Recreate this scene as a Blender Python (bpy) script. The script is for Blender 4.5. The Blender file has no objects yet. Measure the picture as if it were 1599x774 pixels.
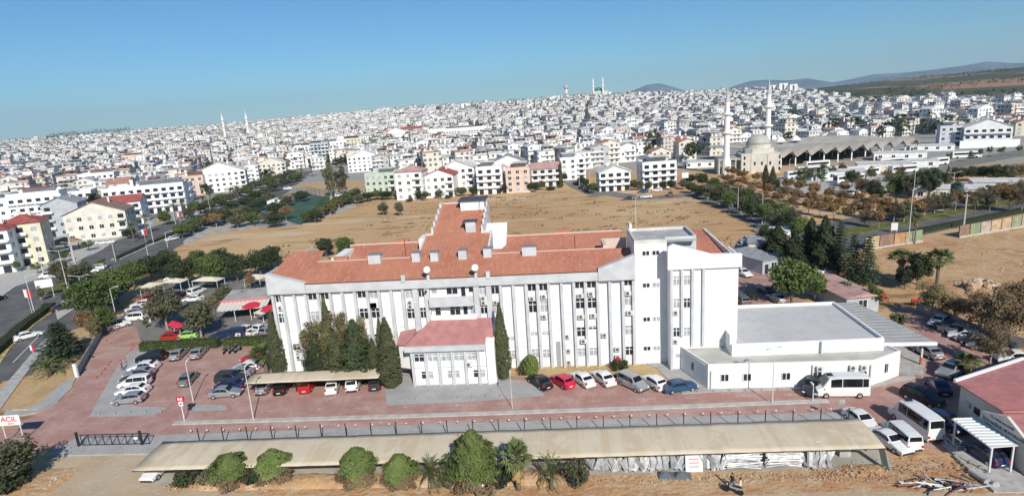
import bpy, bmesh, math, random
import numpy as np
from mathutils import Vector, Matrix

# ------------------------------------------------------------ camera, sky, sun
SC = bpy.context.scene
COL = SC.collection
CAM_H, FPX, ROLL, PITCH, PSI = 37.0, 930.0, 3.8, 13.2, 4.7
p_, r_, a_ = math.radians(PITCH), math.radians(ROLL), math.radians(PSI)
fw = Vector((0, math.cos(p_), -math.sin(p_))); rt = Vector((1, 0, 0)); up = rt.cross(fw)
Rz = Matrix.Rotation(a_, 3, 'Z')
CR = Rz @ (rt * math.cos(r_) - up * math.sin(r_))
CU = Rz @ (rt * math.sin(r_) + up * math.cos(r_))
CF = Rz @ fw
cam_d = bpy.data.cameras.new('camera')
cam = bpy.data.objects.new('camera', cam_d); COL.objects.link(cam)
m3 = Matrix((CR, CU, -CF)).transposed()
cam.matrix_world = Matrix.Translation((0, 0, CAM_H)) @ m3.to_4x4()
cam_d.sensor_width = 36.0; cam_d.lens = 36.0 * FPX / 1599.0
cam_d.clip_start = 0.5; cam_d.clip_end = 40000
SC.camera = cam

SUN_AZ_FROM = 159.0    # clockwise from +Y, where the sun stands
SUN_EL = 34.5
w = bpy.data.worlds.new('World'); SC.world = w; w.use_nodes = True
nt = w.node_tree; nt.nodes.clear()
sky = nt.nodes.new('ShaderNodeTexSky'); sky.sky_type = 'NISHITA'; sky.sun_disc = False
sky.sun_elevation = math.radians(SUN_EL); sky.sun_rotation = math.radians(SUN_AZ_FROM)
sky.altitude = 50; sky.air_density = 1.0; sky.dust_density = 0.0; sky.ozone_density = 8.0
bg = nt.nodes.new('ShaderNodeBackground'); bg.inputs[1].default_value = 0.088
wo = nt.nodes.new('ShaderNodeOutputWorld')
tn_ = nt.nodes.new('ShaderNodeMix'); tn_.data_type = 'RGBA'; tn_.blend_type = 'MULTIPLY'; tn_.inputs[0].default_value = 1.0; tn_.inputs[7].default_value = (0.58, 0.88, 0.93, 1)
nt.links.new(sky.outputs[0], tn_.inputs[6]); nt.links.new(tn_.outputs[2], bg.inputs[0]); nt.links.new(bg.outputs[0], wo.inputs[0])
sd = bpy.data.lights.new('sun', 'SUN'); sd.energy = 4.4; sd.angle = math.radians(0.5); sd.color = (1.0, 0.94, 0.84)
so = bpy.data.objects.new('sun', sd); COL.objects.link(so)
el = math.radians(SUN_EL); az = math.radians(SUN_AZ_FROM)
sdir = Vector((math.sin(az) * math.cos(el), math.cos(az) * math.cos(el), math.sin(el)))
so.rotation_euler = sdir.to_track_quat('Z', 'Y').to_euler()
so.location = sdir * 300
SC.view_settings.view_transform = 'Standard'; SC.view_settings.look = 'None'
SC.view_settings.exposure = 0.25; SC.view_settings.gamma = 1.0
SC.view_settings.use_curve_mapping = False
SC.cycles.max_bounces = 5; SC.cycles.diffuse_bounces = 3; SC.cycles.glossy_bounces = 2
SC.cycles.transparent_max_bounces = 4; SC.cycles.volume_bounces = 0
SC.cycles.use_denoising = True

HAZE_D = 6.0e-5
rnd = random.Random(11)
nrng = np.random.default_rng(5)

def ray(px, py):
    return CR * ((px - 799.5) / FPX) - CU * ((py - 387.0) / FPX) + CF
def at(px, py, z=0.0):
    """ground point seen at that spot of the photograph"""
    d = ray(px, py); t = (z - CAM_H) / d.z
    return Vector((d.x * t, d.y * t, z))
def prj(x, y, z):
    q = Vector((x, y, z - CAM_H)); c = q.dot(CF)
    return 799.5 + FPX * q.dot(CR) / c, 387.0 - FPX * q.dot(CU) / c, c

def az_for(px, D, z=CAM_H):
    """compass angle at which something D metres away and z high shows at column px"""
    a = math.atan((px - 800) / FPX) - a_
    for _ in range(8): a += (px - prj(D * math.sin(a), D * math.cos(a), z)[0]) / FPX * .8
    return a
# ------------------------------------------------------------ terrain height
TAB = np.array([(-1800, 600, 2600, 22), (0, 600, 2500, 27), (400, 700, 2300, 38), (600, 700, 2050, 50), (800, 650, 2000, 50),
                (920, 600, 1900, 52), (1050, 600, 1900, 42), (1250, 600, 2000, 33), (1330, 900, 2700, 42), (1500, 1100, 3200, 57),
                (1600, 1100, 3300, 66), (2600, 1200, 3500, 90)], float)
def terr(x, y):
    x = np.asarray(x, float); y = np.asarray(y, float)
    d = np.hypot(x, y)
    azv = np.arctan2(x, y) + a_
    u = np.where(np.abs(azv) < 1.1, 800 + FPX * np.tan(np.clip(azv, -1.1, 1.1)), np.where(azv > 0, 2600, -1800))
    u = np.clip(u, -1800, 2600)
    d0 = np.interp(u, TAB[:, 0], TAB[:, 1]); dr = np.interp(u, TAB[:, 0], TAB[:, 2]); zr = np.interp(u, TAB[:, 0], TAB[:, 3])
    t = np.clip((d - d0) / (dr - d0), 0, 1)
    h = zr * (t ** 1.25)
    h = h + np.where(d > 700, 2.0 * np.sin(x * .006 + 1) * np.sin(y * .005) * np.clip((d - 700) / 800, 0, 1), 0)
    fall = np.clip(d - dr, 0, None) * 0.03
    h = np.maximum(h - fall, np.minimum(h, 0) - 5)
    back = np.clip((-y) / 300, 0, 1)
    return h * (1 - back)
def tz(x, y): return float(terr(x, y))

# ------------------------------------------------------------ materials
MATS = {}
def mat(name, col, rough=0.8, noise=0.0, scale=1.0, col2=None, metal=0.0, spec=0.3, objrand=0.0, bump=0.0, ramp=(0.4, 0.6), coord='Object', detail=3.0):
    if name in MATS: return MATS[name]
    m = bpy.data.materials.new(name); m.use_nodes = True; t = m.node_tree
    b = t.nodes['Principled BSDF']
    b.inputs['Roughness'].default_value = rough; b.inputs['Metallic'].default_value = metal
    b.inputs['Specular IOR Level'].default_value = spec
    c1 = (*col, 1)
    b.inputs['Base Color'].default_value = c1
    last = None
    if noise > 0 or col2 is not None:
        tc = t.nodes.new('ShaderNodeTexCoord'); nz = t.nodes.new('ShaderNodeTexNoise')
        nz.inputs['Scale'].default_value = scale; nz.inputs['Detail'].default_value = detail
        t.links.new(tc.outputs[coord], nz.inputs['Vector'])
        rp = t.nodes.new('ShaderNodeValToRGB')
        rp.color_ramp.elements[0].position = ramp[0]; rp.color_ramp.elements[1].position = ramp[1]
        c2 = col2 if col2 else tuple(c * (1 + noise) for c in col)
        ca = col if col2 else tuple(c * (1 - noise) for c in col)
        rp.color_ramp.elements[0].color = (*ca, 1); rp.color_ramp.elements[1].color = (*[min(1, c) for c in c2], 1)
        t.links.new(nz.outputs[0], rp.inputs[0]); last = rp.outputs[0]
        if bump > 0:
            bp = t.nodes.new('ShaderNodeBump'); bp.inputs['Strength'].default_value = bump
            t.links.new(nz.outputs[0], bp.inputs['Height']); t.links.new(bp.outputs[0], b.inputs['Normal'])
    if objrand > 0:
        oi = t.nodes.new('ShaderNodeObjectInfo'); hs = t.nodes.new('ShaderNodeHueSaturation')
        mr = t.nodes.new('ShaderNodeMapRange'); mr.inputs[3].default_value = 1 - objrand; mr.inputs[4].default_value = 1 + objrand
        t.links.new(oi.outputs['Random'], mr.inputs[0]); t.links.new(mr.outputs[0], hs.inputs['Value'])
        if last is None: hs.inputs['Color'].default_value = c1
        else: t.links.new(last, hs.inputs['Color'])
        last = hs.outputs[0]
    if last is not None: t.links.new(last, b.inputs['Base Color'])
    MATS[name] = m
    return m

def ground_mat(name, cols, scales, rough=0.95, bump=0.15, bscale=3.0):
    """layered noise of several soil colours"""
    m = bpy.data.materials.new(name); m.use_nodes = True; t = m.node_tree; b = t.nodes['Principled BSDF']
    b.inputs['Roughness'].default_value = rough; b.inputs['Specular IOR Level'].default_value = 0.1
    tc = t.nodes.new('ShaderNodeTexCoord'); last = None
    for i, (c, s) in enumerate(zip(cols[1:], scales)):
        nz = t.nodes.new('ShaderNodeTexNoise'); nz.inputs['Scale'].default_value = s[0]; nz.inputs['Detail'].default_value = 5
        nz.inputs['Roughness'].default_value = 0.65
        mp = t.nodes.new('ShaderNodeMapping'); mp.inputs['Scale'].default_value = s[3] if len(s) > 3 else (1, 1, 1)
        t.links.new(tc.outputs['Object'], mp.inputs[0]); t.links.new(mp.outputs[0], nz.inputs['Vector'])
        rg = t.nodes.new('ShaderNodeMapRange'); rg.inputs[1].default_value = s[1]; rg.inputs[2].default_value = s[2]
        t.links.new(nz.outputs[0], rg.inputs[0])
        mx = t.nodes.new('ShaderNodeMix'); mx.data_type = 'RGBA'
        t.links.new(rg.outputs[0], mx.inputs[0])
        if last is None: mx.inputs[6].default_value = (*cols[0], 1)
        else: t.links.new(last, mx.inputs[6])
        mx.inputs[7].default_value = (*c, 1); last = mx.outputs[2]
    t.links.new(last, b.inputs['Base Color'])
    nz = t.nodes.new('ShaderNodeTexNoise'); nz.inputs['Scale'].default_value = bscale; nz.inputs['Detail'].default_value = 4
    t.links.new(tc.outputs['Object'], nz.inputs['Vector'])
    bp = t.nodes.new('ShaderNodeBump'); bp.inputs['Strength'].default_value = bump; bp.inputs['Distance'].default_value = 0.3
    t.links.new(nz.outputs[0], bp.inputs['Height']); t.links.new(bp.outputs[0], b.inputs['Normal'])
    MATS[name] = m
    return m

WHITE = ground_mat('white_render', [(0.80, 0.795, 0.78), (0.72, 0.715, 0.70), (0.83, 0.82, 0.80), (0.66, 0.65, 0.62)],
                   [(0.5, .5, .7), (1.2, .45, .6), (1.6, .60, .78, (1, 1, .12))], rough=0.85, bump=0.03)
GREYP = mat('grey_paint', (0.53, 0.545, 0.56), 0.8, noise=0.07, scale=0.7)
ROOFR = ground_mat('terracotta_tiles', [(0.50, 0.208, 0.132), (0.43, 0.17, 0.11), (0.57, 0.27, 0.175), (0.42, 0.20, 0.15), (0.47, 0.37, 0.29)],
                   [(0.22, .45, .62), (1.6, .5, .66, (1.5, .35, 1)), (5.0, .52, .66), (1.1, .64, .8)], bump=0.5, bscale=6)
GLASS = mat('dark_glass', (0.025, 0.03, 0.04), 0.08, spec=0.6)
GLASS2 = mat('curtained_glass', (0.38, 0.40, 0.42), 0.3, noise=0.15, scale=1.5)
FRAME = mat('white_frame', (0.8, 0.8, 0.8), 0.5)
ACW = mat('ac_casing', (0.68, 0.67, 0.63), 0.6)
ACF = mat('ac_fan', (0.12, 0.12, 0.12), 0.6)
DARK = mat('dark_metal', (0.03, 0.03, 0.035), 0.6)
STEEL = mat('galvanised_steel', (0.45, 0.46, 0.47), 0.5, metal=0.3)
POLEW = mat('pale_pole', (0.62, 0.62, 0.60), 0.6)
CONC = mat('concrete', (0.42, 0.41, 0.39), 0.9, noise=0.12, scale=1.2)
TIRE = mat('rubber', (0.02, 0.02, 0.02), 0.9)
RIM = mat('wheel_rim', (0.5, 0.5, 0.52), 0.35, metal=0.5)
CGLASS = mat('car_glass', (0.012, 0.014, 0.017), 0.05, spec=0.7)
LAMPW = mat('headlamp', (0.75, 0.78, 0.8), 0.15)
LAMPR = mat('tail_lamp', (0.45, 0.01, 0.01), 0.25)
PLATE = mat('number_plate', (0.75, 0.75, 0.72), 0.5)
REDP = mat('red_paint', (0.62, 0.03, 0.03), 0.5)
PINK = mat('pinkish_red_roof', (0.42, 0.195, 0.185), 0.7, noise=0.1, scale=0.8, bump=0.1)
TAN = ground_mat('tan_membrane', [(0.61, 0.53, 0.395), (0.56, 0.465, 0.33), (0.64, 0.565, 0.44), (0.47, 0.42, 0.33)], [(0.25, .47, .53, (1, .05, .05)), (0.5, .5, .66), (0.8, .6, .75)], rough=.75, bump=.05)
BARK = mat('bark', (0.16, 0.12, 0.09), 0.95, noise=0.2, scale=4)
PALEBARK = mat('pale_bark', (0.34, 0.30, 0.25), 0.95, noise=0.2, scale=4)

# ------------------------------------------------------------ mesh builder
class MB:
    def __init__(s): s.v = []; s.f = []
    def poly(s, pts):
        n = len(s.v); s.v += [tuple(p) for p in pts]; s.f.append(tuple(range(n, n + len(pts)))); return s
    def add(s, vs, fs):
        n = len(s.v); s.v += [tuple(p) for p in vs]; s.f += [tuple(i + n for i in f) for f in fs]; return s
    def box(s, x0, x1, y0, y1, z0, z1):
        vs = [(x0, y0, z0), (x1, y0, z0), (x1, y1, z0), (x0, y1, z0), (x0, y0, z1), (x1, y0, z1), (x1, y1, z1), (x0, y1, z1)]
        return s.add(vs, [(0, 3, 2, 1), (4, 5, 6, 7), (0, 1, 5, 4), (1, 2, 6, 5), (2, 3, 7, 6), (3, 0, 4, 7)])
    def prism(s, pts, z0, z1):
        """pts: ccw xy polygon; z0/z1 numbers or lists"""
        n = len(pts); a = z0 if hasattr(z0, '__len__') else [z0] * n; b = z1 if hasattr(z1, '__len__') else [z1] * n
        vs = [(p[0], p[1], a[i]) for i, p in enumerate(pts)] + [(p[0], p[1], b[i]) for i, p in enumerate(pts)]
        fs = [tuple(range(n - 1, -1, -1)), tuple(range(n, 2 * n))] + [(i, (i + 1) % n, n + (i + 1) % n, n + i) for i in range(n)]
        return s.add(vs, fs)
    def xz(s, pts, y0, y1):
        """polygon in x,z extruded along y"""
        n = len(pts); vs = [(p[0], y0, p[1]) for p in pts] + [(p[0], y1, p[1]) for p in pts]
        fs = [tuple(range(n)), tuple(range(2 * n - 1, n - 1, -1))] + [(i, n + i, n + (i + 1) % n, (i + 1) % n) for i in range(n)]
        return s.add(vs, fs)
    def tube(s, p0, p1, r0, r1=None, n=6, cap=True):
        r1 = r0 if r1 is None else r1
        p0 = Vector(p0); p1 = Vector(p1); d = (p1 - p0)
        if d.length < 1e-6: return s
        q = d.normalized().to_track_quat('Z', 'Y'); vs = []
        for p, r in ((p0, r0), (p1, r1)):
            for i in range(n):
                t = 2 * math.pi * i / n; vs.append(p + q @ Vector((r * math.cos(t), r * math.sin(t), 0)))
        fs = [(i, (i + 1) % n, n + (i + 1) % n, n + i) for i in range(n)]
        if cap: fs += [tuple(range(n - 1, -1, -1)), tuple(range(n, 2 * n))]
        return s.add(vs, fs)
    def lathe(s, prof, c=(0, 0, 0), n=12):
        vs = []
        for r, z in prof:
            for i in range(n):
                t = 2 * math.pi * i / n; vs.append((c[0] + r * math.cos(t), c[1] + r * math.sin(t), c[2] + z))
        k = len(prof)
        fs = [(j * n + i, j * n + (i + 1) % n, (j + 1) * n + (i + 1) % n, (j + 1) * n + i) for j in range(k - 1) for i in range(n)]
        fs += [tuple(range(n - 1, -1, -1)), tuple(range((k - 1) * n, k * n))]
        return s.add(vs, fs)
    def xf(s, M):
        s.v = [tuple(M @ Vector(p)) for p in s.v]; return s
    def mesh(s, name, m=None):
        me = bpy.data.meshes.new(name); me.from_pydata(s.v, [], s.f); me.update()
        if m: me.materials.append(m)
        return me
def link(name, me, parent=None, loc=None, rz=None):
    o = bpy.data.objects.new(name, me); COL.objects.link(o)
    if parent is not None: o.parent = parent
    if loc is not None: o.location = loc
    if rz is not None: o.rotation_euler[2] = rz
    return o
def obj(name, mb, m, parent=None, loc=None, rz=None, world=False, smooth=False):
    """world=True: the builder's points are world coordinates, parent sits at parent.location without rotation"""
    if world and parent is not None:
        l = parent.location; mb.v = [(v[0] - l[0], v[1] - l[1], v[2] - l[2]) for v in mb.v]
    me = mb.mesh(name, m)
    if smooth: me.shade_smooth()
    return link(name, me, parent, loc, rz)
def tag(o, label=None, cat=None, group=None, kind=None):
    if label: o['label'] = label
    if cat: o['category'] = cat
    if group: o['group'] = group
    if kind: o['kind'] = kind
    return o
def thing(name, label, cat, loc=(0, 0, 0), rz=0.0, group=None):
    o = bpy.data.objects.new(name, None); COL.objects.link(o); o.location = loc; o.rotation_euler[2] = rz
    o.empty_display_size = 0.5
    return tag(o, label, cat, group)
KIDS = {}
def kids(o):
    if o.name not in KIDS: KIDS[o.name] = list(o.children)
    return KIDS[o.name]
def dup(root, loc, rz=0.0, label=None, group=None, scale=None, parent=None):
    c = root.copy(); COL.objects.link(c)
    if parent is not None: c.parent = parent
    c.location = loc; c.rotation_euler = (0, 0, rz)
    if scale is not None: c.scale = scale if hasattr(scale, '__len__') else (scale,) * 3
    if label: c['label'] = label
    if group: c['group'] = group
    for ch in kids(root):
        d = ch.copy(); COL.objects.link(d); d.parent = c
        for g in kids(ch):
            e = g.copy(); COL.objects.link(e); e.parent = d
    return c
class Proto:
    """first placement moves the built thing itself, later ones copy it"""
    def __init__(s, root): s.root = root; s.used = False
    def put(s, loc, rz=0.0, label=None, group=None, scale=None):
        if not s.used:
            s.used = True; o = s.root; kids(o)
            for ch in kids(o): kids(ch)
            o.location = loc; o.rotation_euler = (0, 0, rz)
            if scale is not None: o.scale = scale if hasattr(scale, '__len__') else (scale,) * 3
            if label: o['label'] = label
            if group: o['group'] = group
            return o
        return dup(s.root, loc, rz, label, group, scale if scale is not None else (1, 1, 1))
def struct(name, mb, m): return tag(obj(name, mb, m), kind='structure')
# ------------------------------------------------------------ ground, roads, paving
from mathutils.geometry import tessellate_polygon
def build_ground():
    me = bpy.data.meshes.new('ground')
    rings = np.concatenate([[0.0], np.arange(20, 320, 20), np.geomspace(320, 16000, 62)])
    azs = np.concatenate([np.linspace(-180, -62, 24, endpoint=False), np.linspace(-62, 62, 150), np.linspace(62, 180, 24, endpoint=False)[1:]])
    azr = np.radians(azs); A = len(azs)
    X = np.outer(rings, np.sin(azr)); Y = np.outer(rings, np.cos(azr)); Z = terr(X, Y)
    vs = np.stack([X, Y, Z], -1).reshape(-1, 3)
    fs = [(j * A + i, j * A + (i + 1) % A, (j + 1) * A + (i + 1) % A, (j + 1) * A + i) for j in range(len(rings) - 1) for i in range(A)]
    me.from_pydata(vs.tolist(), [], fs); me.update()
    # zone colour mask: r = town streets, g = scrub hill
    ca = me.color_attributes.new('zone', 'FLOAT_COLOR', 'POINT')
    d = np.hypot(vs[:, 0], vs[:, 1]); azv = np.arctan2(vs[:, 0], vs[:, 1]) + a_
    u = 800 + FPX * np.tan(np.clip(azv, -1.2, 1.2))
    town = np.clip((d - 300) / 60, 0, 1) * (vs[:, 1] > 0)
    cz = (vs - np.array([0, 0, CAM_H])) @ np.array(CF); ok = cz > 1; ppx = np.where(ok, 799.5 + FPX * ((vs - np.array([0, 0, CAM_H])) @ np.array(CR)) / np.where(ok, cz, 1), 0); ppy = np.where(ok, 387 - FPX * ((vs - np.array([0, 0, CAM_H])) @ np.array(CU)) / np.where(ok, cz, 1), 0)
    town = np.where(ok & (ppx < 460) & (ppy < np.interp(ppx, [-40, 0, 128, 230, 330, 400, 470], [600, 545, 440, 382, 340, 317, 268])), 1.0, town)
    scrub = np.clip((d - np.interp(u, [1180, 1240, 1330, 1600], [2600, 1900, 1350, 1200])) / 100, 0, 1) * np.clip((u - 1200) / 30, 0, 1)
    cl = np.zeros((len(vs), 4), np.float32); cl[:, 0] = town; cl[:, 1] = scrub; cl[:, 3] = 1
    ca.data.foreach_set('color', cl.ravel())
    m = ground_mat('dry_field_soil', [(0.47, 0.285, 0.145), (0.56, 0.385, 0.21), (0.26, 0.16, 0.09), (0.60, 0.48, 0.32)],
                   [(0.014, .4, .58), (0.12, .56, .66, (0.4, 1.6, 1)), (0.035, .56, .66, (.35, 1.8, 1))], bump=0.4, bscale=1.2)
    t = m.node_tree; b = t.nodes['Principled BSDF']; src = b.inputs['Base Color'].links[0].from_socket
    at_ = t.nodes.new('ShaderNodeAttribute'); at_.attribute_name = 'zone'
    sp = t.nodes.new('ShaderNodeSeparateColor'); t.links.new(at_.outputs['Color'], sp.inputs[0])
    mx = t.nodes.new('ShaderNodeMix'); mx.data_type = 'RGBA'; mx.inputs[7].default_value = (0.33, 0.325, 0.31, 1)
    t.links.new(sp.outputs[0], mx.inputs[0]); t.links.new(src, mx.inputs[6])
    tc = t.nodes.new('ShaderNodeTexCoord'); nz = t.nodes.new('ShaderNodeTexNoise'); nz.inputs['Scale'].default_value = 0.0022
    nz.inputs['Detail'].default_value = 8; nz.inputs['Roughness'].default_value = .6
    t.links.new(tc.outputs['Object'], nz.inputs['Vector'])
    rp = t.nodes.new('ShaderNodeValToRGB'); e = rp.color_ramp.elements
    e[0].position = .42; e[0].color = (0.34, 0.20, 0.13, 1); e[1].position = .46; e[1].color = (0.10, 0.11, 0.07, 1)
    e2 = rp.color_ramp.elements.new(.62); e2.color = (0.06, 0.07, 0.045, 1); e3 = rp.color_ramp.elements.new(.68); e3.color = (0.33, 0.25, 0.17, 1)
    t.links.new(nz.outputs[0], rp.inputs[0])
    mx2 = t.nodes.new('ShaderNodeMix'); mx2.data_type = 'RGBA'
    t.links.new(sp.outputs[1], mx2.inputs[0]); t.links.new(mx.outputs[2], mx2.inputs[6]); t.links.new(rp.outputs[0], mx2.inputs[7])
    t.links.new(mx2.outputs[2], b.inputs['Base Color'])
    me.materials.append(m); me.shade_smooth()
    tag(link('ground', me), kind='structure')
build_ground()

ASPH = mat('asphalt', (0.125, 0.124, 0.124), 0.9, noise=0.16, scale=0.25, bump=0.05)
ASPH2 = mat('worn_asphalt', (0.20, 0.19, 0.175), 0.9, noise=0.12, scale=0.3)
REDPAVE = ground_mat('red_block_paving', [(0.395, 0.225, 0.19), (0.47, 0.315, 0.275), (0.33, 0.19, 0.165), (0.50, 0.39, 0.34), (0.29, .195, .175)],
                     [(0.35, .42, .62), (2.5, .5, .7), (0.13, .56, .74, (.35, 1.6, 1)), (0.5, .62, .8, (.5, 1.4, 1))], bump=0.1, bscale=8)
GREYPAVE = ground_mat('grey_block_paving', [(0.40, 0.395, 0.385), (0.34, 0.335, 0.33), (0.46, 0.44, 0.41)], [(0.4, .42, .6), (3.0, .5, .7)], bump=0.1, bscale=8)
SAND = ground_mat('sandy_soil', [(0.50, 0.36, 0.19), (0.42, 0.28, 0.15), (0.56, 0.44, 0.27)], [(0.3, .45, .62), (1.5, .55, .7)], bump=0.3)
DIRT = ground_mat('orange_dirt', [(0.53, 0.35, 0.19), (0.44, 0.24, 0.12), (0.56, 0.43, 0.28), (0.36, 0.24, 0.16), (0.36, 0.17, 0.08)],
                  [(0.09, .42, .6), (0.5, .48, .65), (2.0, .52, .7), (0.22, .58, .68)], bump=0.6, bscale=2)
TRACK = ground_mat('compacted_track', [(0.50, 0.40, 0.28), (0.44, 0.33, 0.215), (0.54, 0.46, 0.36)], [(0.15, .45, .62), (1.2, .52, .7)], bump=0.2)
PALEROAD = mat('pale_dusty_road', (0.40, 0.375, 0.33), 0.95, noise=0.14, scale=0.3, bump=0.1)
GRASSM = ground_mat('verge_grass', [(0.12, 0.13, 0.05), (0.20, 0.18, 0.08), (0.085, 0.11, 0.035)], [(0.3, .45, .6), (2, .5, .65)], bump=.5)
KERBM = mat('kerb_stone', (0.46, 0.45, 0.42), 0.9, noise=0.1, scale=1.0)
YKERB = mat('yellow_kerb', (0.46, 0.38, 0.17), 0.9, noise=0.3, scale=1.0)

def flat(name, pts, z, m, thick=None):
    """pts: pixel pairs (tuples) or world Vector/3-tuples"""
    w_ = [at(*p) if len(p) == 2 else Vector(p) for p in pts]
    a2 = sum(w_[i].x * w_[(i + 1) % len(w_)].y - w_[(i + 1) % len(w_)].x * w_[i].y for i in range(len(w_)))
    if a2 < 0: w_.reverse()
    mb = MB(); n = len(w_)
    mb.v = [(p.x, p.y, z) for p in w_]
    for t in tessellate_polygon([[Vector((p.x, p.y, 0)) for p in w_]]):
        a, b, c = (w_[k] for k in t)
        mb.f.append(tuple(t) if (b.x - a.x) * (c.y - a.y) - (b.y - a.y) * (c.x - a.x) > 0 else tuple(reversed(t)))
    if thick:
        mb.v += [(p.x, p.y, z - thick) for p in w_]; mb.f += [(i, n + i, n + (i + 1) % n, (i + 1) % n) for i in range(n)]
    me = mb.mesh(name, m)
    return tag(link(name, me), kind='structure')
def ribbon(name, pts, wl, wr, z, m, thick=None, world=False):
    """strip along a polyline, wl to the left wr to the right in metres"""
    P = [Vector(p) if (world or len(p) == 3) else at(*p) for p in pts]; L = []; R_ = []
    for i, p in enumerate(P):
        d = (P[min(i + 1, len(P) - 1)] - P[max(i - 1, 0)]); d.z = 0; d.normalize(); n = Vector((-d.y, d.x, 0))
        L.append(p + n * wl); R_.append(p - n * wr)
    mb = MB()
    for i in range(len(P) - 1):
        q = [R_[i], R_[i + 1], L[i + 1], L[i]]
        if thick: mb.prism([(a.x, a.y) for a in q], z - thick, z)
        else: mb.poly([(a.x, a.y, z) for a in q])
    return tag(obj(name, mb, m), kind='structure')
W = lambda x, y: (x, y, 0.0)

# the boulevard with its two carriageways, from the bottom left up into the town
BOULC = [(-40, 605), (0, 545), (38, 510), (85, 476), (128, 440), (181, 405), (230, 382), (274, 364), (330, 340), (400, 317), (440, 290), (470, 268)]
ribbon('boulevard', BOULC[:9], 17.5, 13.5, 0.012, ASPH)
ribbon('boulevard', BOULC[8:], 10, 9, 0.010, ASPH)
flat('junction', [(0, 480), (60, 445), (130, 415), (190, 400), (215, 425), (160, 470), (110, 500), (60, 540), (0, 600), (-60, 640), (-60, 520)], 0.008, ASPH)
ribbon('median_strip', [(-40, 604), (0, 546), (38, 511), (85, 478)], 1.6, 1.6, 0.13, YKERB, 0.12)
ribbon('median_strip', [(181, 405), (230, 383), (274, 365), (330, 341), (400, 318)], 1.5, 1.5, 0.13, KERBM, 0.12)
ribbon('lane_markings', [(20, 566), (55, 530), (80, 505)], 0.1, 0.1, 0.02, mat('road_paint', (0.55, 0.55, 0.52), .8))
flat('traffic_island', [(62, 452), (100, 440), (150, 428), (172, 432), (150, 443), (115, 452), (82, 462)], 0.14, GRASSM, 0.13)
flat('island_paving', [(85, 482), (100, 468), (140, 463), (163, 460), (150, 468), (120, 480), (90, 500)], 0.14, KERBM, 0.13)
flat('street_pavement', [(0, 465), (25, 447), (70, 432), (118, 416), (130, 405), (160, 390), (200, 362), (240, 350), (235, 345), (180, 352), (100, 385), (0, 425), (-60, 440), (-60, 490)], 0.12, KERBM, 0.12)
flat('roadside_pavement', [(0, 640), (58, 560), (90, 522), (82, 516), (50, 552), (-6, 618), (-60, 680), (-60, 730)], 0.12, CONC, 0.12)
flat('sandy_plot', [(10, 638), (40, 600), (60, 570), (90, 522), (130, 510), (165, 520), (122, 585), (105, 600), (75, 628), (38, 645), (15, 648)], 0.05, SAND)
flat('corner_pavement', [(10, 640), (38, 644), (68, 625), (95, 600), (120, 588), (118, 592), (112, 607), (90, 628), (55, 645), (20, 652), (4, 652)], 0.13, GREYPAVE, 0.13)
# compound paving (red blocks) and the grey areas on it
flat('red_paving', [(-50, 700), (20, 664), (60, 645), (112, 612), (122, 588), (158, 525), (170, 506), (212, 508), (224, 546), (440, 540), W(-40, 81), W(24, 80), W(60, 76), (1600, 560), (1600, 700), (1480, 720), (1380, 705), (1370, 655), (1290, 655), (700, 676), (250, 693), (60, 705)], 0.016, REDPAVE)
flat('red_drive', [(1140, 480), (1150, 440), (1152, 400), (1190, 400), (1240, 455), (1260, 478), (1215, 486)], 0.018, REDPAVE)
flat('red_drive', [(1355, 500), (1385, 478), (1440, 482), (1500, 510), (1560, 545), (1599, 560), (1500, 600), (1400, 600), (1380, 560)], 0.018, REDPAVE)
flat('side_street', [(165, 505), (182, 500), (200, 482), (235, 450), (262, 440), (330, 432), (400, 436), (425, 440), (445, 480), (445, 538), (330, 543), (224, 545), (213, 510), (190, 508)], 0.030, ASPH2)
flat('parking_apron', [(139, 651), (150, 630), (190, 560), (205, 548), (226, 545), (250, 555), (235, 566), (200, 634), (262, 636), (240, 649)], 0.034, GREYPAVE)
flat('parking_apron', [(303, 632), (352, 632), (355, 640), (300, 642)], 0.034, GREYPAVE)
flat('plaza', [W(-25.5, 75.9), (603, 628), (607, 633), (720, 628), (852, 618), (836, 600), (795, 592), W(-9.5, 79), W(-25, 79)], 0.034, GREYPAVE)
flat('hospital_apron', [W(-44, 79.2), W(-9, 79.2), W(-2, 79.4), W(14, 79.2), W(20, 72), W(12, 80.5), W(-44, 80.6)], 0.038, GREYPAVE)
flat('annex_pavement', [(1065, 615), (1120, 612), (1360, 605), (1430, 590), (1425, 584), (1365, 600), (1110, 606), (1040, 560), (990, 560), (1025, 575)], 0.12, GREYPAVE, 0.11)
flat('covered_drive', W and [W(42.6, 92), W(48, 90), W(49, 79), W(46, 74.5), W(43.5, 75), W(42.6, 76)], 0.036, CONC)
flat('dry_bed', [(800, 572), (850, 563), (905, 568), (985, 563), (1030, 575), (1090, 605), (1045, 600), (990, 588), (940, 584), (860, 586), (820, 590), (795, 587)], 0.045, SAND)
flat('dry_bed', [(1300, 500), (1385, 482), (1420, 492), (1380, 512), (1320, 500), (1285, 470), (1250, 465), (1218, 478), (1240, 455), (1280, 450), (1310, 478)], 0.045, SAND)
ribbon('long_kerb_island', [W(-51, 66.9), W(-20, 67.2), W(10, 67.7), W(31.5, 68.3)], 0.38, 0.38, 0.16, KERBM, 0.15)
ribbon('front_pavement', [W(-62, 63.0), W(-46, 63.0), W(-14, 64.0), W(20, 64.3), W(33, 64.4)], 1.0, 3.2, 0.15, GREYPAVE, 0.14)
LOZ = mat('pale_paving_blocks', (0.47, 0.35, 0.31), .95, noise=.25, scale=2.0)
mbl = MB()
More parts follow.
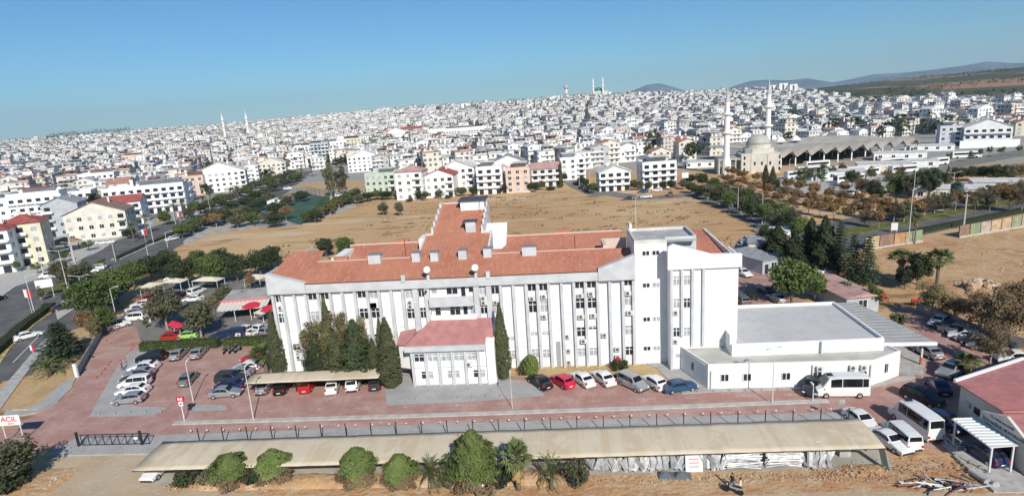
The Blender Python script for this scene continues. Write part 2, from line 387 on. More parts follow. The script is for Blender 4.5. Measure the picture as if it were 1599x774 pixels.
for k in range(13):
    for y_ in (65.75, 69.6):
        cx = -42 + k * 6.1 + (3 if y_ > 69 else 0); cy = y_ + k * .055
        for s_, s2 in ((1.0, .72), (.55, .3)):
            o_ = [(cx - 1.2 * s_, cy), (cx, cy - .36 * s_), (cx + 1.2 * s_, cy), (cx, cy + .36 * s_)]; i_ = [(cx - 1.2 * s2, cy), (cx, cy - .36 * s2), (cx + 1.2 * s2, cy), (cx, cy + .36 * s2)]
            for a in range(4):
                b2 = (a + 1) % 4; mbl.poly([(*o_[a], .0225), (*o_[b2], .0225), (*i_[b2], .0225), (*i_[a], .0225)])
tag(obj('paving_pattern', mbl, LOZ), kind='structure')
# foreground dirt and track
flat('dirt_ground', [W(-75, 20), W(70, 20), W(70, 52), W(46, 53.5), W(33.5, 59.5), W(31, 60.6), W(-46, 60.4), W(-62, 60.0), W(-75, 60)], 0.02, DIRT)
flat('dirt_track', [W(-62, 60.0), W(-46, 60.3), W(-45, 54), W(-30, 51.5), W(0, 50.5), W(30, 51), W(50, 49.5), W(50, 42), W(-58, 42), W(-58, 52)], 0.028, TRACK)
flat('carport_floor', [W(-46, 60.2), W(33, 60.4), W(32, 54.8), W(-45, 53.6)], 0.034, PALEROAD)
# roads beyond the field
ribbon('back_street', [(905, 291), (935, 300), (1000, 310), (1060, 306), (1150, 303), (1180, 298)], 5, 4, 0.014, ASPH2)
ribbon('back_street', [(878, 275), (905, 292), (940, 306)], 4, 4, 0.018, ASPH2)
ribbon('tree_lined_road', [(1085, 300), (1130, 318), (1190, 345), (1240, 372), (1270, 385)], 6, 5, 0.016, ASPH2)
ribbon('dual_carriageway', [(1195, 392), (1300, 372), (1420, 347), (1599, 312), (1700, 292)], 2, 11, 0.020, ASPH)
ribbon('dual_carriageway', [(1195, 372), (1300, 355), (1420, 330), (1599, 297), (1700, 278)], 5, 4, 0.018, ASPH)
ribbon('road_median', [(1290, 374), (1420, 348), (1500, 333), (1599, 313)], 5.0, 1.0, 0.14, GRASSM, 0.12)
ribbon('service_road', [(1150, 385), (1190, 381), (1250, 385)], 4, 4, 0.022, PALEROAD)
flat('construction_dirt', [(1375, 410), (1380, 385), (1450, 372), (1599, 352), (1900, 300), (1900, 520), (1599, 500), (1500, 480), (1420, 455), (1385, 440)], 0.010, DIRT)
ribbon('upper_road', [(1400, 275), (1500, 255), (1599, 238), (1750, 212)], 7, 7, 0.03, ASPH2)
flat('bus_yard', [(1160, 290), (1220, 275), (1400, 272), (1470, 262), (1470, 285), (1330, 305), (1220, 300)], 0.012, CONC)
ribbon('field_track', [(455, 350), (490, 340), (530, 330), (548, 318), (560, 308)], 2.5, 3.5, 0.016, PALEROAD)
flat('park_verge', [(285, 378), (310, 358), (400, 330), (470, 352), (395, 357), (330, 366), (290, 382)], 0.027, PALEROAD)
flat('sports_ground', [(380, 335), (420, 315), (480, 302), (515, 310), (490, 340), (470, 350), (400, 352)], 0.02, mat('court_green', (0.05, 0.11, 0.085), .9, noise=.15, scale=.1))
flat('tennis_court', [(392, 337), (396, 328), (414, 327), (415, 336)], 0.034, mat('court_blue', (0.08, 0.28, 0.5), .8))
flat('sandy_lot', [(450, 292), (480, 285), (530, 283), (570, 280), (600, 285), (560, 295), (510, 297)], 0.02, SAND)
ribbon('kerb', [(20, 640), (60, 640), (98, 615), (120, 588), (135, 562), (158, 527)], .12, .12, .16, KERBM, .15)

FTR = ground_mat('worn_field_track', [(0.53, 0.40, 0.25), (0.45, 0.31, 0.17), (0.57, 0.46, 0.31)], [(0.12, .45, .6), (.9, .5, .65)], bump=.3)
for pts in ([(600, 345), (700, 335), (820, 322), (930, 320), (1010, 330)], [(860, 395), (960, 372), (1080, 352), (1150, 345)], [(760, 312), (860, 318), (905, 306)], [(300, 395), (400, 372), (520, 352), (600, 347)]):
    ribbon('field_track', pts, .45, .45, .009 + .001 * len(pts), FTR)
    ribbon('field_track', [(a, b - 4) for a, b in pts], .4, .4, .009 + .001 * len(pts), FTR)
# distant blue mountains: a broad range with real depth far beyond the town
def mountains():
    prof = [(-400, 0), (880, 0), (905, 2), (925, 8), (940, 7), (958, 2), (985, 12), (1010, 20), (1030, 21), (1050, 15), (1080, 4), (1110, 3), (1140, 8), (1170, 15), (1195, 15), (1230, 12), (1260, 13), (1300, 5), (1330, 8), (1365, 12),
            (1400, 11), (1450, 12), (1500, 14), (1540, 17), (1575, 13), (1620, 11), (1800, 16), (2100, 10), (2400, 0)]
    xs = np.arange(-300, 2300, 8.0); h = np.interp(xs, [p[0] for p in prof], [p[1] for p in prof])
    mb = MB(); D0 = 12000.0; rows = [(-1800, 0.0), (-1100, .35), (-500, .75), (0, 1.0), (600, .8), (1600, .3), (2600, 0)]
    rg = np.random.default_rng(3); vs = []; azs_ = {x: az_for(x, D0) for x in xs}
    for dd, k in rows:
        nz = np.convolve(rg.normal(0, 1, len(xs) + 8), np.ones(9) / 9, 'valid') * 22
        for x, hh, n in zip(xs, h, nz):
            az_ = azs_[x]; D = D0 + dd
            vs.append((D * math.sin(az_), D * math.cos(az_), -40 + k * (hh / FPX * D0 + 77 + (n if 0 < k < 1 and hh > 1 else 0)) if hh > 0 or k == 0 else -40 + 20 * k))
    n = len(xs); fs = [(j * n + i, j * n + i + 1, (j + 1) * n + i + 1, (j + 1) * n + i) for j in range(len(rows) - 1) for i in range(n - 1)]
    mb.add(vs, fs); o = tag(obj('mountains', mb, mat('mountain_haze_blue', (0.085, 0.13, 0.17), .95, noise=.35, scale=.002), smooth=True), kind='structure')  # blue of distance haze painted into the mountain colour
mountains()
# ------------------------------------------------------------ hospital
def window(parent, x, z, wd, ht, y, glass=GLASS, panes=2, transom=True, face=-1, label=None):
    """window in a wall facing -Y at plane y; glass part with its frame as sub-part"""
    g = MB().box(x - wd / 2, x + wd / 2, y - .02, y + .02, z, z + ht)
    o = obj('window', g, glass, parent, world=True)
    f = MB(); t = .055; a, b_ = y - .075, y - .022
    f.box(x - wd / 2 - t, x + wd / 2 + t, a, b_, z - t, z + .02); f.box(x - wd / 2 - t, x + wd / 2 + t, a, b_, z + ht - .02, z + ht + t)
    f.box(x - wd / 2 - t, x - wd / 2 + .02, a, b_, z + .021, z + ht - .021); f.box(x + wd / 2 - .02, x + wd / 2 + t, a, b_, z + .021, z + ht - .021)
    zt = z + ht * (.68 if transom else 1) - .021
    for k in range(1, panes):
        xx = x - wd / 2 + wd * k / panes; f.box(xx - .04, xx + .04, a + .004, b_, z + .021, z + ht - .021)
    if transom: f.box(x - wd / 2 + .021, x + wd / 2 - .021, a + .008, b_, zt - .04, zt + .04)
    f.v = [(v[0] - o.parent.location[0], v[1] - o.parent.location[1], v[2] - o.parent.location[2]) for v in f.v]
    fr = link('frame', f.mesh('frame', FRAME), o)
    return o
def ac_unit(parent, x, z, y):
    b_ = MB().box(x - .42, x + .42, y - .36, y - .03, z, z + .62)
    o = obj('air_conditioner', b_, ACW, parent, world=True)
    l = parent.location
    f = MB().tube((x - .1 - l[0], y - .36 - l[1], z + .31 - l[2]), (x - .1 - l[0], y - .385 - l[1], z + .31 - l[2]), .24, n=12)
    link('fan', f.mesh('fan', ACF), o)

H = thing('hospital', 'long white four-storey hospital with grey pilasters and red tiled roof', 'hospital', (-15, 80.6, 0))
def hp(name, mb, m, smooth=False): return obj(name, mb, m, H, world=True, smooth=smooth)
FY = 80.6
SL = 1.7 / 5.8
zs = lambda y: 14.3 + SL * (y - 80.0)
wall = MB()
wall.box(-42.2, 10.2, FY, 97, 0, 13.0)
wall.prism([(-42.2, FY), (-19, FY), (-19, 97), (-42.2, 97)], 13.0, [13.4, 13.4, 13.4, 13.4])
wall.prism([(-19, FY + .3), (10.2, FY + .3), (10.2, 97), (-19, 97)], 13.0, 13.4)
wall.box(-21.2, -10.9, 97, 104, 0, 17)
hp('wall', wall, WHITE)
# plaster band under the eaves, grey
b_ = MB(); b_.xz([(-36.7, 12.95), (5.1, 12.95), (5.1, 14.25), (-36.7, 14.25)], 79.85, 80.6)
hp('fascia', b_, GREYP)
hp('gutter', MB().box(-36.7, 5.1, 79.8, 79.93, 14.26, 14.36), mat('gutter_brown', (.10, .06, .05), .8))
hp('ridge_cap', MB().box(-36.9, -21.25, 85.55, 85.79, zs(85.7) - .05, zs(85.7) + .07).box(-10.85, 10.1, 85.55, 85.79, zs(85.7) - .05, zs(85.7) + .07), mat('ridge_tile', (.42, .17, .11), .9))
b_ = MB(); b_.xz([(-42.4, 13.0), (-36.72, 13.0), (-36.72, 14.5), (-42.4, 16.1)], 79.7, 80.62)
b_.box(-42.5, -42.22, 80.63, 97, 12.9, 16.0)
hp('gable_panel', b_, GREYP)
b_ = MB(); b_.xz([(5.12, 12.95), (10.2, 12.95), (10.2, 16.5), (5.12, 14.7)], 79.7, 80.62); hp('gable_panel', b_, GREYP)
# pilasters
PX = [-42.0, -40.6, -38.8, -37.1, -35.2, -33.4, -31.6, -29.75, -27.9, -26.2, -24.4, -22.7, -8.6, -6.8, -5.0, -3.4, -1.8, 0.0, 1.7, 3.3, 5.0, 6.7, 8.5, 9.95]
for x in PX:
    hp('pilaster', MB().box(x - .2, x + .2, 80.1, FY, 0, 12.95), GREYP)
for x in (-20.9, -19.2, -12.1, -10.3):
    hp('pilaster', MB().box(x - .38, x + .38, 80.1, FY, 0, 12.95), GREYP)
for a, c, z in [(-42, -38.9, 7.0), (-27.7, -21.3, 7.0), (-8.4, 4.8, 3.25), (5.2, 9.8, 3.25)]:
    hp('string_course', MB().box(a, c, FY - .04, FY, z, z + .06), GREYP)
BAYS = lambda i, j: (i + j) / 2
G_, C_ = GLASS, GLASS2
# window columns: centre x, list of (z, height, glass)
def wcol(x, rows, wd=1.3):
    for z, h_, g in rows: window(H, x, z, wd, h_, FY - .01 if z < 13 else FY, g)
R1, R2 = 11.75, 8.6
wcol(-41.25, [(11.6, 1.5, G_), (8.4, 1.4, G_)], .95)
for z, g in ((4.05, G_),): window(H, -39.7, z, 1.15, .95, FY - .01, g); window(H, -37.95, z, 1.2, .95, FY - .01, G_)
wcol(-36.15, [(11.75, 1.5, G_), (8.5, 1.5, C_)]); wcol(-34.3, [(11.75, 1.5, G_), (8.5, 1.5, G_)])
wcol(-28.8, [(11.75, 1.5, G_), (8.5, 1.6, G_), (4.6, 1.5, C_)]); wcol(-27.05, [(11.6, 1.6, C_), (8.6, 1.5, G_), (4.6, 1.5, G_)])
wcol(-21.8, [(11.4, 1.5, C_), (8.3, 1.5, G_)], 1.25); wcol(-20.05, [(11.5, 1.5, G_), (8.3, 1.6, G_)], .9)
wcol(-11.2, [(11.4, 1.5, C_), (8.6, 1.5, G_)], 1.0); wcol(-9.45, [(11.5, 1.5, G_), (8.6, 1.5, C_)], 1.1)
wcol(-7.7, [(4.4, .6, C_), (1.5, 1.3, C_)], 1.2)
wcol(-4.2, [(11.7, 1.5, G_), (8.5, 1.7, G_), (5.0, .6, C_), (1.6, 1.3, C_)], 1.15)
wcol(-2.6, [(11.7, 1.5, G_), (8.5, 1.7, C_), (5.0, .6, C_), (1.5, 1.3, C_)], 1.1)
wcol(2.5, [(11.8, 1.5, G_), (8.8, 1.5, G_), (4.6, 1.4, G_), (1.5, 1.3, C_)], 1.2)
wcol(4.15, [(11.8, 1.5, G_), (8.8, 1.5, G_), (5.6, .5, G_), (1.6, 1.2, C_)], 1.2)
wcol(9.25, [(11.9, 1.6, G_), (9.0, 1.6, C_), (4.6, 1.4, C_), (1.5, 1.3, G_)], 1.1)
# balcony bay with dark doors behind a grey parapet
window(H, -18.2, 11.9, .8, 1.1, FY, C_, 1); window(H, -15.6, 11.7, 1.6, 1.4, FY, G_); window(H, -14.0, 11.3, .65, 1.6, FY, G_, 1, False)
window(H, -12.8, 11.9, .8, 1.1, FY, G_, 1)
window(H, -17.9, 8.6, .8, 1.2, FY, G_, 1); window(H, -15.4, 8.5, 1.5, 1.4, FY, G_); window(H, -13.9, 8.3, .65, 1.6, FY, G_, 1, False); window(H, -12.8, 8.7, .8, 1.2, FY, C_, 1)
hp('balcony', MB().box(-18.8, -12.45, 79.25, 79.4, 10.25, 11.65).box(-18.8, -12.45, 79.41, FY - .002, 10.2, 10.4), GREYP)
for x, z in [(-41.0, 10.5), (-39.4, 2.7), (-27.2, 10.3), (-27.2, 9.35 + .95), (-21.7, 10.5), (-21.7, 9.9), (-11.1, 10.7), (-11.1, 10.05), (-9.4, 10.0), (-13.1, 7.6 + .3),
             (-3.4 + .9, 10.6), (-4.2, 10.35), (-2.6, 7.6), (2.6, 10.5), (4.1, 10.7), (2.6, 7.4), (4.3, 7.5), (9.2, 10.6), (9.4, 7.7), (2.8, 3.7), (.6, 2.3), (.6, .5), (7.6, 2.3), (7.6, 1.1), (.5, 4.5), (5.8, 4.5)]:
    ac_unit(H, x, z, 80.38)
hp('door', MB().box(-1.2, -.55, FY - .06, FY - .003, 0.1, 3.9), mat('steel_door', (.33, .34, .36), .6))
# main front roof slope, the spine running back, and the rear strips
def slope(name, x0, x1, y0, y1, z0, z1, m=ROOFR, t=.25):
    mb = MB(); mb.add([(x0, y0, z0), (x1, y0, z0), (x1, y1, z1), (x0, y1, z1), (x0, y0, z0 - t), (x1, y0, z0 - t), (x1, y1, z1 - t), (x0, y1, z1 - t)],
                      [(0, 1, 2, 3), (7, 6, 5, 4), (0, 4, 5, 1), (1, 5, 6, 2), (2, 6, 7, 3), (3, 7, 4, 0)])
    return hp(name, mb, m)
slope('roof', -36.9, 10.2, 79.95, 85.8, 14.3, zs(85.8))
mb = MB(); mb.poly([(-42.2, 80.62, 15.6), (-36.9, 79.95, 14.3), (-36.9, 89.3, zs(89.3)), (-38.3, 89.3, zs(89.3)), (-42.2, 89.3, zs(89.3))])
mb.poly([(-42.2, 89.3, zs(89.3)), (-38.3, 89.3, zs(89.3)), (-38.3, 89.3, 13), (-42.2, 89.3, 13)])
mb.poly([(-38.1, 85.8, zs(85.8)), (-38.1, 89.3, zs(89.3)), (-38.1, 89.3, 13), (-38.1, 85.8, 13)])
hp('roof', mb, ROOFR)
slope('roof', -21.2, -10.9, 85.8, 92.6, zs(85.8) + .004, 17.9)
slope('roof', -20.2, -12.4, 92.6, 103.5, 17.9, 21.2)
hp('parapet', MB().box(-36.9, -21.25, 85.8, 86.05, 13.2, zs(85.8) + .14).box(-10.85, 7.0, 85.8, 86.05, 13.2, zs(85.8) + .14), mat('pinkish_parapet', (.66, .52, .46), .9))
slope('roof', -35.3, -21.25, 87, 96.6, 13.5, 16.0); slope('roof', -10.85, 10.2, 87, 97.4, 13.5, 16.1)
hp('parapet', MB().box(-35.5, -21.3, 96.6, 96.9, 13, 16.15).box(-8.8, 10.2, 97.4, 97.7, 13, 16.25), MATS['pinkish_parapet'])
hp('parapet', MB().prism([(6.4, 86.05), (6.9, 86.05), (6.9, 90), (6.4, 90)], 13, 16.5).box(6.4, 10.2, 90, 90.4, 13, 16.55), MATS['pinkish_parapet'])
w2 = MB()
w2.add([(-21.45, 85.8, 13), (-21.2, 85.8, 13), (-21.2, 92.8, 13), (-21.45, 92.8, 13), (-21.45, 85.8, 16.4), (-21.2, 85.8, 16.4), (-21.2, 92.8, 18.25), (-21.45, 92.8, 18.25)],
       [(0, 3, 2, 1), (4, 5, 6, 7), (0, 1, 5, 4), (1, 2, 6, 5), (2, 3, 7, 6), (3, 0, 4, 7)])
w2.add([(-10.9, 85.8, 13), (-10.6, 85.8, 13), (-10.6, 92.8, 13), (-10.9, 92.8, 13), (-10.9, 85.8, 16.4), (-10.6, 85.8, 16.4), (-10.6, 92.8, 18.25), (-10.9, 92.8, 18.25)],
       [(0, 3, 2, 1), (4, 5, 6, 7), (0, 1, 5, 4), (1, 2, 6, 5), (2, 3, 7, 6), (3, 0, 4, 7)])
w2.box(-21.2, -20.2, 92.61, 92.9, 13, 18.2).box(-12.4, -10.9, 92.61, 92.9, 13, 18.2)
for k in range(5):   # stepped side parapets of the spine
    y = 92.9 + k * 2.12; z = 17.95 + (y - 92.6) * .303
    w2.box(-20.5, -20.2, y, y + 2.12, 13, z + 1.0)
    w2.box(-12.4, -12.1, y, y + 2.12, 13, z + .95)
w2.box(-20.5, -12.1, 103.5, 103.8, 13, 21.4)
hp('parapet', w2, mat('weathered_white', (.62, .60, .57), .9, noise=.1, scale=.6))
hp('side_block', MB().prism([(-12.1, 93.2), (-9.3, 93.2), (-8.7, 94.5), (-8.7, 99), (-12.1, 99)], 13, [15.2, 15.2, 15.3, 18.2, 18.2]), WHITE)
hp('side_block', MB().box(-22.7, -21.5, 92.9, 96, 13, 17.4), WHITE)
hp('roof_house', MB().box(-16.7, -12.6, 100.6, 103.4, 17, 21.9), WHITE)
hp('roof_cover', MB().box(-17.1, -12.3, 100.3, 105, 21.9, 22.1), mat('dark_slate', (.07, .08, .10), .7))
hp('roof_house', MB().box(-14.9, -13.3, 93.0, 94.6, 17, 19.6), GREYP)
hp('roof_cover', MB().box(-15.4, -13.1, 93.2, 95.2, 19.6, 19.75), MATS['dark_slate'])
hp('roof_house', MB().box(-35.8, -34.3, 88.5, 95, 13.0, 15.9), WHITE)
for x, y, wd in [(-27.7, 85.2, 1.9), (-21.4, 85.2, 1.2), (-18.6, 85.1, 1.15), (-14.4, 85.3, 1.2), (-10.7, 85.5, 1.2), (-4.5, 85.4, 2.1)]:
    hp('dormer', MB().box(x - wd / 2, x + wd / 2, y - .6, y + .6, 14.5, zs(y) + 1.1), GREYP)
    hp('dormer_cover', MB().box(x - wd / 2 - .12, x + wd / 2 + .12, y - .5, y + .9, zs(y) + 1.1, zs(y) + 1.2), mat('grey_sheet', (.22, .235, .25), .6))
for x, y, z in [(-33.6, 86.9, 15.9), (-26.5, 97.0, 16.1), (.6, 97.8, 16.2)]:
    hp('roof_vent', MB().box(x - 1.1, x + 1.1, y - .3, y + .3, z - .6, z + .55), ROOFR)
for x in (-22.3, -10.2): hp('chimney_stub', MB().box(x - .28, x + .28, 79.7, 80.2, 14.0, 15.0), GREYP)
for x in (-18.7, -11.9):
    d = hp('satellite_dish', MB().lathe([(0.02, 0), (.3, .05), (.52, .16), (.54, .17), (.3, .08), (.02, .03)], n=18).xf(Matrix.Translation((x, 79.5, 15.7)) @ Matrix.Rotation(math.radians(62), 4, 'X')), mat('dish_cream', (.72, .70, .62), .5), True)
    hp('dish_mast', MB().box(x - .2, x + .2, 79.75, 80.15, 14.0, 14.9).tube((x, 79.85, 14.9), (x, 79.6, 15.7), .05), GREYP)
for x, y, z0, z1 in [(-23.6, 87.5, 14, 18.6), (2.3, 88.5, 14, 17.6), (-13.2, 99.5, 20, 22.0)]: hp('antenna', MB().tube((x, y, z0), (x, y, z1), .045), DARK)
# stair tower and right-hand block
tw = MB(); tw.prism([(10.2, 80.55), (14.6, 80.55), (14.6, 82.2), (18.9, 82.2), (18.9, 89), (10.2, 89)], 0, 17.75)
hp('tower', tw, WHITE)
hp('tower_cladding', MB().box(14.62, 18.92, 82.12, 82.2, 14, 18.15), GREYP)
pr = MB(); pr.box(10.2, 14.6, 80.55, 80.8, 17.75, 18.25); pr.box(10.2, 10.45, 80.8, 89, 17.75, 18.3); pr.box(18.65, 18.9, 82.45, 89, 17.75, 18.25); pr.box(10.45, 18.65, 88.75, 89, 17.75, 18.2); pr.box(14.6, 18.9, 82.2, 82.45, 17.75, 18.16)
pr.box(10.5, 10.9, 88.4, 90, 16, 19.0)
hp('parapet', pr, MATS['weathered_white'])
hp('flat_roof', MB().box(10.45, 18.65, 80.8, 88.75, 17.75, 17.8), mat('roof_felt', (.42, .42, .40), .95, noise=.12, scale=.4))
for z in (16.1, 11.5, 6.5, 2.1):
    for x, g in ((11.75, G_), (13.1, G_ if z > 12 else C_)): window(H, x, z, .95, .62, 80.54, g, 2, False)
RB = MB(); RB.box(14.6, 23.6, 78.4, 95, 0, 14.6); RB.box(19.1, 23.6, 82, 95.2, 14.6, 14.9); hp('wing_wall', RB, WHITE)
rp = MB(); rp.xz([(14.25, 14.6), (23.9, 14.6), (23.9, 16.4), (20.0, 16.5), (14.9, 18.1), (14.25, 17.7)], 77.95, 78.6); rp.box(23.6, 23.9, 78.6, 84, 14.6, 16.0)
hp('wing_parapet', rp, WHITE)
hp('parapet', MB().add([(23.3, 80.6, 14), (23.6, 80.6, 14), (23.0, 94, 14), (22.6, 94, 14), (23.3, 80.6, 15.8), (23.6, 80.6, 15.8), (23.0, 94, 16.6), (22.6, 94, 16.6)],
   [(0, 3, 2, 1), (4, 5, 6, 7), (0, 1, 5, 4), (1, 2, 6, 5), (2, 3, 7, 6), (3, 0, 4, 7)]), MATS['weathered_white'])
slope('roof', 14.7, 23.3, 78.65, 94, 14.7, 16.4)
for x in (14.75, 16.15, 17.55, 19.0): hp('pilaster', MB().box(x - .17, x + .17, 78.05, 78.4, 3.6 if x > 17.2 else (5 if x > 15 else 0), 14.58), GREYP)
for z, h_ in ((12.3, 1.35), (9.1, 1.35), (4.95, 1.3)):
    window(H, 15.45, z, .85, h_, 78.39, C_ if z > 6 else G_); window(H, 16.85, z, .85, h_, 78.39, G_ if 6 < z < 10 else C_)
window(H, 15.8, 1.8, .8, .6, 78.39, C_, 1, False)
ac_unit(H, 15.35, 8.2, 78.35); ac_unit(H, 15.3, 4.0, 78.35)
# entrance pavilion in front
pv = MB(); pv.box(-21.3, -9.9, 75.9, 80.1, 0, 5.6); hp('pavilion_wall', pv, WHITE)
for x in (-21.1, -19.2, -17.35, -15.5, -13.65, -11.85): hp('pilaster', MB().box(x - .17, x + .17, 75.5, 75.9, 0, 5.0), GREYP)
for k, x in enumerate((-20.15, -18.3, -16.4, -14.6, -12.75)): window(H, x, 3.6, 1.35, 1.1, 75.89, GLASS if k == 0 else GLASS2)
for k, x in enumerate((-19.75, -18.7, -16.05, -15.0, -12.4, -11.4)): window(H, x, 1.0, .62, 1.1, 75.89, GLASS if k in (0, 4) else GLASS2, 1)
hp('pavilion_string', MB().box(-21.3, -10.7, 75.84, 75.9, 2.6, 2.68), GREYP)
ac_unit(H, -13.2, 2.75, 75.8)
hp('pavilion_eave', MB().box(-22.0, -10.75, 75.2, 75.62, 5.25, 6.0), GREYP)
rr = MB(); rr.poly([(-22.0, 75.55, 6.0), (-10.75, 75.55, 6.0), (-12.2, 80.1, 8.15), (-18.9, 80.1, 8.2)]); rr.poly([(-22.0, 75.55, 6.0), (-18.9, 80.1, 8.2), (-20.2, 80.1, 6.9)])
rr.poly([(-22, 75.55, 6.0), (-20.2, 80.1, 6.9), (-22.0, 80.1, 6.0)])
rr.poly([(-10.75, 75.55, 6.0), (-9.6, 77.0, 6.35), (-10.2, 80.1, 8.1), (-12.2, 80.1, 8.15)])
rr.poly([(-22, 75.55, 5.9), (-22, 80.1, 5.9), (-10.2, 80.1, 5.9), (-9.6, 77.0, 5.9), (-10.75, 75.55, 5.9)])
hp('pavilion_roof', rr, PINK)
hp('pavilion_ridge', MB().box(-18.9, -12.3, 79.9, 80.15, 7.9, 8.75), WHITE)
hp('pavilion_side', MB().prism([(-10.7, 75.5), (-9.6, 75.9), (-9.4, 79), (-9.9, 79.9), (-10.7, 79.9)], 0, [6.3, 6.1, 6.6, 7.2, 7.2]), WHITE)
hp('side_wing', MB().prism([(-23.4, 77.6), (-21.32, 76.9), (-21.32, 80.08), (-23.4, 80.08)], [2.0, 2.0, 2, 2], [5.4, 5.6, 5.9, 5.7]), WHITE)
hp('side_wing_roof', MB().prism([(-23.6, 77.3), (-21.32, 76.6), (-21.32, 80.08), (-23.6, 80.08)], [5.5, 5.7, 6.6, 6.3], [5.6, 5.8, 6.9, 6.5]), PINK)
hp('floodlight', MB().box(-19.3, -19.0, 79.3, 79.6, 12.5, 12.7), DARK)

# annex
A = thing('annex', 'low white annex with a big grey flat roof, joined to the hospital', 'building', (30, 72.2, 0))
def ap(name, mb, m): return obj(name, mb, m, A, world=True)
AP = [(18.2, 72.2), (38.4, 71.95), (43.05, 74.6), (42.2, 77.5), (42.0, 90.2), (26.5, 90.2), (23.7, 80), (23.7, 78.3), (16.0, 78.3)]
ap('wall', MB().prism(AP, 0, 3.15), WHITE)
par = MB()
for i in range(len(AP) - 3):
    a, c = Vector((*AP[i], 0)), Vector((*AP[i + 1], 0)); d = (c - a).normalized(); n = Vector((-d.y, d.x, 0)) * .22
    par.prism([(a.x, a.y), (c.x, c.y), (c.x + n.x - d.x * .22, c.y + n.y - d.y * .22), (a.x + n.x + d.x * .0, a.y + n.y)], 3.15, 3.5)
a, c = (16.0, 78.3), (18.2, 72.2); par.prism([(16, 78.3), (18.2, 72.45), (18.4, 72.45), (16.25, 78.3)], 3.15, 3.46)
ap('parapet', par, WHITE)
ap('roof_slab', MB().prism([(18.5, 72.45), (38.3, 72.2), (42.7, 74.8), (42.0, 77.2), (23.7, 78.2), (16.3, 78.2)], 3.15, 3.2), mat('dusty_roof', (.47, .455, .42), .95, noise=.1, scale=.4))
ap('upper_wall', MB().prism([(22.0, 75.1), (41.4, 75.5), (41.6, 90.2), (26.2, 90.2), (25, 86), (23.72, 84), (23.72, 80), (22, 78.32)], 3.1, 4.5), WHITE)
up_ = [(22.0, 75.1), (41.4, 75.5), (41.6, 90.2), (25.6, 90.2)]; pp = MB()
pp.prism([(22.0, 75.1), (41.4, 75.5), (41.4, 75.75), (22.0, 75.35)], 4.5, 4.9); pp.prism([(41.15, 75.75), (41.4, 75.75), (41.6, 90.2), (41.35, 90.2)], 4.5, 4.95); pp.prism([(25.6, 89.95), (41.35, 89.95), (41.35, 90.2), (25.6, 90.2)], 4.5, 4.95)
ap('upper_parapet', pp, WHITE)
ap('upper_roof', MB().prism([(22.05, 75.35), (41.14, 75.75), (41.34, 89.94), (26, 89.94), (23.75, 86), (23.75, 78.4)], 4.5, 4.54), ground_mat('grey_membrane', [(.53, .53, .525), (.48, .48, .475), (.56, .555, .54), (.42, .41, .39)], [(.3, .45, .6), (1.5, .5, .7), (.8, .64, .75)], .8, .05))
ap('downpipe', MB().box(33.3, 33.42, 74.9, 75.2, 3.2, 4.9), GREYP)
for x, wd, g in [(20.3, .95, G_), (23.1, .95, G_), (27.9, 1.0, G_), (31.7, 1.05, G_), (33.9, 1.05, G_), (37.2, .9, G_)]:
    l = A.location; o = window(A, x, 1.15, wd, .95, 72.2 - (x - 18.2) * .0124 - .02, g, 2, False)
sw = MB().box(-.28, .28, -.03, .03, 1.2, 2.4).xf(Matrix.Translation((40.7 - 30, 73.2 - 72.2, 0)) @ Matrix.Rotation(math.radians(29.6), 4, 'Z'))
o = obj('window', sw, G_, A); f = MB().box(-.34, .34, -.05, .02, 1.12, 1.2).box(-.34, .34, -.05, .02, 2.4, 2.48).box(-.03, .03, -.05, .0, 1.2, 2.4).xf(Matrix.Translation((10.7, 1.0, 0)) @ Matrix.Rotation(math.radians(29.6), 4, 'Z')); obj('frame', f, FRAME, o)
ap('window', MB().add([(17.5, 74.2 - .05, 1.2), (16.9, 75.8, 1.2), (16.9, 75.8, 2.3), (17.5, 74.15, 2.3)], [(0, 1, 2, 3)]), G_)
for x in (31.9, 35.9, 37.2): ac_unit(A, x, 2.35, 71.95)
ap('downpipe', MB().box(18.5, 18.62, 72.0, 72.16, 0, 2.6).box(31.0, 31.12, 71.82, 72.0, 0, 3.1).box(38.0, 38.12, 71.75, 71.93, 0, 2.9), GREYP)
ap('roof_fan', MB().lathe([(.35, 0), (.4, .1), (.1, .3)], (24.5, 82.5, 4.54), 8), mat('blue_plastic', (.05, .2, .35), .6))
ap('stair_head', MB().box(22.05, 22.9, 76.3, 78.3, 4.5, 5.7), WHITE)

# ribbed grey canopy over the ambulance drive
CG = thing('drive_canopy', 'long grey ribbed canopy over the drive along the right side of the annex', 'canopy', (45, 85, 0))
rb = MB(); cp = [(42.4, 93), (41.8, 77.3), (48.3, 76.7), (47.9, 78), (45.4, 93)]
cp = [(42.0, 76.9), (48.4, 76.6), (46.2, 93), (42.4, 93)]
obj('roof', MB().prism(cp, 3.45, 3.7), mat('ribbed_grey_sheet', (.36, .36, .35), .7, noise=.08, scale=.5), CG, world=True)
for k in range(14):
    y = 77.6 + k * 1.15; rb.box(42.2, 48.1 - (y - 76.6) * .134, y, y + .12, 3.7, 3.76)
obj('ribs', rb, mat('rib_sheet', (.39, .39, .38), .7), CG, world=True)
obj('edge_beam', MB().prism([(42.0, 76.5), (48.5, 76.2), (48.5, 76.58), (42.0, 76.88)], 3.3, 3.72), WHITE, CG, world=True)
for x, y in ((47.5, 77.6), (46.4, 85), (45.4, 92)):
    c_ = obj('post', MB().box(x - .1, x + .1, y - .1, y + .1, 0, 3.45), POLEW, CG, world=True)
    obj('post_base', MB().box(x - .13 - 45, x + .13 - 45, y - .13 - 85, y + .13 - 85, 0, 1.1), mat('orange_paint', (.5, .14, .06), .7), c_)

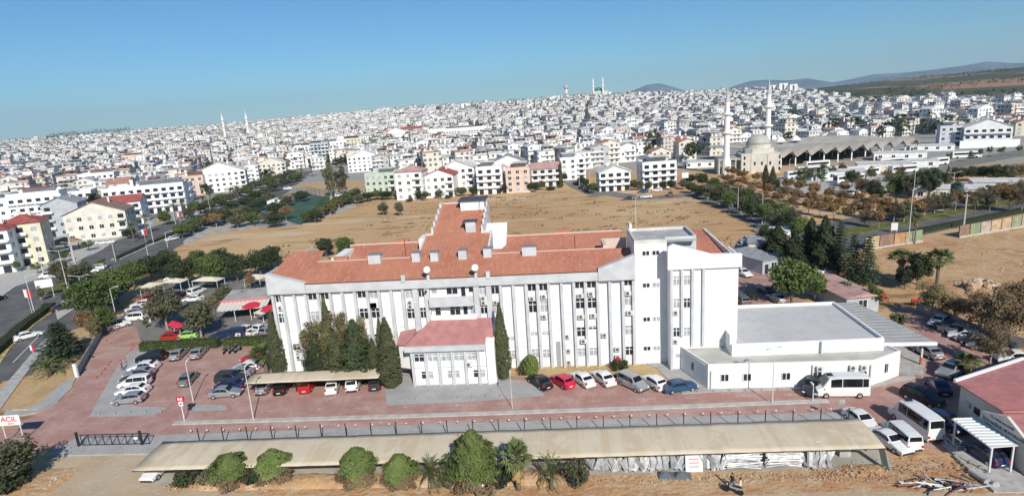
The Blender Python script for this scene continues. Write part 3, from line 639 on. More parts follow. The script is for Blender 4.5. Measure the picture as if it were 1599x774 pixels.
# ------------------------------------------------------------ carports
def carport(name, label, y0, y1, xs, zf, zb, seams, ysl=0.0):
    x0, x1 = xs; t = thing(name, label, 'carport', ((x0 + x1) / 2, (y0 + y1) / 2, 0))
    rows = 7; cols = int((x1 - x0) / 1.6); vs = []
    for i in range(cols + 1):
        for j in range(rows + 1):
            u, v = i / cols, j / rows
            x = x0 + (x1 - x0) * u; y = y0 + (y1 - y0) * v + ysl * u
            z = zf + (zb - zf) * v + .10 * math.sin(v * math.pi) - .05 * abs(math.sin(u * cols / 3 * math.pi))
            vs.append((x, y, z))
    fs = [(i * (rows + 1) + j, (i + 1) * (rows + 1) + j, (i + 1) * (rows + 1) + j + 1, i * (rows + 1) + j + 1) for i in range(cols) for j in range(rows)]
    o = obj('roof_membrane', MB().add(vs, fs), TAN, t, world=True, smooth=True)
    md = o.modifiers.new('s', 'SOLIDIFY'); md.thickness = .03; md.offset = -1
    n = max(2, int((x1 - x0) / 5))
    for k in range(n + 1):
        u = k / n; x = x0 + .3 + (x1 - x0 - .6) * u; yo = ysl * u; yb = y0 + (y1 - y0) * .55 + yo
        f = MB().tube((x, yb, 0), (x, yb, 2.3), .09).tube((x, yb, 1.1), (x, y0 + .35 + yo, zf - .12), .06).tube((x, yb, 1.2), (x, y1 - .3 + yo, zb - .12), .06).tube((x, y0 + .2 + yo, zf - .12), (x, y1 - .2 + yo, zb - .12), .07)
        obj('post_frame', f, DARK, t, world=True)
    obj('edge_beam', MB().tube((x0, y0 + .05, zf - .1), (x1, y0 + .05 + ysl, zf - .1), .07), DARK, t, world=True)
    return t
carport('front_carport', 'very long tan membrane carport along the bottom of the photo', 53.2, 58.6, (-46.4, 31.0), 2.2, 2.4, 30, 1.5)
carport('side_carport', 'short tan membrane carport over six cars in front of the hospital', 73.2, 76.2, (-44.4, -25.6), 2.3, 2.5, 8, 0.6)

# ------------------------------------------------------------ clinic at the right edge
K = thing('clinic_building', 'single-storey clinic with red sheet roof and shaded grey wall at the right edge', 'building', (44.5, 62, 0))
def kp(name, mb, m): return obj(name, mb, m, K, world=True)
CW = mat('cream_wall', (.58, .56, .50), .9, noise=.06, scale=.6)
kp('wall', MB().prism([(43.2, 63.3), (43.5, 57.3), (62, 57.3), (62, 70), (52.5, 67.3)], 0, 4.4), CW)
kp('porch_wall', MB().prism([(42.7, 57.28), (42.9, 52.4), (60, 52.4), (60, 57.28)], 0, 3.3), CW)
REDS = mat('red_sheet_roof', (.42, .19, .18), .6, noise=.12, scale=1.2, bump=.1)
kp('roof', MB().prism([(42.7, 63.5), (43.1, 56.9), (64, 56.3), (64, 72), (52.8, 67.75)], 4.4, [4.55, 4.55, 5.3, 5.6, 5.0]), REDS)
rb = MB()
for k in range(16): y = 57.4 + k * .36; rb.prism([(43.2, y), (62, y), (62, y + .05), (43.2, y + .05)], 4.5, [4.62, 5.38, 5.38, 4.62])
kp('roof_ribs', rb, mat('red_rib', (.36, .15, .145), .6))
kp('roof_edge', MB().prism([(42.6, 63.7), (42.7, 63.45), (52.9, 67.7), (52.8, 68.0)], 4.4, [4.8, 4.8, 5.2, 5.2]), WHITE)
kp('lower_roof', MB().prism([(42.9, 57.26), (43.1, 52.1), (62, 51.7), (62, 57.26)], 3.3, [4.2, 3.5, 4.2, 4.6]), REDS)
kp('porch_gable', MB().add([(41.9, 58.2, 3.15), (42.5, 52.4, 3.15), (42.5, 52.4, 3.5), (42.2, 55.2, 5.0), (41.9, 58.2, 4.0), (42.2, 58.2, 3.15), (42.8, 52.4, 3.15), (42.8, 52.4, 3.5), (42.5, 55.2, 5.0), (42.2, 58.2, 4.0)],
    [(0, 4, 3, 2, 1), (5, 6, 7, 8, 9), (0, 1, 6, 5), (1, 2, 7, 6), (2, 3, 8, 7), (3, 4, 9, 8), (4, 0, 5, 9)]), CW)
def text_mesh(body, size, extrude=.01):
    cu = bpy.data.curves.new('lettering', 'FONT'); cu.body = body; cu.size = size; cu.extrude = extrude; cu.align_x = 'CENTER'; cu.align_y = 'CENTER'; cu.offset = size * .012
    o = bpy.data.objects.new('tmp', cu); COL.objects.link(o); bpy.context.view_layer.update()
    me = bpy.data.meshes.new_from_object(o.evaluated_get(bpy.context.evaluated_depsgraph_get()))
    bpy.data.objects.remove(o); bpy.data.curves.remove(cu); return me
def sign_text(body, size, m, parent, loc, rot):
    me = text_mesh(body, size); me.materials.clear(); me.materials.append(m)
    o = link('lettering', me, parent); o.location = loc; o.rotation_euler = rot; return o
NAVY = mat('dark_lettering', (.06, .07, .12), .6)
ang = math.atan2(-5.8, .6)
sign_text('İLÇE SAĞLIK MÜDÜRLÜĞÜ', .42, NAVY, K, (42.17 - 44.5, 55.3 - 62, 3.5), (math.radians(90), 0, ang))
sign_text('T.C. SAĞLIK BAKANLIĞI', .26, NAVY, K, (42.13 - 44.5, 55.6 - 62, 4.1), (math.radians(90), 0, ang))
for y, z in ((60.6, 2.2), (58.9, 2.1)): kp('window', MB().box(43.2, 43.3, y - .4, y + .4, z, z + .7), G_)
kp('door', MB().box(42.66, 42.7, 54.3, 56.3, 0.15, 2.3), GLASS)
kp('vent', MB().box(43.1, 43.2, 61.6, 62.3, 2.4, 2.9), STEEL)
PC = thing('porch_canopy', 'white ribbed sheet canopy on slim posts over the clinic entrance', 'canopy', (41.6, 56, 0))
pc = [(39.3, 58.4), (39.5, 53.1), (42.45, 53.4), (41.85, 58.3)]
obj('roof', MB().prism(pc, 2.95, 3.05), mat('white_sheet', (.66, .67, .66), .5), PC, world=True)
rb = MB()
for k in range(10): y = 53.6 + k * .52; rb.box(39.5, 41.85, y, y + .16, 3.05, 3.12)
obj('ribs', rb, mat('bright_sheet', (.78, .79, .78), .5), PC, world=True)
for x, y in ((39.6, 58.2), (39.9, 53.4), (41.9, 53.5)): obj('post', MB().box(x - .07, x + .07, y - .07, y + .07, 0.03, 2.95), POLEW, PC, world=True)
obj('railing', MB().tube((38.9, 59.8, 1), (38.9, 56.6, 1), .03).tube((38.9, 59.8, .5), (38.9, 56.6, .5), .03).tube((38.9, 59.8, 0), (38.9, 59.8, 1), .03).tube((38.9, 58.2, 0), (38.9, 58.2, 1), .03).tube((38.9, 56.6, 0), (38.9, 56.6, 1), .03).tube((38.9, 56.6, 1), (39.7, 56.6, 1), .03), STEEL, PC, world=True)
tag(obj('entrance_step', MB().box(38.7, 42.6, 50.5, 58.7, .03, .14).box(38.4, 38.7, 50.5, 56.2, .03, .3), CONC), 'pale concrete entrance platform with a low kerb under the white porch canopy', 'step')
# ------------------------------------------------------------ houses
WALLC = {'white': (.78, .78, .77), 'cream': (.68, .64, .56), 'peach': (.66, .50, .42), 'grey': (.42, .45, .48), 'green': (.52, .60, .50),
         'yellow': (.66, .62, .47), 'pink': (.64, .47, .45), 'pale grey': (.62, .63, .64), 'beige': (.60, .54, .46), 'off-white': (.70, .69, .65)}
def wm(c): return mat('render_' + c.replace(' ', '_').replace('-', '_'), WALLC[c], .88, noise=.07, scale=.5)
ROOFC = {'red': (.34, .09, .08), 'terracotta': (.46, .22, .15), 'pale': (.62, .61, .58), 'grey': (.30, .31, .32), 'pink': (.46, .29, .26), 'brown': (.26, .17, .13)}
def rm(c): return mat('house_roof_' + c, ROOFC[c], .85, noise=.15, scale=.8)
WIN_ME = MB().box(-.7, .7, -.03, .03, -.1, 1.25).mesh('window', GLASS)
WIN_CU = MB().box(-.7, .7, -.03, .03, -.1, 1.25).mesh('window', GLASS2)
fm = MB(); fm.box(-.77, .77, -.07, -.031, -.18, -.1).box(-.77, .77, -.07, -.031, 1.25, 1.32).box(-.77, -.7, -.07, -.031, -.1, 1.25).box(.7, .77, -.07, -.031, -.1, 1.25).box(-.035, .035, -.065, -.031, -.1, 1.25)
FRM_ME = fm.mesh('frame', FRAME)
SHUT = MB().box(-.95, .95, -.04, .03, 0, 2.15).mesh('balcony_door', GLASS)
def house(label, x, y, w_, d_, n, rz, wc='white', rc='pale', roof='flat', balc='front', group=None, fh=3.0, seed=0, name='apartment_house', cat='house', z=None, bays=None, full=True):
    """local frame: front face on y=-d/2 (towards the camera before turning)"""
    r = random.Random(seed); z0 = tz(x, y) if z is None else z
    t = thing(name, label, cat, (x, y, z0 - .1), math.radians(rz), group)
    Hh = n * fh + .3
    hw, hd = w_ / 2, d_ / 2; M_, R_ = wm(wc), rm(rc)
    wl = MB().box(-hw, hw, -hd, hd, 0, Hh)
    if roof == 'gable':      # ridge runs along y, gable faces the viewer
        rh = w_ * .2; wl.xz([(-hw, Hh), (hw, Hh), (0, Hh + rh)], -hd, hd)
    if roof == 'gablex':
        rh = d_ * .2; n0 = len(wl.v); wl.add([(-hw, -hd, Hh), (-hw, hd, Hh), (-hw, 0, Hh + rh), (hw, -hd, Hh), (hw, hd, Hh), (hw, 0, Hh + rh)], [(0, 2, 1), (3, 4, 5)])
    if roof == 'flat': 
        wl.box(-hw, hw, -hd, -hd + .2, Hh, Hh + .8).box(-hw, hw, hd - .2, hd, Hh, Hh + .8).box(-hw, -hw + .2, -hd + .2, hd - .2, Hh, Hh + .8).box(hw - .2, hw, -hd + .2, hd - .2, Hh, Hh + .8)
    obj('wall', wl, M_, t)
    o_ = .5; rf = MB()
    if roof == 'gable':
        e = .2 / .5 * o_
        for s in (-1, 1):
            a = [(s * (hw + o_), Hh - o_ * rh / hw), (0, Hh + rh), (0, Hh + rh + .2), (s * (hw + o_), Hh - o_ * rh / hw + .2)]
            if s > 0: a = a[::-1]
            rf.xz(a, -hd - o_, hd + o_)
    elif roof == 'gablex':
        for s in (-1, 1):
            q = [(-hw - o_, s * (hd + o_), Hh - o_ * rh / hd), (hw + o_, s * (hd + o_), Hh - o_ * rh / hd), (hw + o_, 0, Hh + rh), (-hw - o_, 0, Hh + rh)]
            rf.add(q + [(p[0], p[1], p[2] + .2) for p in q], [(0, 1, 2, 3), (4, 5, 6, 7), (0, 1, 5, 4), (1, 2, 6, 5), (3, 0, 4, 7)])
    elif roof == 'hip':
        rh = min(w_, d_) * .22; k = max(0, hw - hd)
        b = [(-hw - o_, -hd - o_, Hh), (hw + o_, -hd - o_, Hh), (hw + o_, hd + o_, Hh), (-hw - o_, hd + o_, Hh), (-k, 0, Hh + rh), (k, 0, Hh + rh)]
        rf.add(b, [(0, 1, 5, 4), (1, 2, 5), (2, 3, 4, 5), (3, 0, 4), (0, 3, 2, 1)])
    else:
        rf.box(-hw + .2, hw - .2, -hd + .2, hd - .2, Hh, Hh + .06)
    obj('roof', rf, R_, t)
    if roof == 'flat' and w_ > 7:   # set-back top floor with a canopy
        k = r.uniform(-.2, .2) * w_; a = w_ * .26
        obj('penthouse', MB().box(k - a, k + a, -hd * .1, hd * .75, Hh + .06, Hh + 2.4), M_, t)
        obj('terrace_roof', MB().box(k - a - .5, k + a + .5, -hd * .75, hd * .8, Hh + 2.42, Hh + 2.6), rm(r.choice(['pale', 'grey', 'red', 'pale'])), t)
    if roof != 'flat': obj('chimney', MB().box(hw * .3, hw * .3 + .6, hd * .2, hd * .2 + .6, Hh, Hh + (rh if roof != 'flat' else 0) + .8), M_, t)
    # solar tank
    tk = obj('water_tank', MB().tube((-hw * .4, hd * .3, Hh + 2.9), (-hw * .4 + 1.5, hd * .3, Hh + 2.9), .36, n=10).box(-hw * .4 + .1, -hw * .4 + 1.4, hd * .3 - .2, hd * .3 + .2, Hh, Hh + 2.6), FRAME, t)
    nb = bays or max(2, int(w_ / 3.2)); bw = w_ / nb
    bal = set()
    if balc == 'front': bal = {0} if nb < 4 else {0, nb - 1}
    elif balc == 'all': bal = set(range(nb))
    elif balc == 'right': bal = {nb - 1}
    elif balc == 'mid': bal = {nb // 2}
    for f in range(n):
        for b in range(nb):
            cx = -hw + bw * (b + .5); zz = f * fh
            if b in bal and f > 0:
                obj('balcony', MB().box(cx - bw * .46, cx + bw * .46, -hd - 1.2, -hd - .002, zz - .05, zz + .1).box(cx - bw * .46, cx + bw * .46, -hd - 1.2, -hd - 1.1, zz + .1, zz + .95), FRAME if r.random() < .6 else M_, t)
                link('balcony_door', SHUT, t, (cx, -hd, zz + .15))
            elif b in bal:
                link('balcony_door', SHUT, t, (cx, -hd, zz + .1))
            else:
                o = link('window', WIN_CU if r.random() < .35 else WIN_ME, t, (cx, -hd - .0, zz + 1.0)); link('frame', FRM_ME, o)
        ns = max(1, int(d_ / 4.5))
        for sx, rot in ((-1, -math.pi / 2), (1, math.pi / 2)):
            for b in range(ns):
                cy = -hd + d_ * (b + .5) / ns
                if full or f % 2 == 0:
                    o = link('window', WIN_ME, t, (sx * hw, cy, f * fh + 1.0), rot); link('frame', FRM_ME, o)
    return t
def hpx(label, pxl, pxr, pyb, n, wc='white', rc='pale', roof='flat', balc='front', d=11, rz=None, seed=0, fh=None, pyt=None, **k):
    """house spanning pxl..pxr with its foot at pyb in the photograph; its wall height follows pyt"""
    def foot(px):
        z = 0.0
        for _ in range(30):
            p = at(px, pyb, z); z = z * .5 + tz(p.x, p.y) * .5
        return at(px, pyb, z)
    a, b = foot(pxl), foot(pxr); c = (a + b) / 2; w_ = (b - a).length
    if rz is None: rz = math.degrees(math.atan2(c.y, c.x)) - 90
    if pyt is not None:
        zz = c.z
        while prj(c.x, c.y, zz)[1] > pyt and zz < c.z + 60: zz += .2
        fh = max(2.6, (zz - c.z - .3) / n)
    nx, ny = -math.sin(math.radians(rz)), math.cos(math.radians(rz))
    wd = w_ * math.cos(math.radians(rz) - math.atan2(c.y, c.x) + math.pi / 2)
    return house(label, c.x + nx * d / 2, c.y + ny * d / 2, abs(wd), d, n, rz, wc, rc, roof, balc, seed=seed, fh=fh or 3.0, **k)
GR1 = 'apartment houses lining the far side of the dry field'
HL = [  # label, xl, xr, ybase, floors, wall, roofcol, roof, balc, ytop, rz
 ('pale green flat-roofed house behind shrubs, leftmost of the row beyond the field', 573, 618, 300, 3, 'green', 'pale', 'flat', 'right', 272, -8),
 ('white four-storey house with a pink tiled roof edge, right of the pale green house', 622, 660, 312, 4, 'white', 'pink', 'hip', 'right', 268, -4),
 ('white house with a thin red gable roof beyond the field', 668, 708, 308, 3, 'white', 'red', 'gable', 'right', 274, -2),
 ('large white gabled block rising behind the house with the thin red gable', 690, 740, 301, 4, 'white', 'pale', 'gable', 'front', 262, -2),
 ('white four-storey house with stacked balconies and a dark top terrace, left of the peach house', 748, 784, 303, 4, 'white', 'pink', 'flat', 'all', 262, 0),
 ('white gabled block with small square windows behind the peach house', 774, 818, 294, 4, 'white', 'grey', 'gable', 'none', 252, 2),
 ('narrow peach coloured four-storey house at the edge of the field', 793, 827, 301, 4, 'peach', 'pink', 'flat', 'none', 265, 2),
 ('pale grey block with long balconies and a pink roof right of the peach house', 833, 876, 291, 3, 'pale grey', 'pink', 'gablex', 'all', 263, 3),
 ('plain white cubic block beside the street at the end of the field', 877, 914, 281, 4, 'white', 'pale', 'flat', 'right', 248, 4),
 ('white three-storey house with a broad white gable by the street corner', 937, 985, 298, 3, 'white', 'pale', 'gable', 'all', 268, 3),
 ('wide white house with paired balconies and roof frames right of the broad gable', 1003, 1058, 294, 4, 'white', 'brown', 'flat', 'all', 258, 5),
 ('cream end-gabled hall behind the wide balconied house', 1018, 1048, 251, 2, 'cream', 'terracotta', 'gable', 'none', 236, 6),
 ('tall cream gabled block left of the mosque', 1060, 1088, 250, 4, 'cream', 'terracotta', 'gable', 'none', 224, 6),
 ('pink block with white corners on the slope above the street corner', 979, 1004, 229, 3, 'pink', 'pale', 'flat', 'front', 213, 6),
 ('wide building with a dark hipped roof and white colonnade', 1008, 1050, 224, 3, 'off-white', 'grey', 'hip', 'all', 210, 6),
 ('light cream three-storey house by the boulevard, with balconies on its right side', 122, 190, 373, 3, 'cream', 'brown', 'gable', 'right', 332, 20),
 ('grey gabled house with white balconies behind the cream house', 84, 122, 368, 4, 'grey', 'grey', 'gable', 'front', 318, 22),
 ('white house with a dark glazed top floor left of the grey gabled house', 36, 86, 345, 3, 'white', 'pale', 'flat', 'all', 303, 24),
 ('white house with a glazed terrace and four posts behind the grey gable', 83, 132, 330, 3, 'white', 'pale', 'flat', 'all', 302, 24),
 ('yellow building with red hipped roof and round stair drum at the boulevard junction', 22, 66, 415, 4, 'yellow', 'red', 'hip', 'mid', 350, 30),
 ('white house with dark red roof at the left edge of the junction', -18, 18, 428, 4, 'white', 'red', 'hip', 'all', 362, 30),
 ('white house with a long red roof edge behind the taxi stop', 174, 216, 352, 3, 'white', 'red', 'gablex', 'right', 316, 22),
 ('long white apartment block with dark terrace openings beside the boulevard palms', 190, 274, 334, 4, 'white', 'pale', 'flat', 'all', 292, 22),
 ('peach end wall of a narrow block behind the boulevard palms', 286, 314, 306, 4, 'peach', 'pale', 'flat', 'none', 278, 22),
 ('white block with a sloping roof and dark top balconies behind the palms', 322, 374, 300, 4, 'white', 'pale', 'gable', 'right', 268, 22),
 ('blue-grey shaded block left of the white glazed house', -10, 30, 350, 3, 'white', 'grey', 'flat', 'none', 312, 24),
 ('pink house with a red porch roof in the dense quarter on the left', 34, 62, 296, 3, 'pink', 'red', 'hip', 'front', 278, 24),
 ('stepped white four-storey block with long balconies above the cream house', 140, 172, 303, 4, 'white', 'pale', 'flat', 'all', 272, 22),
 ('orange-framed building with a white gable in the dense quarter', 204, 230, 262, 4, 'peach', 'pale', 'flat', 'mid', 243, 20),
 ('cream yellow block with dark stacked balconies near the tower blocks', 538, 562, 240, 5, 'yellow', 'brown', 'flat', 'right', 217, 14),
 ('tall white block with black vertical glazing and red base', 470, 492, 248, 4, 'white', 'grey', 'flat', 'all', 228, 14),
 ('dark red and grey framed tower block', 493, 510, 252, 5, 'grey', 'red', 'flat', 'all', 224, 14),
 ('white block with red corner strips right of the dark red tower', 511, 536, 248, 5, 'white', 'pale', 'flat', 'front', 222, 14),
 ('cream block with a rounded gable near the boulevard bend', 412, 440, 274, 3, 'cream', 'pale', 'gable', 'front', 255, 20),
 ('long ribbed white block right of the big eucalyptus', 552, 590, 268, 4, 'white', 'pale', 'gable', 'none', 247, 8),
 ('white school wing with small windows below the red school roof', 608, 632, 222, 3, 'white', 'pale', 'gable', 'none', 207, 10),
 ('red-roofed school block on the slope', 612, 650, 217, 3, 'pink', 'red', 'gablex', 'none', 202, 10),
 ('big white stepped building with a pink top floor on the slope', 686, 745, 222, 3, 'white', 'pink', 'flat', 'all', 201, 8),
 ('wide white three-storey building behind a long white wall at the right edge', 1503, 1580, 228, 3, 'white', 'pale', 'gable', 'all', 198, -24),
 ('pale yellow house behind the wide white building at the right edge', 1584, 1610, 212, 3, 'yellow', 'terracotta', 'gable', 'none', 198, -24),
 ('dark shaded block with white balconies left of the wide white building', 1466, 1500, 228, 4, 'pale grey', 'grey', 'flat', 'right', 200, -24),
 ('twin white gabled block behind the bus station roof', 1200, 1242, 215, 3, 'white', 'pale', 'gable', 'front', 198, -12),
]
for i, h_ in enumerate(HL):
    lab, xl, xr, yb, n, wc, rc, rf_, bl, yt, rz = h_
    hpx(lab, xl, xr, yb, n, wc, rc, rf_, bl, rz=rz, seed=i, pyt=yt, d=11 if yb > 240 else 14, group=GR1 if 0 <= i <= 10 else None, full=yb > 280)
tag(obj('perimeter_wall', MB().xf(Matrix()).add([tuple(at(1498, 232, 0)), tuple(at(1592, 229, 0)), tuple(at(1592, 229, 0) + Vector((0, 0, 4))), tuple(at(1498, 232, 0) + Vector((0, 0, 4)))] + [tuple(at(1498, 232, 0) + Vector((.2, .6, 0))), tuple(at(1592, 229, 0) + Vector((.2, .6, 0))), tuple(at(1592, 229, 0) + Vector((.2, .6, 4))), tuple(at(1498, 232, 0) + Vector((.2, .6, 4)))],
    [(0, 1, 2, 3), (5, 4, 7, 6), (3, 2, 6, 7), (0, 3, 7, 4), (1, 5, 6, 2)]), WHITE), 'long low white wall in front of the wide white building at the right edge', 'wall')

# ---- the dense town: 250 nearest houses as things, the rest as one mass
BX = [-700, -300, 0, 100, 200, 300, 380, 450, 520, 560, 620, 700, 820, 905, 960, 1060, 1110, 1130, 1230, 1340, 1450, 1500, 1600, 1900, 2300]
BY = [335, 325, 315, 310, 322, 316, 300, 276, 266, 268, 272, 268, 262, 268, 256, 254, 246, 232, 226, 220, 212, 212, 206, 190, 178]
OCC = []
for h_ in HL:
    p = at((h_[1] + h_[2]) / 2, h_[3], 0)
    OCC.append((p.x, p.y + 6, (h_[2] - h_[1]) / FPX * p.length * .55 + 9))
def far_facade(name, base):
    """walls whose windows and balcony recesses come from the wall's own metre grid; base None takes the house colour attribute"""
    m = bpy.data.materials.new(name); m.use_nodes = True; t = m.node_tree; b = t.nodes['Principled BSDF']; b.inputs['Roughness'].default_value = .85
    uv = t.nodes.new('ShaderNodeUVMap'); uv.uv_map = 'metres'; sx = t.nodes.new('ShaderNodeSeparateXYZ'); t.links.new(uv.outputs[0], sx.inputs[0])
    def mth(op, a, b2=None, c=None):
        n = t.nodes.new('ShaderNodeMath'); n.operation = op
        for k, v in enumerate((a, b2, c)):
            if v is None: continue
            if isinstance(v, (int, float)): n.inputs[k].default_value = v
            else: t.links.new(v, n.inputs[k])
        return n.outputs[0]
    u = mth('DIVIDE', sx.outputs[0], 3.1); v = mth('DIVIDE', sx.outputs[1], 3.0)
    fu, fv = mth('FRACT', u), mth('FRACT', v)
    cb = t.nodes.new('ShaderNodeCombineXYZ'); t.links.new(mth('FLOOR', u), cb.inputs[0]); t.links.new(mth('FLOOR', v), cb.inputs[1])
    wn = t.nodes.new('ShaderNodeTexWhiteNoise'); wn.noise_dimensions = '2D'; t.links.new(cb.outputs[0], wn.inputs[0])
    lo = mth('SUBTRACT', .42, mth('MULTIPLY', wn.outputs[0], .3))
    inu = mth('MULTIPLY', mth('GREATER_THAN', fu, lo), mth('LESS_THAN', fu, .72))
    inv = mth('MULTIPLY', mth('GREATER_THAN', fv, .30), mth('LESS_THAN', fv, .78))
    w_ = mth('MULTIPLY', mth('MULTIPLY', inu, inv), mth('GREATER_THAN', wn.outputs[0], .22))
    mx = t.nodes.new('ShaderNodeMix'); mx.data_type = 'RGBA'; mx.inputs[7].default_value = (.13, .13, .14, 1); t.links.new(w_, mx.inputs[0])
    if base is None:
        at_ = t.nodes.new('ShaderNodeAttribute'); at_.attribute_name = 'tone'; t.links.new(at_.outputs['Color'], mx.inputs[6])
    else: mx.inputs[6].default_value = (*base, 1)
    t.links.new(mx.outputs[2], b.inputs['Base Color']); return m
def house_boxes(r, w_, d_, n):
    """list of (x0,x1,y0,y1,z0,z1,kind) around the origin; kind 0 wall, 1 roof, 2 balcony slab"""
    Hh = n * 3.0; hw, hd = w_ / 2, d_ / 2; B = [(-hw, hw, -hd, hd, -4, Hh, 0)]
    B.append((-hw - .3, hw + .3, -hd - .3, hd + .3, Hh, Hh + .35, 1))
    if r.random() < .6:
        k = r.uniform(-.25, .25) * w_; a = w_ * r.uniform(.2, .35); B.append((k - a, k + a, -hd * .4, hd * .8, Hh + .35, Hh + 2.6, 0)); B.append((k - a - .4, k + a + .4, -hd * .9, hd * .9, Hh + 2.6, Hh + 2.8, 1))
    s0, s1 = (-hw * .95, hw * r.uniform(-.2, .95)) if r.random() < .5 else (hw * r.uniform(-.9, .1), hw * .95)
    for f in range(1, n):
        B.append((s0, s1, -hd - 1.2, -hd, f * 3 - .15, f * 3 + .85, 2))
    return B, Hh
TONES = [((.80, .79, .77), 12, 'white'), ((.70, .69, .66), 7, 'off-white'), ((.62, .60, .56), 4, 'light grey'), ((.66, .62, .54), 3, 'cream'), ((.62, .51, .44), .7, 'peach'), ((.60, .49, .46), .7, 'pink'),
         ((.45, .45, .45), 2, 'grey'), ((.56, .52, .46), 2, 'beige')]
RT = [((.60, .59, .57), 10, 'pale flat'), ((.42, .41, .40), 6, 'grey'), ((.40, .22, .17), 1.6, 'terracotta'), ((.30, .12, .10), .5, 'red'), ((.28, .25, .22), 2, 'brown')]
def pick(r, L): return r.choices(L, weights=[l[1] for l in L])[0]
BPL = [at(*p) for p in BOULC]
def town():
    r = random.Random(77); sites = []
    d = 300.0
    th0 = math.radians(20)
    ux, uy = math.cos(th0), math.sin(th0)
    for k_, (cx, cy, rr) in enumerate([(98, 292, 24), (112, 300, 18)] + [(p.x, p.y, 26) for p in (at(1222 + q * 18, 262 - q * 1.9, 0) + Vector((-6, v, 0)) for q in range(13) for v in (8, 26, 44, 60))]): OCC.append((cx, cy, rr))
    for i in range(-250, 250):
        for j in range(-20, 245):
            if i % 7 == 0 or j % 6 == 0: continue
            gx, gy = i * 14 + r.uniform(-2.2, 2.2), j * 14.2 + r.uniform(-2, 2)
            gx += 30 * math.sin(gy / 150 + gx / 400); gy += 22 * math.sin(gx / 210)
            x = gx * ux - gy * uy; y = gx * uy + gy * ux
            if y < 150: continue
            dd = math.hypot(x, y)
            if dd > 3400: continue
            px, py, c = prj(x, y, tz(x, y))
            if px < -650 or px > 2200: continue
            if py > np.interp(px, BX, BY): continue
            if px < 520 and y < 700 and any(abs((x - P0.x) * (P1.y - P0.y) - (y - P0.y) * (P1.x - P0.x)) / (P1 - P0).length < 24 and -10 < (Vector((x, y, 0)) - P0).dot((P1 - P0).normalized()) < (P1 - P0).length + 10 for P0, P1 in zip(BPL[:-1], BPL[1:])): continue
            dr = np.interp(px, TAB[:, 0], TAB[:, 2])
            if px > 1240 and dd > np.interp(px, [1240, 1260, 1330, 1600], [2100, 1750, 1250, 1080]): continue
            if dd > dr + 220: continue
            if dd > 1500 and (i + j) % 3 == 0: pass
            if any((x - ox) ** 2 + (y - oy) ** 2 < rr * rr for ox, oy, rr in OCC): continue
            # green gaps and an open hillside road
            g = math.sin(x * .011 + 2) * math.sin(y * .013 + 1) + .5 * math.sin(x * .03) * math.sin(y * .027)
            if g > .93: sites.append((dd, x, y, None)); continue
            if abs(px - (918 - (py - 165) * .25)) < 5 and 160 < py < 215: continue
            sites.append((dd, x, y, 1))
    sites.sort(key=lambda s: s[0])
    green = [s for s in sites if s[3] is None]; hs = [s for s in sites if s[3]]
    vis = [s for s in hs if -10 < prj(s[1], s[2], tz(s[1], s[2]))[0] < 1610]
    near = set(id(s) for s in vis[:255])
    # prototypes for the individual ones
    FAC = {n_: far_facade('facade_' + n_.replace('-', '_').replace(' ', '_'), c) for c, _, n_ in TONES}
    RFM = {n_: mat('town_roof_' + n_.replace(' ', '_'), c, .9, noise=.12, scale=.5) for c, _, n_ in RT}
    SLB = mat('balcony_slab', (.72, .71, .69), .85)
    def proto(k):
        rr = random.Random(500 + k); tone = pick(rr, TONES); roof = pick(rr, RT); n = rr.choice([2, 3, 3, 4, 4]); w_ = rr.uniform(9, 14); d_ = rr.uniform(8.5, 11.5)
        B, Hh = house_boxes(rr, w_, d_, n)
        gab = rr.random() < .4
        root = thing('town_house', None, 'house')
        wl = MB(); uvs = []
        for b in B:
            if b[6] == 0:
                if gab and b[5] > Hh: continue
                wl.box(*b[:6])
        if gab: wl.xz([(-w_ / 2, Hh), (w_ / 2, Hh), (0, Hh + w_ * .17)], -d_ / 2, d_ / 2)
        me = wl.mesh('wall', FAC[tone[2]]); ul = me.uv_layers.new(name='metres'); me.calc_loop_triangles()
        for p in me.polygons:
            nn = p.normal; hor = abs(nn.z) > .5
            for li in p.loop_indices:
                v = me.vertices[me.loops[li].vertex_index].co
                ul.data[li].uv = (0.05, 0.05) if hor else ((v.x if abs(nn.y) > abs(nn.x) else v.y) + 100 * 3.1 + k, v.z + 30.0)
        link('wall', me, root)
        rf = MB()
        if gab:
            hw, hd = w_ / 2, d_ / 2; rh = w_ * .17
            for s in (-1, 1):
                a = [(s * (hw + .4), Hh - .4 * rh / hw), (0, Hh + rh), (0, Hh + rh + .22), (s * (hw + .4), Hh - .4 * rh / hw + .22)]
                if s > 0: a = a[::-1]
                rf.xz(a, -hd - .4, hd + .4)
        else:
            for b in B:
                if b[6] == 1: rf.box(*b[:6])
        obj('roof', rf, RFM[roof[2]], root)
        for b in B:
            if b[6] == 2: obj('balcony', MB().box(*b[:6]), SLB, root)
        obj('water_tank', MB().tube((-w_ * .2, d_ * .2, Hh + 3.4), (-w_ * .2 + 1.6, d_ * .2, Hh + 3.4), .4, n=8).box(-w_ * .2 + .2, -w_ * .2 + 1.4, d_ * .2 - .15, d_ * .2 + .15, Hh, Hh + 3.1), FRAME, root)
        return Proto(root), ('%s %d-storey house with %s %s' % (tone[2], n, 'gabled' if gab else 'flat', {'pale flat': 'pale', 'grey': 'grey', 'terracotta': 'terracotta', 'red': 'red', 'brown': 'brown'}[roof[2]] + ' roof'))
    PR = [proto(k) for k in range(36)]
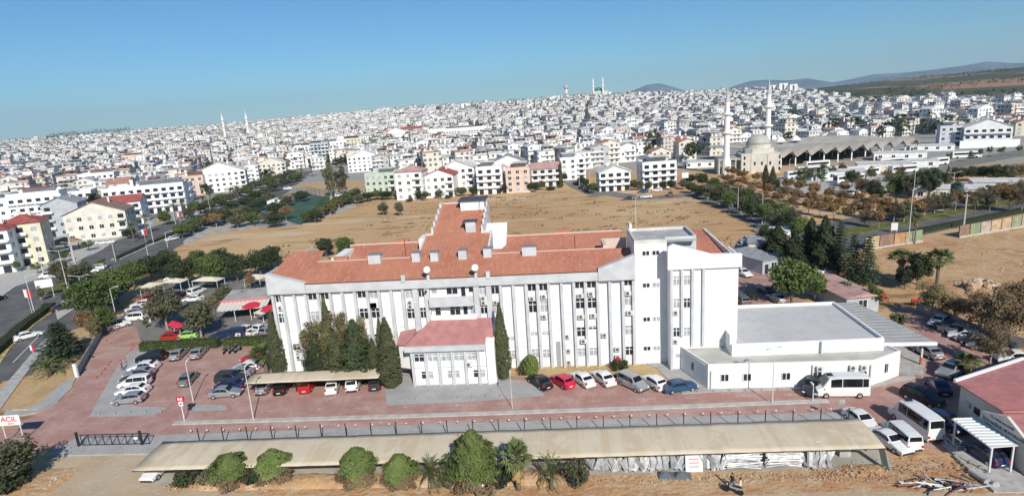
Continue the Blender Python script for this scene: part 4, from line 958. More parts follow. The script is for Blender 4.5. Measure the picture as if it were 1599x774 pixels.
    LM = [(-50, 110, 'in the quarter at the left edge'), (110, 210, 'behind the cream boulevard house'), (210, 330, 'behind the long white block'),
          (330, 460, 'below the distant twin minarets'), (460, 560, 'around the dark red tower'), (560, 680, 'behind the pale green house'), (680, 800, 'behind the red-gabled house'),
          (800, 900, 'behind the pink-roofed grey block'), (900, 1000, 'behind the broad white gable'), (1000, 1130, 'left of the mosque'), (1130, 1250, 'behind the mosque dome'), (1250, 1400, 'behind the bus station roof'), (1400, 1700, 'behind the wide white building')]
    V = []; F = []; Ucoord = []; Tn = []; mi = []
    def rough(x, y, rz, B, tone, roof, gab, w_, d_, Hh, z0, off):
        c, s = math.cos(rz), math.sin(rz)
        for b in B:
            if gab and b[6] != 2 and b[4] >= Hh: continue
            n0 = len(V)
            for (a, e, f) in [(0, 2, 4), (1, 2, 4), (1, 3, 4), (0, 3, 4), (0, 2, 5), (1, 2, 5), (1, 3, 5), (0, 3, 5)]:
                X, Y = b[a], b[e]; V.append((x + X * c - Y * s, y + X * s + Y * c, z0 + b[f]))
            wx, wy, h0, h1 = b[1] - b[0], b[3] - b[2], b[4] + 30, b[5] + 30
            fl = [(4, 5, 6, 7), (0, 1, 5, 4), (1, 2, 6, 5), (2, 3, 7, 6), (3, 0, 4, 7)]
            for q, ff in enumerate(fl):
                F.append(tuple(n0 + k for k in ff)); wid = (0, wx, wy, wx, wy)[q]
                if q == 0 or b[6] != 0: Ucoord.append([(.05, .05)] * 4)
                else: Ucoord.append([(off, h0), (off + wid, h0), (off + wid, h1), (off, h1)])
                Tn.append(roof if b[6] == 1 else (.07, .08, .10) if b[6] == 3 else (.72, .71, .69) if b[6] == 2 else (tone if q else roof))
        if gab:
            hw, hd = w_ / 2 + .3, d_ / 2 + .3; rh = w_ * .17; n0 = len(V)
            for X, Y, Z in [(-hw, -hd, Hh), (hw, -hd, Hh), (hw, hd, Hh), (-hw, hd, Hh), (0, -hd, Hh + rh), (0, hd, Hh + rh)]:
                V.append((x + X * c - Y * s, y + X * s + Y * c, z0 + Z))
            for ff, tn in [((1, 2, 5, 4), roof), ((3, 0, 4, 5), roof), ((0, 1, 4), tone), ((2, 3, 5), tone)]:
                F.append(tuple(n0 + k for k in ff)); Ucoord.append([(.05, .05)] * len(ff)); Tn.append(tn)
    for sidx, s_ in enumerate(hs):
        dd, x, y, _ = s_; z0 = tz(x, y); rz = th0 + r.choice([0, 0, 0, math.pi / 2, math.pi]) + r.uniform(-.08, .08)
        if abs(math.sin(rz - th0)) < .5 and math.cos(rz - th0) < 0: rz = th0
        if id(s_) in near:
            P_, desc = PR[r.randrange(len(PR))]; px = prj(x, y, z0)[0]
            place = next((l for a, b, l in LM if a <= px < b), 'in the town')
            P_.put((x, y, z0), rz, label=desc.replace('light grey', 'greyish') + ' ' + place, group='houses of the dense town, ' + place, scale=r.uniform(.85, 1.1) * (.82 if px > 1230 else 1))
        else:
            tone, roof = pick(r, TONES)[0], pick(r, RT)[0]; k = r.uniform(.85, 1.08)
            n = (r.choice([2, 2, 3, 3, 4, 4]) if prj(x, y, z0)[0] < 1230 else r.choice([2, 2, 3])) if r.random() > .03 else 5; w_ = r.uniform(7.5, 14.5); d_ = r.uniform(7.5, 11)
            B, Hh = house_boxes(r, w_, d_, n)
            if dd > 1400: B = B[:5]
            else:
                for q_ in range(r.choice([1, 2, 2, 3])): qx, qy = r.uniform(-.35, .35) * w_, r.uniform(-.35, .35) * d_; B.append((qx - .9, qx + .9, qy - .45, qy + .45, Hh + .9, Hh + 1.7, 2)); B.append((qx - 1.1, qx + 1.1, qy - 1.6, qy - .5, Hh + .3, Hh + .6, 3))
            rough(x, y, rz, B, tuple(c * k for c in tone), roof, r.random() < .35, w_, d_, Hh, z0, r.randrange(300))
    me = bpy.data.meshes.new('distant_town'); me.from_pydata(V, [], F); me.update()
    ul = me.uv_layers.new(name='metres'); ul.data.foreach_set('uv', np.array([c for u in Ucoord for p in u for c in p], np.float32))
    ca = me.color_attributes.new('tone', 'FLOAT_COLOR', 'CORNER'); arr = np.array([(*t, 1.0) for t, f in zip(Tn, F) for _ in f], np.float32); ca.data.foreach_set('color', arr.ravel())
    me.materials.append(far_facade('facade_far', None))
    tag(link('distant_town', me), 'mass of pale flat-roofed houses covering the slopes up to the skyline', 'town', kind='stuff')
    return green, hs
GREEN, HSITES = town()

# ------------------------------------------------------------ mosques, tower, bus station
def minaret(parent, x, y, z0, h_, r_, m=WHITE):
    p = [(r_ * 1.5, 0), (r_ * 1.5, h_ * .12), (r_, h_ * .2), (r_ * .95, h_ * .45), (r_ * 1.7, h_ * .47), (r_ * 1.7, h_ * .485), (r_ * .9, h_ * .49), (r_ * .85, h_ * .66), (r_ * 1.6, h_ * .68), (r_ * 1.6, h_ * .695), (r_ * .8, h_ * .70), (r_ * .75, h_ * .82)]
    t = obj('minaret', MB().lathe(p, (x, y, z0), 12), m, parent, world=True)
    l = parent.location
    o = MB().lathe([(r_ * .85, h_ * .82), (r_ * .45, h_ * .88), (.05, h_)], (x - l[0], y - l[1], z0 - l[2]), 12)
    link('spire', o.mesh('spire', mat('lead_spire', (.45, .46, .48), .6)), t)
MQ = thing('mosque', 'cream stone mosque with a grey dome, arcade and two tall slender white minarets', 'mosque', (98, 292, 0))
mq = lambda n_, mb, m, **k: obj(n_, mb, m, MQ, world=True, **k)
STN = mat('mosque_stone', (.58, .55, .48), .9, noise=.06, scale=.4)
mr = Matrix.Translation((95, 293, 0)) @ Matrix.Scale(.9, 4) @ Matrix.Rotation(math.radians(-8), 4, 'Z')
def mql(n_, mb, m, smooth=False): return mq(n_, mb.xf(mr), m, smooth=smooth)
mql('hall', MB().box(-8.5, 10.2, -9, 9, 0, 10), STN); mql('hall_tier', MB().prism([(-6, -4.5), (-3, -7.5), (5, -7.5), (8, -4.5), (8, 4.5), (5, 7.5), (-3, 7.5), (-6, 4.5)], 10, 12.4), STN)
mql('drum', MB().lathe([(6.2, 12.4), (6.2, 14.3)], (1, 0, 0), 20), STN)
mql('dome', MB().lathe([(6.0 * math.cos(a), 14.3 + 5.2 * math.sin(a)) for a in np.linspace(0, 1.53, 9)], (1, 0, 0), 24), mat('lead_dome', (.42, .41, .38), .6, noise=.08, scale=.5), True)
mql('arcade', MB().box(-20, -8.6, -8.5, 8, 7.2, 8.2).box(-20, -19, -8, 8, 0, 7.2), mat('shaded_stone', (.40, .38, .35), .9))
for k in range(5): mql('column', MB().box(-19.5 + k * 2.7, -19.0 + k * 2.7, -8.4, -7.9, 0, 7.2), STN)
for k, (x, z) in enumerate([(-7, 2), (-7, 5), (-7, 8), (-2, 5), (1.5, 5), (5.5, 5), (10, 8), (10, 5), (10, 2)]): mql('window', MB().box(x - .45, x + .45, -9.05, -8.98, z - .8, z + .9), GLASS)
for k, x in enumerate((-3.5, 4.5)): mql('buttress', MB().box(x - .3, x + .3, -9.3, -9.01, 0, 9.6), STN)
a = at(1134, 272); minaret(MQ, a.x, a.y, 0, 40.5, 1.4); a = at(1197, 262); minaret(MQ, a.x, a.y, 0, 43, 1.4)
def on_terr(px, py):
    z = 0.
    for _ in range(60):
        p = at(px, py, min(z, 36)) if z < 36 else None
        if p is None: break
        z = z * .6 + tz(p.x, p.y) * .4
    return p
def polar(px, d):
    az_ = az_for(px, d); x, y = d * math.sin(az_), d * math.cos(az_); return x, y, tz(x, y)
x, y, z = polar(363, 1150); T2 = thing('distant_mosque', 'distant mosque with two white minarets standing above the roofs on the left', 'mosque', (x, y, z))
obj('hall', MB().box(-18, 18, -10, 10, 0, 10), STN, T2); obj('dome', MB().lathe([(9 * math.cos(a), 10 + 7 * math.sin(a)) for a in np.linspace(0, 1.5, 7)], (0, 0, 0), 16), MATS['lead_dome'], T2)
for px in (349, 386):
    xx, yy, zz = polar(px, 1150); minaret(T2, xx, yy, z, 58, 1.9)
x, y, z = polar(935, 1880); T3 = thing('hilltop_mosque', 'hilltop mosque with green dome and twin white minarets on the skyline', 'mosque', (x, y, z))
obj('hall', MB().box(-24, 26, -14, 14, 0, 20), STN, T3); obj('dome', MB().lathe([(13 * math.cos(a), 20 + 11 * math.sin(a)) for a in np.linspace(0, 1.5, 7)], (0, 0, 0), 18), mat('green_dome', (.03, .22, .16), .5), T3)
for px in (927, 942): xx, yy, zz = polar(px, 1860); minaret(T3, xx, yy, z, 68, 2.4)
x, y, z = polar(885, 1850)
T4 = thing('water_tower', 'slim striped water tower on the skyline left of the hilltop mosque', 'tower', (x, y, z))
obj('shaft', MB().lathe([(4, 0), (3.6, 32)], n=12), WHITE, T4); obj('tank', MB().lathe([(4, 32), (7, 35), (7, 41), (4, 43)], n=14), mat('tower_pink', (.5, .4, .4), .8), T4); obj('band', MB().lathe([(4.1, 16), (4.1, 20)], n=12), mat('tower_band', (.45, .25, .22), .8), T4)
# tall blocks on the right skyline
for k, (px, d_, hh, ww, lab) in enumerate([(1205, 1750, 26, 22, 'white skyline block with dark stairwell, leftmost of the group above the minarets'), (1222, 1740, 30, 20, 'tall white skyline block with two dark vertical strips'), (1238, 1730, 27, 18, 'white skyline block beside the brown hillside'),
                                           (950, 1820, 20, 18, 'blue and white block right of the hilltop mosque'), (728, 1700, 24, 24, 'white skyline block with a pointed top floor above the stepped town'), (870, 1800, 18, 26, 'low white skyline block left of the water tower')]):
    x, y, z = polar(px, d_); t = thing('skyline_block', lab, 'building', (x, y, z - 2), -a_)
    obj('wall', MB().box(-ww / 2, ww / 2, -7, 7, 0, hh), wm('white'), t); obj('roof', MB().box(-ww / 2 - .5, ww / 2 + .5, -7.5, 7.5, hh, hh + .6), rm('pale'), t); obj('stairwell', MB().box(-2.5, 1.0, -7.2, -7.01, 2, hh - 2), DARK, t)
    for f in range(2, int(hh / 3) - 1): obj('balcony', MB().box(2, ww / 2 - 1, -8.4, -7.02, f * 3, f * 3 + 1), FRAME, t)

# bus station: folded vault roof on white columns
BS = thing('bus_station', 'long bus station hall with a zigzag vaulted grey-beige roof on white columns', 'bus station', (160, 345, 0))
p0, p1 = at(1222, 262, 0), at(1436, 240, 0); u_ = (p1 - p0); Lb = u_.length; u_.normalize(); v_ = Vector((-u_.y, u_.x, 0))
bays = 10; bwid = Lb / bays; mb = MB(); depth = 66; nseg = 6
vs = []; ns = 24
for i in range(bays * nseg + 1):
    u = i / nseg; fr = abs((u % 1) - .5) * 2          # 1 at column lines, 0 mid-bay
    for j in range(ns + 1):
        t_ = j / ns
        zr = 6.3 + 2.6 * math.sin(t_ * math.pi) ** .8 * 0.6 + 1.2 * t_
        amp = 3.4 * (1 - .7 * min(1, t_ * 3) * (1 if t_ < .33 else 1))
        z = zr + amp * (1 - fr) - .8 - (.6 if j == 0 else 0)
        shift = (u - bays / 2) * .0
        P = p0 + u_ * (u * bwid) + v_ * (t_ * depth - (1 - fr) * 1.5 * (1 - t_)); vs.append((P.x, P.y, z))
fs = [(i * (ns + 1) + j, (i + 1) * (ns + 1) + j, (i + 1) * (ns + 1) + j + 1, i * (ns + 1) + j + 1) for i in range(bays * nseg) for j in range(ns)]
o = obj('roof', mb.add(vs, fs), mat('stained_shell_roof', (.46, .43, .37), .9, noise=.12, scale=.12), BS, world=True); md = o.modifiers.new('s', 'SOLIDIFY'); md.thickness = .35; md.offset = -1
for i in range(bays + 1):
    for t_ in (0.02, .35, .7):
        P = p0 + u_ * (i * bwid) + v_ * (t_ * depth); obj('column', MB().box(P.x - .25, P.x + .25, P.y - .25, P.y + .25, 0, 5.7), FRAME, BS, world=True)
P = p0 + v_ * (depth * .5); Q = p1 + v_ * (depth * .5)
obj('inner_hall', MB().add([(P.x, P.y, 0), (Q.x, Q.y, 0), (Q.x, Q.y, 5), (P.x, P.y, 5)] + [(P.x + 3, P.y + 12, 0), (Q.x + 3, Q.y + 12, 0), (Q.x + 3, Q.y + 12, 5), (P.x + 3, P.y + 12, 5)], [(0, 1, 2, 3), (5, 4, 7, 6), (3, 2, 6, 7)]), mat('dark_interior', (.10, .10, .10), .9), BS, world=True)
for k in (.3, .42): 
    P = p0 + u_ * (Lb * k) + v_ * 34; obj('roof_light', MB().lathe([(3.2, 9.6), (1.5, 11.5), (.1, 12.2)], (P.x, P.y, 0), 8), wm('off-white'), BS, world=True)
# low sheds and yards on the right
def shed(label, px, py, w_, d_, h_, rz, wc, rc, name='shed', pitched=False, cat='shed', z=0):
    p = at(px, py, z); t = thing(name, label, cat, (p.x, p.y, z), math.radians(rz))
    obj('wall', MB().box(-w_ / 2, w_ / 2, 0, d_, 0, h_), wm(wc), t)
    r = MB()
    if pitched: r.xz([(-w_ / 2 - .4, h_), (w_ / 2 + .4, h_), (0, h_ + w_ * .12)], -.4, d_ + .4)
    else: r.box(-w_ / 2 - .3, w_ / 2 + .3, -.3, d_ + .3, h_, h_ + .15)
    obj('roof', r, rm(rc), t)
    k = max(1, int(w_ / 5))
    for i in range(k):
        o = link('window', WIN_ME, t, (-w_ / 2 + w_ * (i + .5) / k, 0, h_ * .35)); link('frame', FRM_ME, o)
    if h_ > 2.4: obj('door', MB().box(-w_ / 2 + .6, -w_ / 2 + 1.5, -.05, -.003, 0, 2), DARK, t)
    return t
for a in [('white flat-roofed depot in front of the bus station columns', 1405, 250, 22, 9, 3.6, -20, 'white', 'pale'), ('long white shed beside the row of dark trees near the bus yard', 1310, 281, 20, 9, 3.4, -15, 'white', 'pale'),
          ('white shed roof with a blue water tank on top at the right', 1490, 312, 24, 10, 3.4, -22, 'cream', 'pale'), ('white shed roof at the far right above the orange trees', 1585, 300, 22, 10, 3.2, -25, 'pale grey', 'pale'),
          ('small white kiosk near the end of the bus hall', 1440, 262, 12, 7, 3.2, -20, 'white', 'pale'), ('low warehouse with a pale roof behind the poplars', 1380, 268, 20, 8, 3.6, -18, 'off-white', 'pale'),
          ('white tent-roofed pavilion behind the end of the bus hall', 1455, 236, 20, 10, 3.0, -22, 'white', 'pale'), ('white shed right of the mosque arcade garden', 1092, 262, 16, 8, 3.0, -8, 'white', 'pale'),
          ('grey-roofed service shed behind the right end of the hospital', 1188, 400, 5.5, 7, 3.0, -18, 'pale grey', 'grey'), ('grey-walled service shed with a sloping grey roof beside the round willow', 1208, 425, 6.0, 11, 2.8, 25, 'grey', 'grey'),
          ('white hut behind the dark conifers', 1222, 378, 6, 5, 2.8, -10, 'white', 'pale')]:
    shed(*a)
c_ = at(1494, 300, 4); tag(obj('water_tank', MB().lathe([(1.6, 0), (1.6, 3.0), (.3, 3.6)], (c_.x, c_.y, 3.5), 12), mat('tank_blue', (.03, .12, .42), .5)), 'blue plastic water tank on the white shed roof at the right', 'tank')
t = shed('low clinic hut with a faded red and grey roof behind the annex canopy', 1346, 488, 5.6, 12.5, 2.8, 8, 'grey', 'pink', name='clinic_hut', pitched=True, cat='hut')
# ------------------------------------------------------------ trees
LEAF = {}
def leafm(name, col, col2, sc=.35):
    m = mat('leaf_' + name, col, .75, col2=col2, scale=sc, ramp=(.3, .7), objrand=.22, spec=.2, detail=4)
    return m
L_GREEN = leafm('green', (.065, .10, .03), (.125, .16, .05)); L_DARK = leafm('dark', (.030, .046, .022), (.065, .08, .038)); L_OLIVE = leafm('olive', (.075, .08, .045), (.15, .145, .085))
L_CYP = leafm('cypress', (.055, .065, .03), (.10, .105, .05), .8); L_ORANGE = leafm('orange', (.19, .11, .05), (.30, .19, .085)); L_BROWN = leafm('brown', (.10, .075, .045), (.19, .135, .07))
L_PALM = leafm('palm', (.07, .10, .035), (.15, .17, .065)); L_DRY = leafm('dry_palm', (.30, .20, .09), (.42, .30, .15)); L_YEL = leafm('yellow', (.13, .12, .055), (.22, .18, .08)); L_PINE = leafm('pine', (.085, .125, .035), (.16, .20, .065), .6)
L_BLUE = leafm('cedar', (.045, .07, .04), (.09, .115, .065)); L_NEED = leafm('dead_needles', (.14, .10, .06), (.20, .15, .09), .6); L_HEDGE = leafm('hedge', (.06, .10, .02), (.12, .16, .035), .5)
def quads_mesh(name, C, N, S, m, rg, asp=1.0):
    """leaf clumps: one kite-shaped quad at each centre C with normal N and size S"""
    n = len(C); a = rg.normal(size=(n, 3)); T = np.cross(N, a); T /= np.linalg.norm(T, axis=1)[:, None] + 1e-9; B = np.cross(N, T)
    S = S[:, None]; V = np.empty((n, 4, 3))
    V[:, 0] = C + T * S * asp; V[:, 1] = C + B * S * .62 + N * S * .12; V[:, 2] = C - T * S * asp * .85; V[:, 3] = C - B * S * .55 - N * S * .1
    me = bpy.data.meshes.new(name); me.vertices.add(4 * n); me.vertices.foreach_set('co', V.ravel()); me.loops.add(4 * n)
    me.loops.foreach_set('vertex_index', np.arange(4 * n, dtype=np.int32)); me.polygons.add(n); me.polygons.foreach_set('loop_start', np.arange(0, 4 * n, 4, dtype=np.int32))
    me.update(calc_edges=True); me.materials.append(m); return me
def unit(v): return v / (np.linalg.norm(v, axis=1)[:, None] + 1e-9)
def crown_round(seed, rx, rz_, zc, nc=34, per=60, s=.2, m=L_GREEN, cr=.33, low=-.6, irr=.18):
    rg = np.random.default_rng(seed); d = unit(rg.normal(size=(nc, 3))); d[:, 2] = np.clip(d[:, 2], low, 1); rad = rg.uniform(.45, .85, nc) * (1 + rg.normal(0, irr, nc))
    cc = d * rad[:, None] * np.array([rx, rx, rz_]) + np.array([0, 0, zc]); cs = rg.uniform(.65, 1.25, nc) * cr * rx
    q = unit(rg.normal(size=(nc * per, 3))); idx = np.repeat(np.arange(nc), per); C = cc[idx] + q * (cs[idx] * rg.uniform(.6, 1.05, nc * per))[:, None] * np.array([1, 1, .8])
    N = unit(q + rg.normal(0, .45, q.shape)); return quads_mesh('crown', C, N, rg.uniform(.6, 1.3, len(C)) * s, m, rg)
def crown_profile(seed, prof, n, s, m, jit=.12, up=.5, spikes=0, asp=1.0):
    """leaves on a revolved profile [(z, r)...] with lumps"""
    rg = np.random.default_rng(seed); z = np.array([p[0] for p in prof]); r = np.array([p[1] for p in prof])
    zz = rg.uniform(z[0], z[-1], n * 2); rr = np.interp(zz, z, r); keep = rg.random(n * 2) < (rr / r.max() + .12); zz, rr = zz[keep], rr[keep]; th = rg.uniform(0, 2 * np.pi, len(zz))
    lump = 1 + jit * np.sin(th * 3 + zz * 1.7 + seed) + jit * .8 * np.sin(th * 5 - zz * 3.1) + jit * .5 * np.sin(th * 9 + zz * 6)
    hole = np.sin(th * 4 + seed * 2 + zz * 2.3) * np.sin(zz * 4.1 + th * 2) > .62; R_ = rr * lump * np.where(hole, rg.uniform(.35, .7, len(zz)), rg.uniform(.72, 1.08, len(zz))); C = np.stack([R_ * np.cos(th), R_ * np.sin(th), zz], 1)
    N = unit(np.stack([np.cos(th), np.sin(th), np.full(len(zz), up)], 1) + rg.normal(0, .45, (len(zz), 3)))
    return quads_mesh('crown', C, N, rg.uniform(.6, 1.3, len(C)) * s, m, rg, asp)
def trunk_mb(h_, r_, limbs=5, spread=1.2, seed=0, z1=None):
    rr = random.Random(seed); mb = MB(); b = Vector((rr.uniform(-.1, .1), rr.uniform(-.1, .1), h_ * .5)); t = Vector((rr.uniform(-.2, .2), rr.uniform(-.2, .2), h_))
    mb.tube((0, 0, -.3), b, r_, r_ * .8, 7); mb.tube(b, t, r_ * .8, r_ * .4, 7)
    for k in range(limbs):
        a = k * 2.4 + rr.uniform(-.4, .4); p = b.lerp(t, rr.uniform(.1, .9)); e = p + Vector((math.cos(a) * spread, math.sin(a) * spread, spread * rr.uniform(.5, 1.1)))
        mb.tube(p, e, r_ * .45, r_ * .15, 5)
    return mb
def tree(kind, crown_me, trunk, bark, cat='tree', extra=None):
    root = thing(kind, None, cat); obj('trunk', trunk, bark, root); link('crown', crown_me, root)
    if extra: link('dead_fronds', extra, root)
    return Proto(root)
def palm_mesh(seed, n, L_, droop, z, m, width=.42, up=.9, segs=5, lo=-.25, leaf=True):
    """feather or fan fronds: arching strips of leaflets"""
    rr = random.Random(seed); mb = MB()
    for k in range(n):
        a = k * 2.39996; e = lo + (up - lo) * (k / n) ** .8 + rr.uniform(-.1, .1); l = L_ * rr.uniform(.8, 1.1); p = Vector((0, 0, z)); d = Vector((math.cos(a) * math.cos(e), math.sin(a) * math.cos(e), math.sin(e)))
        side = Vector((-math.sin(a), math.cos(a), 0)); pts = [p.copy()]
        for s_ in range(segs):
            p = p + d * (l / segs); d = (d + Vector((0, 0, -droop / segs * (1 + s_ * .5)))).normalized(); pts.append(p.copy())
        for s_ in range(segs):
            w0 = width * (.35 + .65 * math.sin(math.pi * min(.95, (s_ + .25) / segs))); w1 = width * (.35 + .65 * math.sin(math.pi * min(.98, (s_ + 1.15) / segs))) * (1 if s_ < segs - 1 else .25)
            for sg in (-1, 1):
                for q in (0, 1):
                    a0 = pts[s_].lerp(pts[s_ + 1], q * .5); a1 = pts[s_].lerp(pts[s_ + 1], q * .5 + .34); mid = (a0 + a1) / 2 + side * sg * (w0 + w1) / 2 + (pts[s_ + 1] - pts[s_]) * .5 + Vector((0, 0, -.12 * width / .4))
                    mb.poly([a0, a1, mid])
            mb.poly([pts[s_] + side * .03, pts[s_] - side * .03, pts[s_ + 1] - side * .03, pts[s_ + 1] + side * .03])
    return mb.mesh('crown', m)
def fan_palm(seed, h_, n=30, L_=1.5, tr=.22, skirt=True):
    rr = random.Random(seed); mb = MB()
    for k in range(n):
        a = k * 2.39996; e = -.35 + 1.7 * (k / n) ** .9; l = L_ * rr.uniform(.8, 1.1) * .55; d = Vector((math.cos(a) * math.cos(e), math.sin(a) * math.cos(e), math.sin(e)))
        c = Vector((0, 0, h_)) + d * l; sd_ = Vector((-math.sin(a), math.cos(a), 0)); upv = d.cross(sd_)
        mb.tube((0, 0, h_), c, .025, .02, 3, False)
        for q in range(9):
            t = (q - 4) * .36; v = (d * math.cos(t) + sd_ * math.sin(t)); tip = c + v * l * rr.uniform(.95, 1.15) + Vector((0, 0, -.18 * abs(t) * l - .12 * l)); t2 = sd_ * math.cos(t) - d * math.sin(t)
            mb.poly([c, c + v * l * .6 + t2 * .1, tip, c + v * l * .6 - t2 * .1])
    cr_ = mb.mesh('crown', L_PALM); ex = None
    if skirt:
        sk = MB()
        for k in range(40):
            a = rr.uniform(0, 6.28); z = h_ - rr.uniform(.0, .9); r2 = rr.uniform(.35, .7); p = Vector((math.cos(a) * .15, math.sin(a) * .15, z)); q = Vector((math.cos(a) * r2, math.sin(a) * r2, z - rr.uniform(.5, 1.0))); s2 = Vector((-math.sin(a), math.cos(a), 0)) * .2
            sk.poly([p, q + s2, q - s2])
        ex = sk.mesh('dead_fronds', L_DRY)
    return tree('fan_palm', cr_, MB().tube((0, 0, -.3), (0, 0, h_), tr * 1.15, tr, 9), BARK, 'palm', ex)
def pine_bush(seed, rx, h_, s=.17, m=L_PINE, n=34, per=95):
    return crown_round(seed, rx, h_ * .42, h_ * .56, n, per, s, m, .36, -.75, .1)

PRO = {}
PRO['round'] = [tree('broadleaf_tree', crown_round(k, 3.0, 2.5, 4.2, 60, 95, .21, L_GREEN, .36, -.7, .1), trunk_mb(3.6, .2, 6, 1.5, k), BARK) for k in (1, 2)]
PRO['dark'] = [tree('evergreen_tree', crown_round(10 + k, 3.0, 2.7, 4.2, 60, 90, .21, L_DARK, .36, -.7, .12), trunk_mb(3.8, .2, 6, 1.4, k), BARK) for k in (1, 2)]
PRO['olive'] = [tree('grey_leaved_tree', crown_round(20 + k, 2.6, 2.9, 4.2, 60, 75, .2, L_OLIVE, .34, -.8, .2), trunk_mb(4.4, .17, 7, 1.3, k), PALEBARK) for k in (1, 2)]
PRO['small'] = [tree('small_tree', crown_round(30 + k, 1.4, 1.2, 2.7, 20, 70, .13, L_GREEN, .38), trunk_mb(2.2, .08, 4, .6, k), BARK) for k in (1, 2)]
PRO['orange'] = [tree('autumn_tree', crown_round(40 + k, 2.4, 1.7, 3.8, 36, 70, .19, L_ORANGE, .34, -.5, .2), trunk_mb(3.4, .13, 7, 1.4, k), PALEBARK) for k in (1, 2)]
PRO['yellow'] = [tree('yellowing_tree', crown_round(50, 2.4, 3.6, 5.0, 64, 60, .15, L_YEL, .27, -.9, .3), trunk_mb(6.5, .15, 9, 1.4, 5), PALEBARK)]
PRO['brown'] = [tree('browning_tree', crown_round(60 + k, 3.2, 3.0, 4.3, 85, 66, .14, L_BROWN, .26, -.9, .25), trunk_mb(5.2, .2, 14, 2.0, k), PALEBARK) for k in (1, 2)]
PRO['euc'] = [tree('eucalyptus', crown_round(70, 6.5, 7.5, 9.5, 60, 70, .4, L_OLIVE, .24, -.85, .3), trunk_mb(12, .4, 9, 3.5, 7), PALEBARK)]
PRO['poplar'] = [tree('poplar', crown_round(80, 2.0, 4.2, 5.8, 40, 50, .2, L_GREEN, .34, -.9, .15), trunk_mb(7, .16, 6, .8, 8), PALEBARK)]
cy = [(0.15, .55), (1.0, .95), (3.0, 1.08), (6, .85), (9, .45), (11, .1)]
PRO['cypress'] = [tree('cypress', crown_profile(90 + k, cy, 6500, .12, L_CYP, .06, .9), MB().tube((0, 0, -.3), (0, 0, 9), .15, .03, 6), BARK) for k in (1, 2)]
cc_ = [(.3, 1.5), (1.2, 1.9), (3.0, 1.75), (5, 1.3), (7, .75), (9, .12)]
PRO['conifer'] = [tree('conifer', crown_profile(95 + k, cc_, 6000, .16, L_CYP if k == 1 else L_DARK, .2, .25), MB().tube((0, 0, -.3), (0, 0, 7.5), .18, .03, 6), BARK) for k in (1, 2)]
def cedar(seed, h_, r_, m):
    rr = np.random.default_rng(seed); C = []; N = []; lv = int(h_ / .55)
    for i in range(lv):
        z = .8 + (h_ - .9) * i / lv; R_ = r_ * (1 - i / lv) ** .8 * rr.uniform(.75, 1.1) + .15; nb = 10
        for b in range(nb):
            a = b * 2 * np.pi / nb + i * .9; l = R_ * rr.uniform(.6, 1.1); k = int(44 * l / r_ + 8); t = rr.uniform(.1, 1, k); sp = rr.normal(0, .16, (k, 3)) * np.array([1, 1, .35]) * (1.4 - t[:, None] * .6)
            C.append(np.stack([np.cos(a) * l * t, np.sin(a) * l * t, z - .25 * t * t * l + np.zeros(k)], 1) + sp); N.append(unit(rr.normal(0, .35, (k, 3)) + np.array([0, 0, 1])))
    C = np.concatenate(C); N = np.concatenate(N); return quads_mesh('crown', C, N, rr.uniform(.6, 1.3, len(C)) * .17, m, rr)
PRO['cedar'] = [tree('cedar', cedar(5 + k, 9, 2.6, L_BLUE), MB().tube((0, 0, -.3), (0, 0, 8.6), .2, .03, 7), BARK) for k in (1, 2)]
PRO['pine'] = [tree('stone_pine', crown_profile(100 + k, [(1.5, 1.7), (1.7, 1.9), (2.0, 1.95), (2.7, 1.65), (3.3, 1.0), (3.65, .2)], 4600, .14, L_PINE, .15, .5), trunk_mb(2.4, .13, 10, 1.1, k), BARK, 'tree', crown_profile(105 + k, [(.15, .9), (.6, 1.7), (1.2, 1.95), (1.9, 1.85)], 2400, .12, L_NEED, .22, .1)) for k in (1, 2)]
PRO['pinebig'] = [tree('stone_pine', crown_profile(104, [(1.9, 2.5), (2.2, 2.8), (2.9, 2.9), (4.2, 2.3), (5.4, 1.3), (6.2, .2)], 7500, .15, L_PINE, .2, .4), trunk_mb(4.2, .2, 12, 1.9, 3), mat('red_bark', (.24, .13, .09), .95), 'tree', crown_profile(106, [(.2, 1.2), (.8, 2.4), (1.6, 2.8), (2.2, 2.6)], 3000, .13, L_NEED, .25, .1))]
PRO['dconifer'] = [tree('conifer', crown_profile(97 + k, [(.4, 1.6), (1.4, 2.3), (3.2, 2.1), (5.4, 1.6), (7.4, .9), (9, .15)], 8500, .18, L_DARK, .3, .2), MB().tube((0, 0, -.3), (0, 0, 7.5), .18, .03, 6), BARK) for k in (1, 2)]
PRO['shrub'] = [tree('shrub', pine_bush(110 + k, 1.2, 1.8, .14, L_OLIVE if k == 1 else L_DARK, 20, 60), trunk_mb(1.0, .05, 4, .4, k), BARK, 'shrub') for k in (1, 2)]
PRO['arbor'] = [tree('rounded_thuja', crown_profile(120, [(.05, .6), (.5, .95), (1.4, 1.0), (2.2, .75), (2.8, .15)], 2200, .1, leafm('thuja', (.11, .16, .035), (.17, .21, .06)), .05, .6), MB().tube((0, 0, -.2), (0, 0, 1.5), .08, .04, 5), BARK, 'shrub')]
PRO['fan'] = [fan_palm(1, 3.6, 34, 1.75), fan_palm(2, 2.6, 30, 1.6)]
PRO['fantall'] = [fan_palm(3, 5.2, 34, 1.8, .2)]
PRO['date'] = [tree('date_palm', palm_mesh(4, 34, 2.6, .9, 1.5, L_PALM, .34, 1.35), MB().tube((0, 0, -.3), (0, 0, 1.55), .3, .25, 9), BARK, 'palm'), tree('date_palm', palm_mesh(5, 30, 2.4, 1.0, 5.0, leafm('palm_pale', (.10, .115, .05), (.17, .18, .08)), .32, 1.2), MB().tube((0, 0, -.3), (0, 0, 5.1), .2, .17, 8), BARK, 'palm')]
CNT = {}
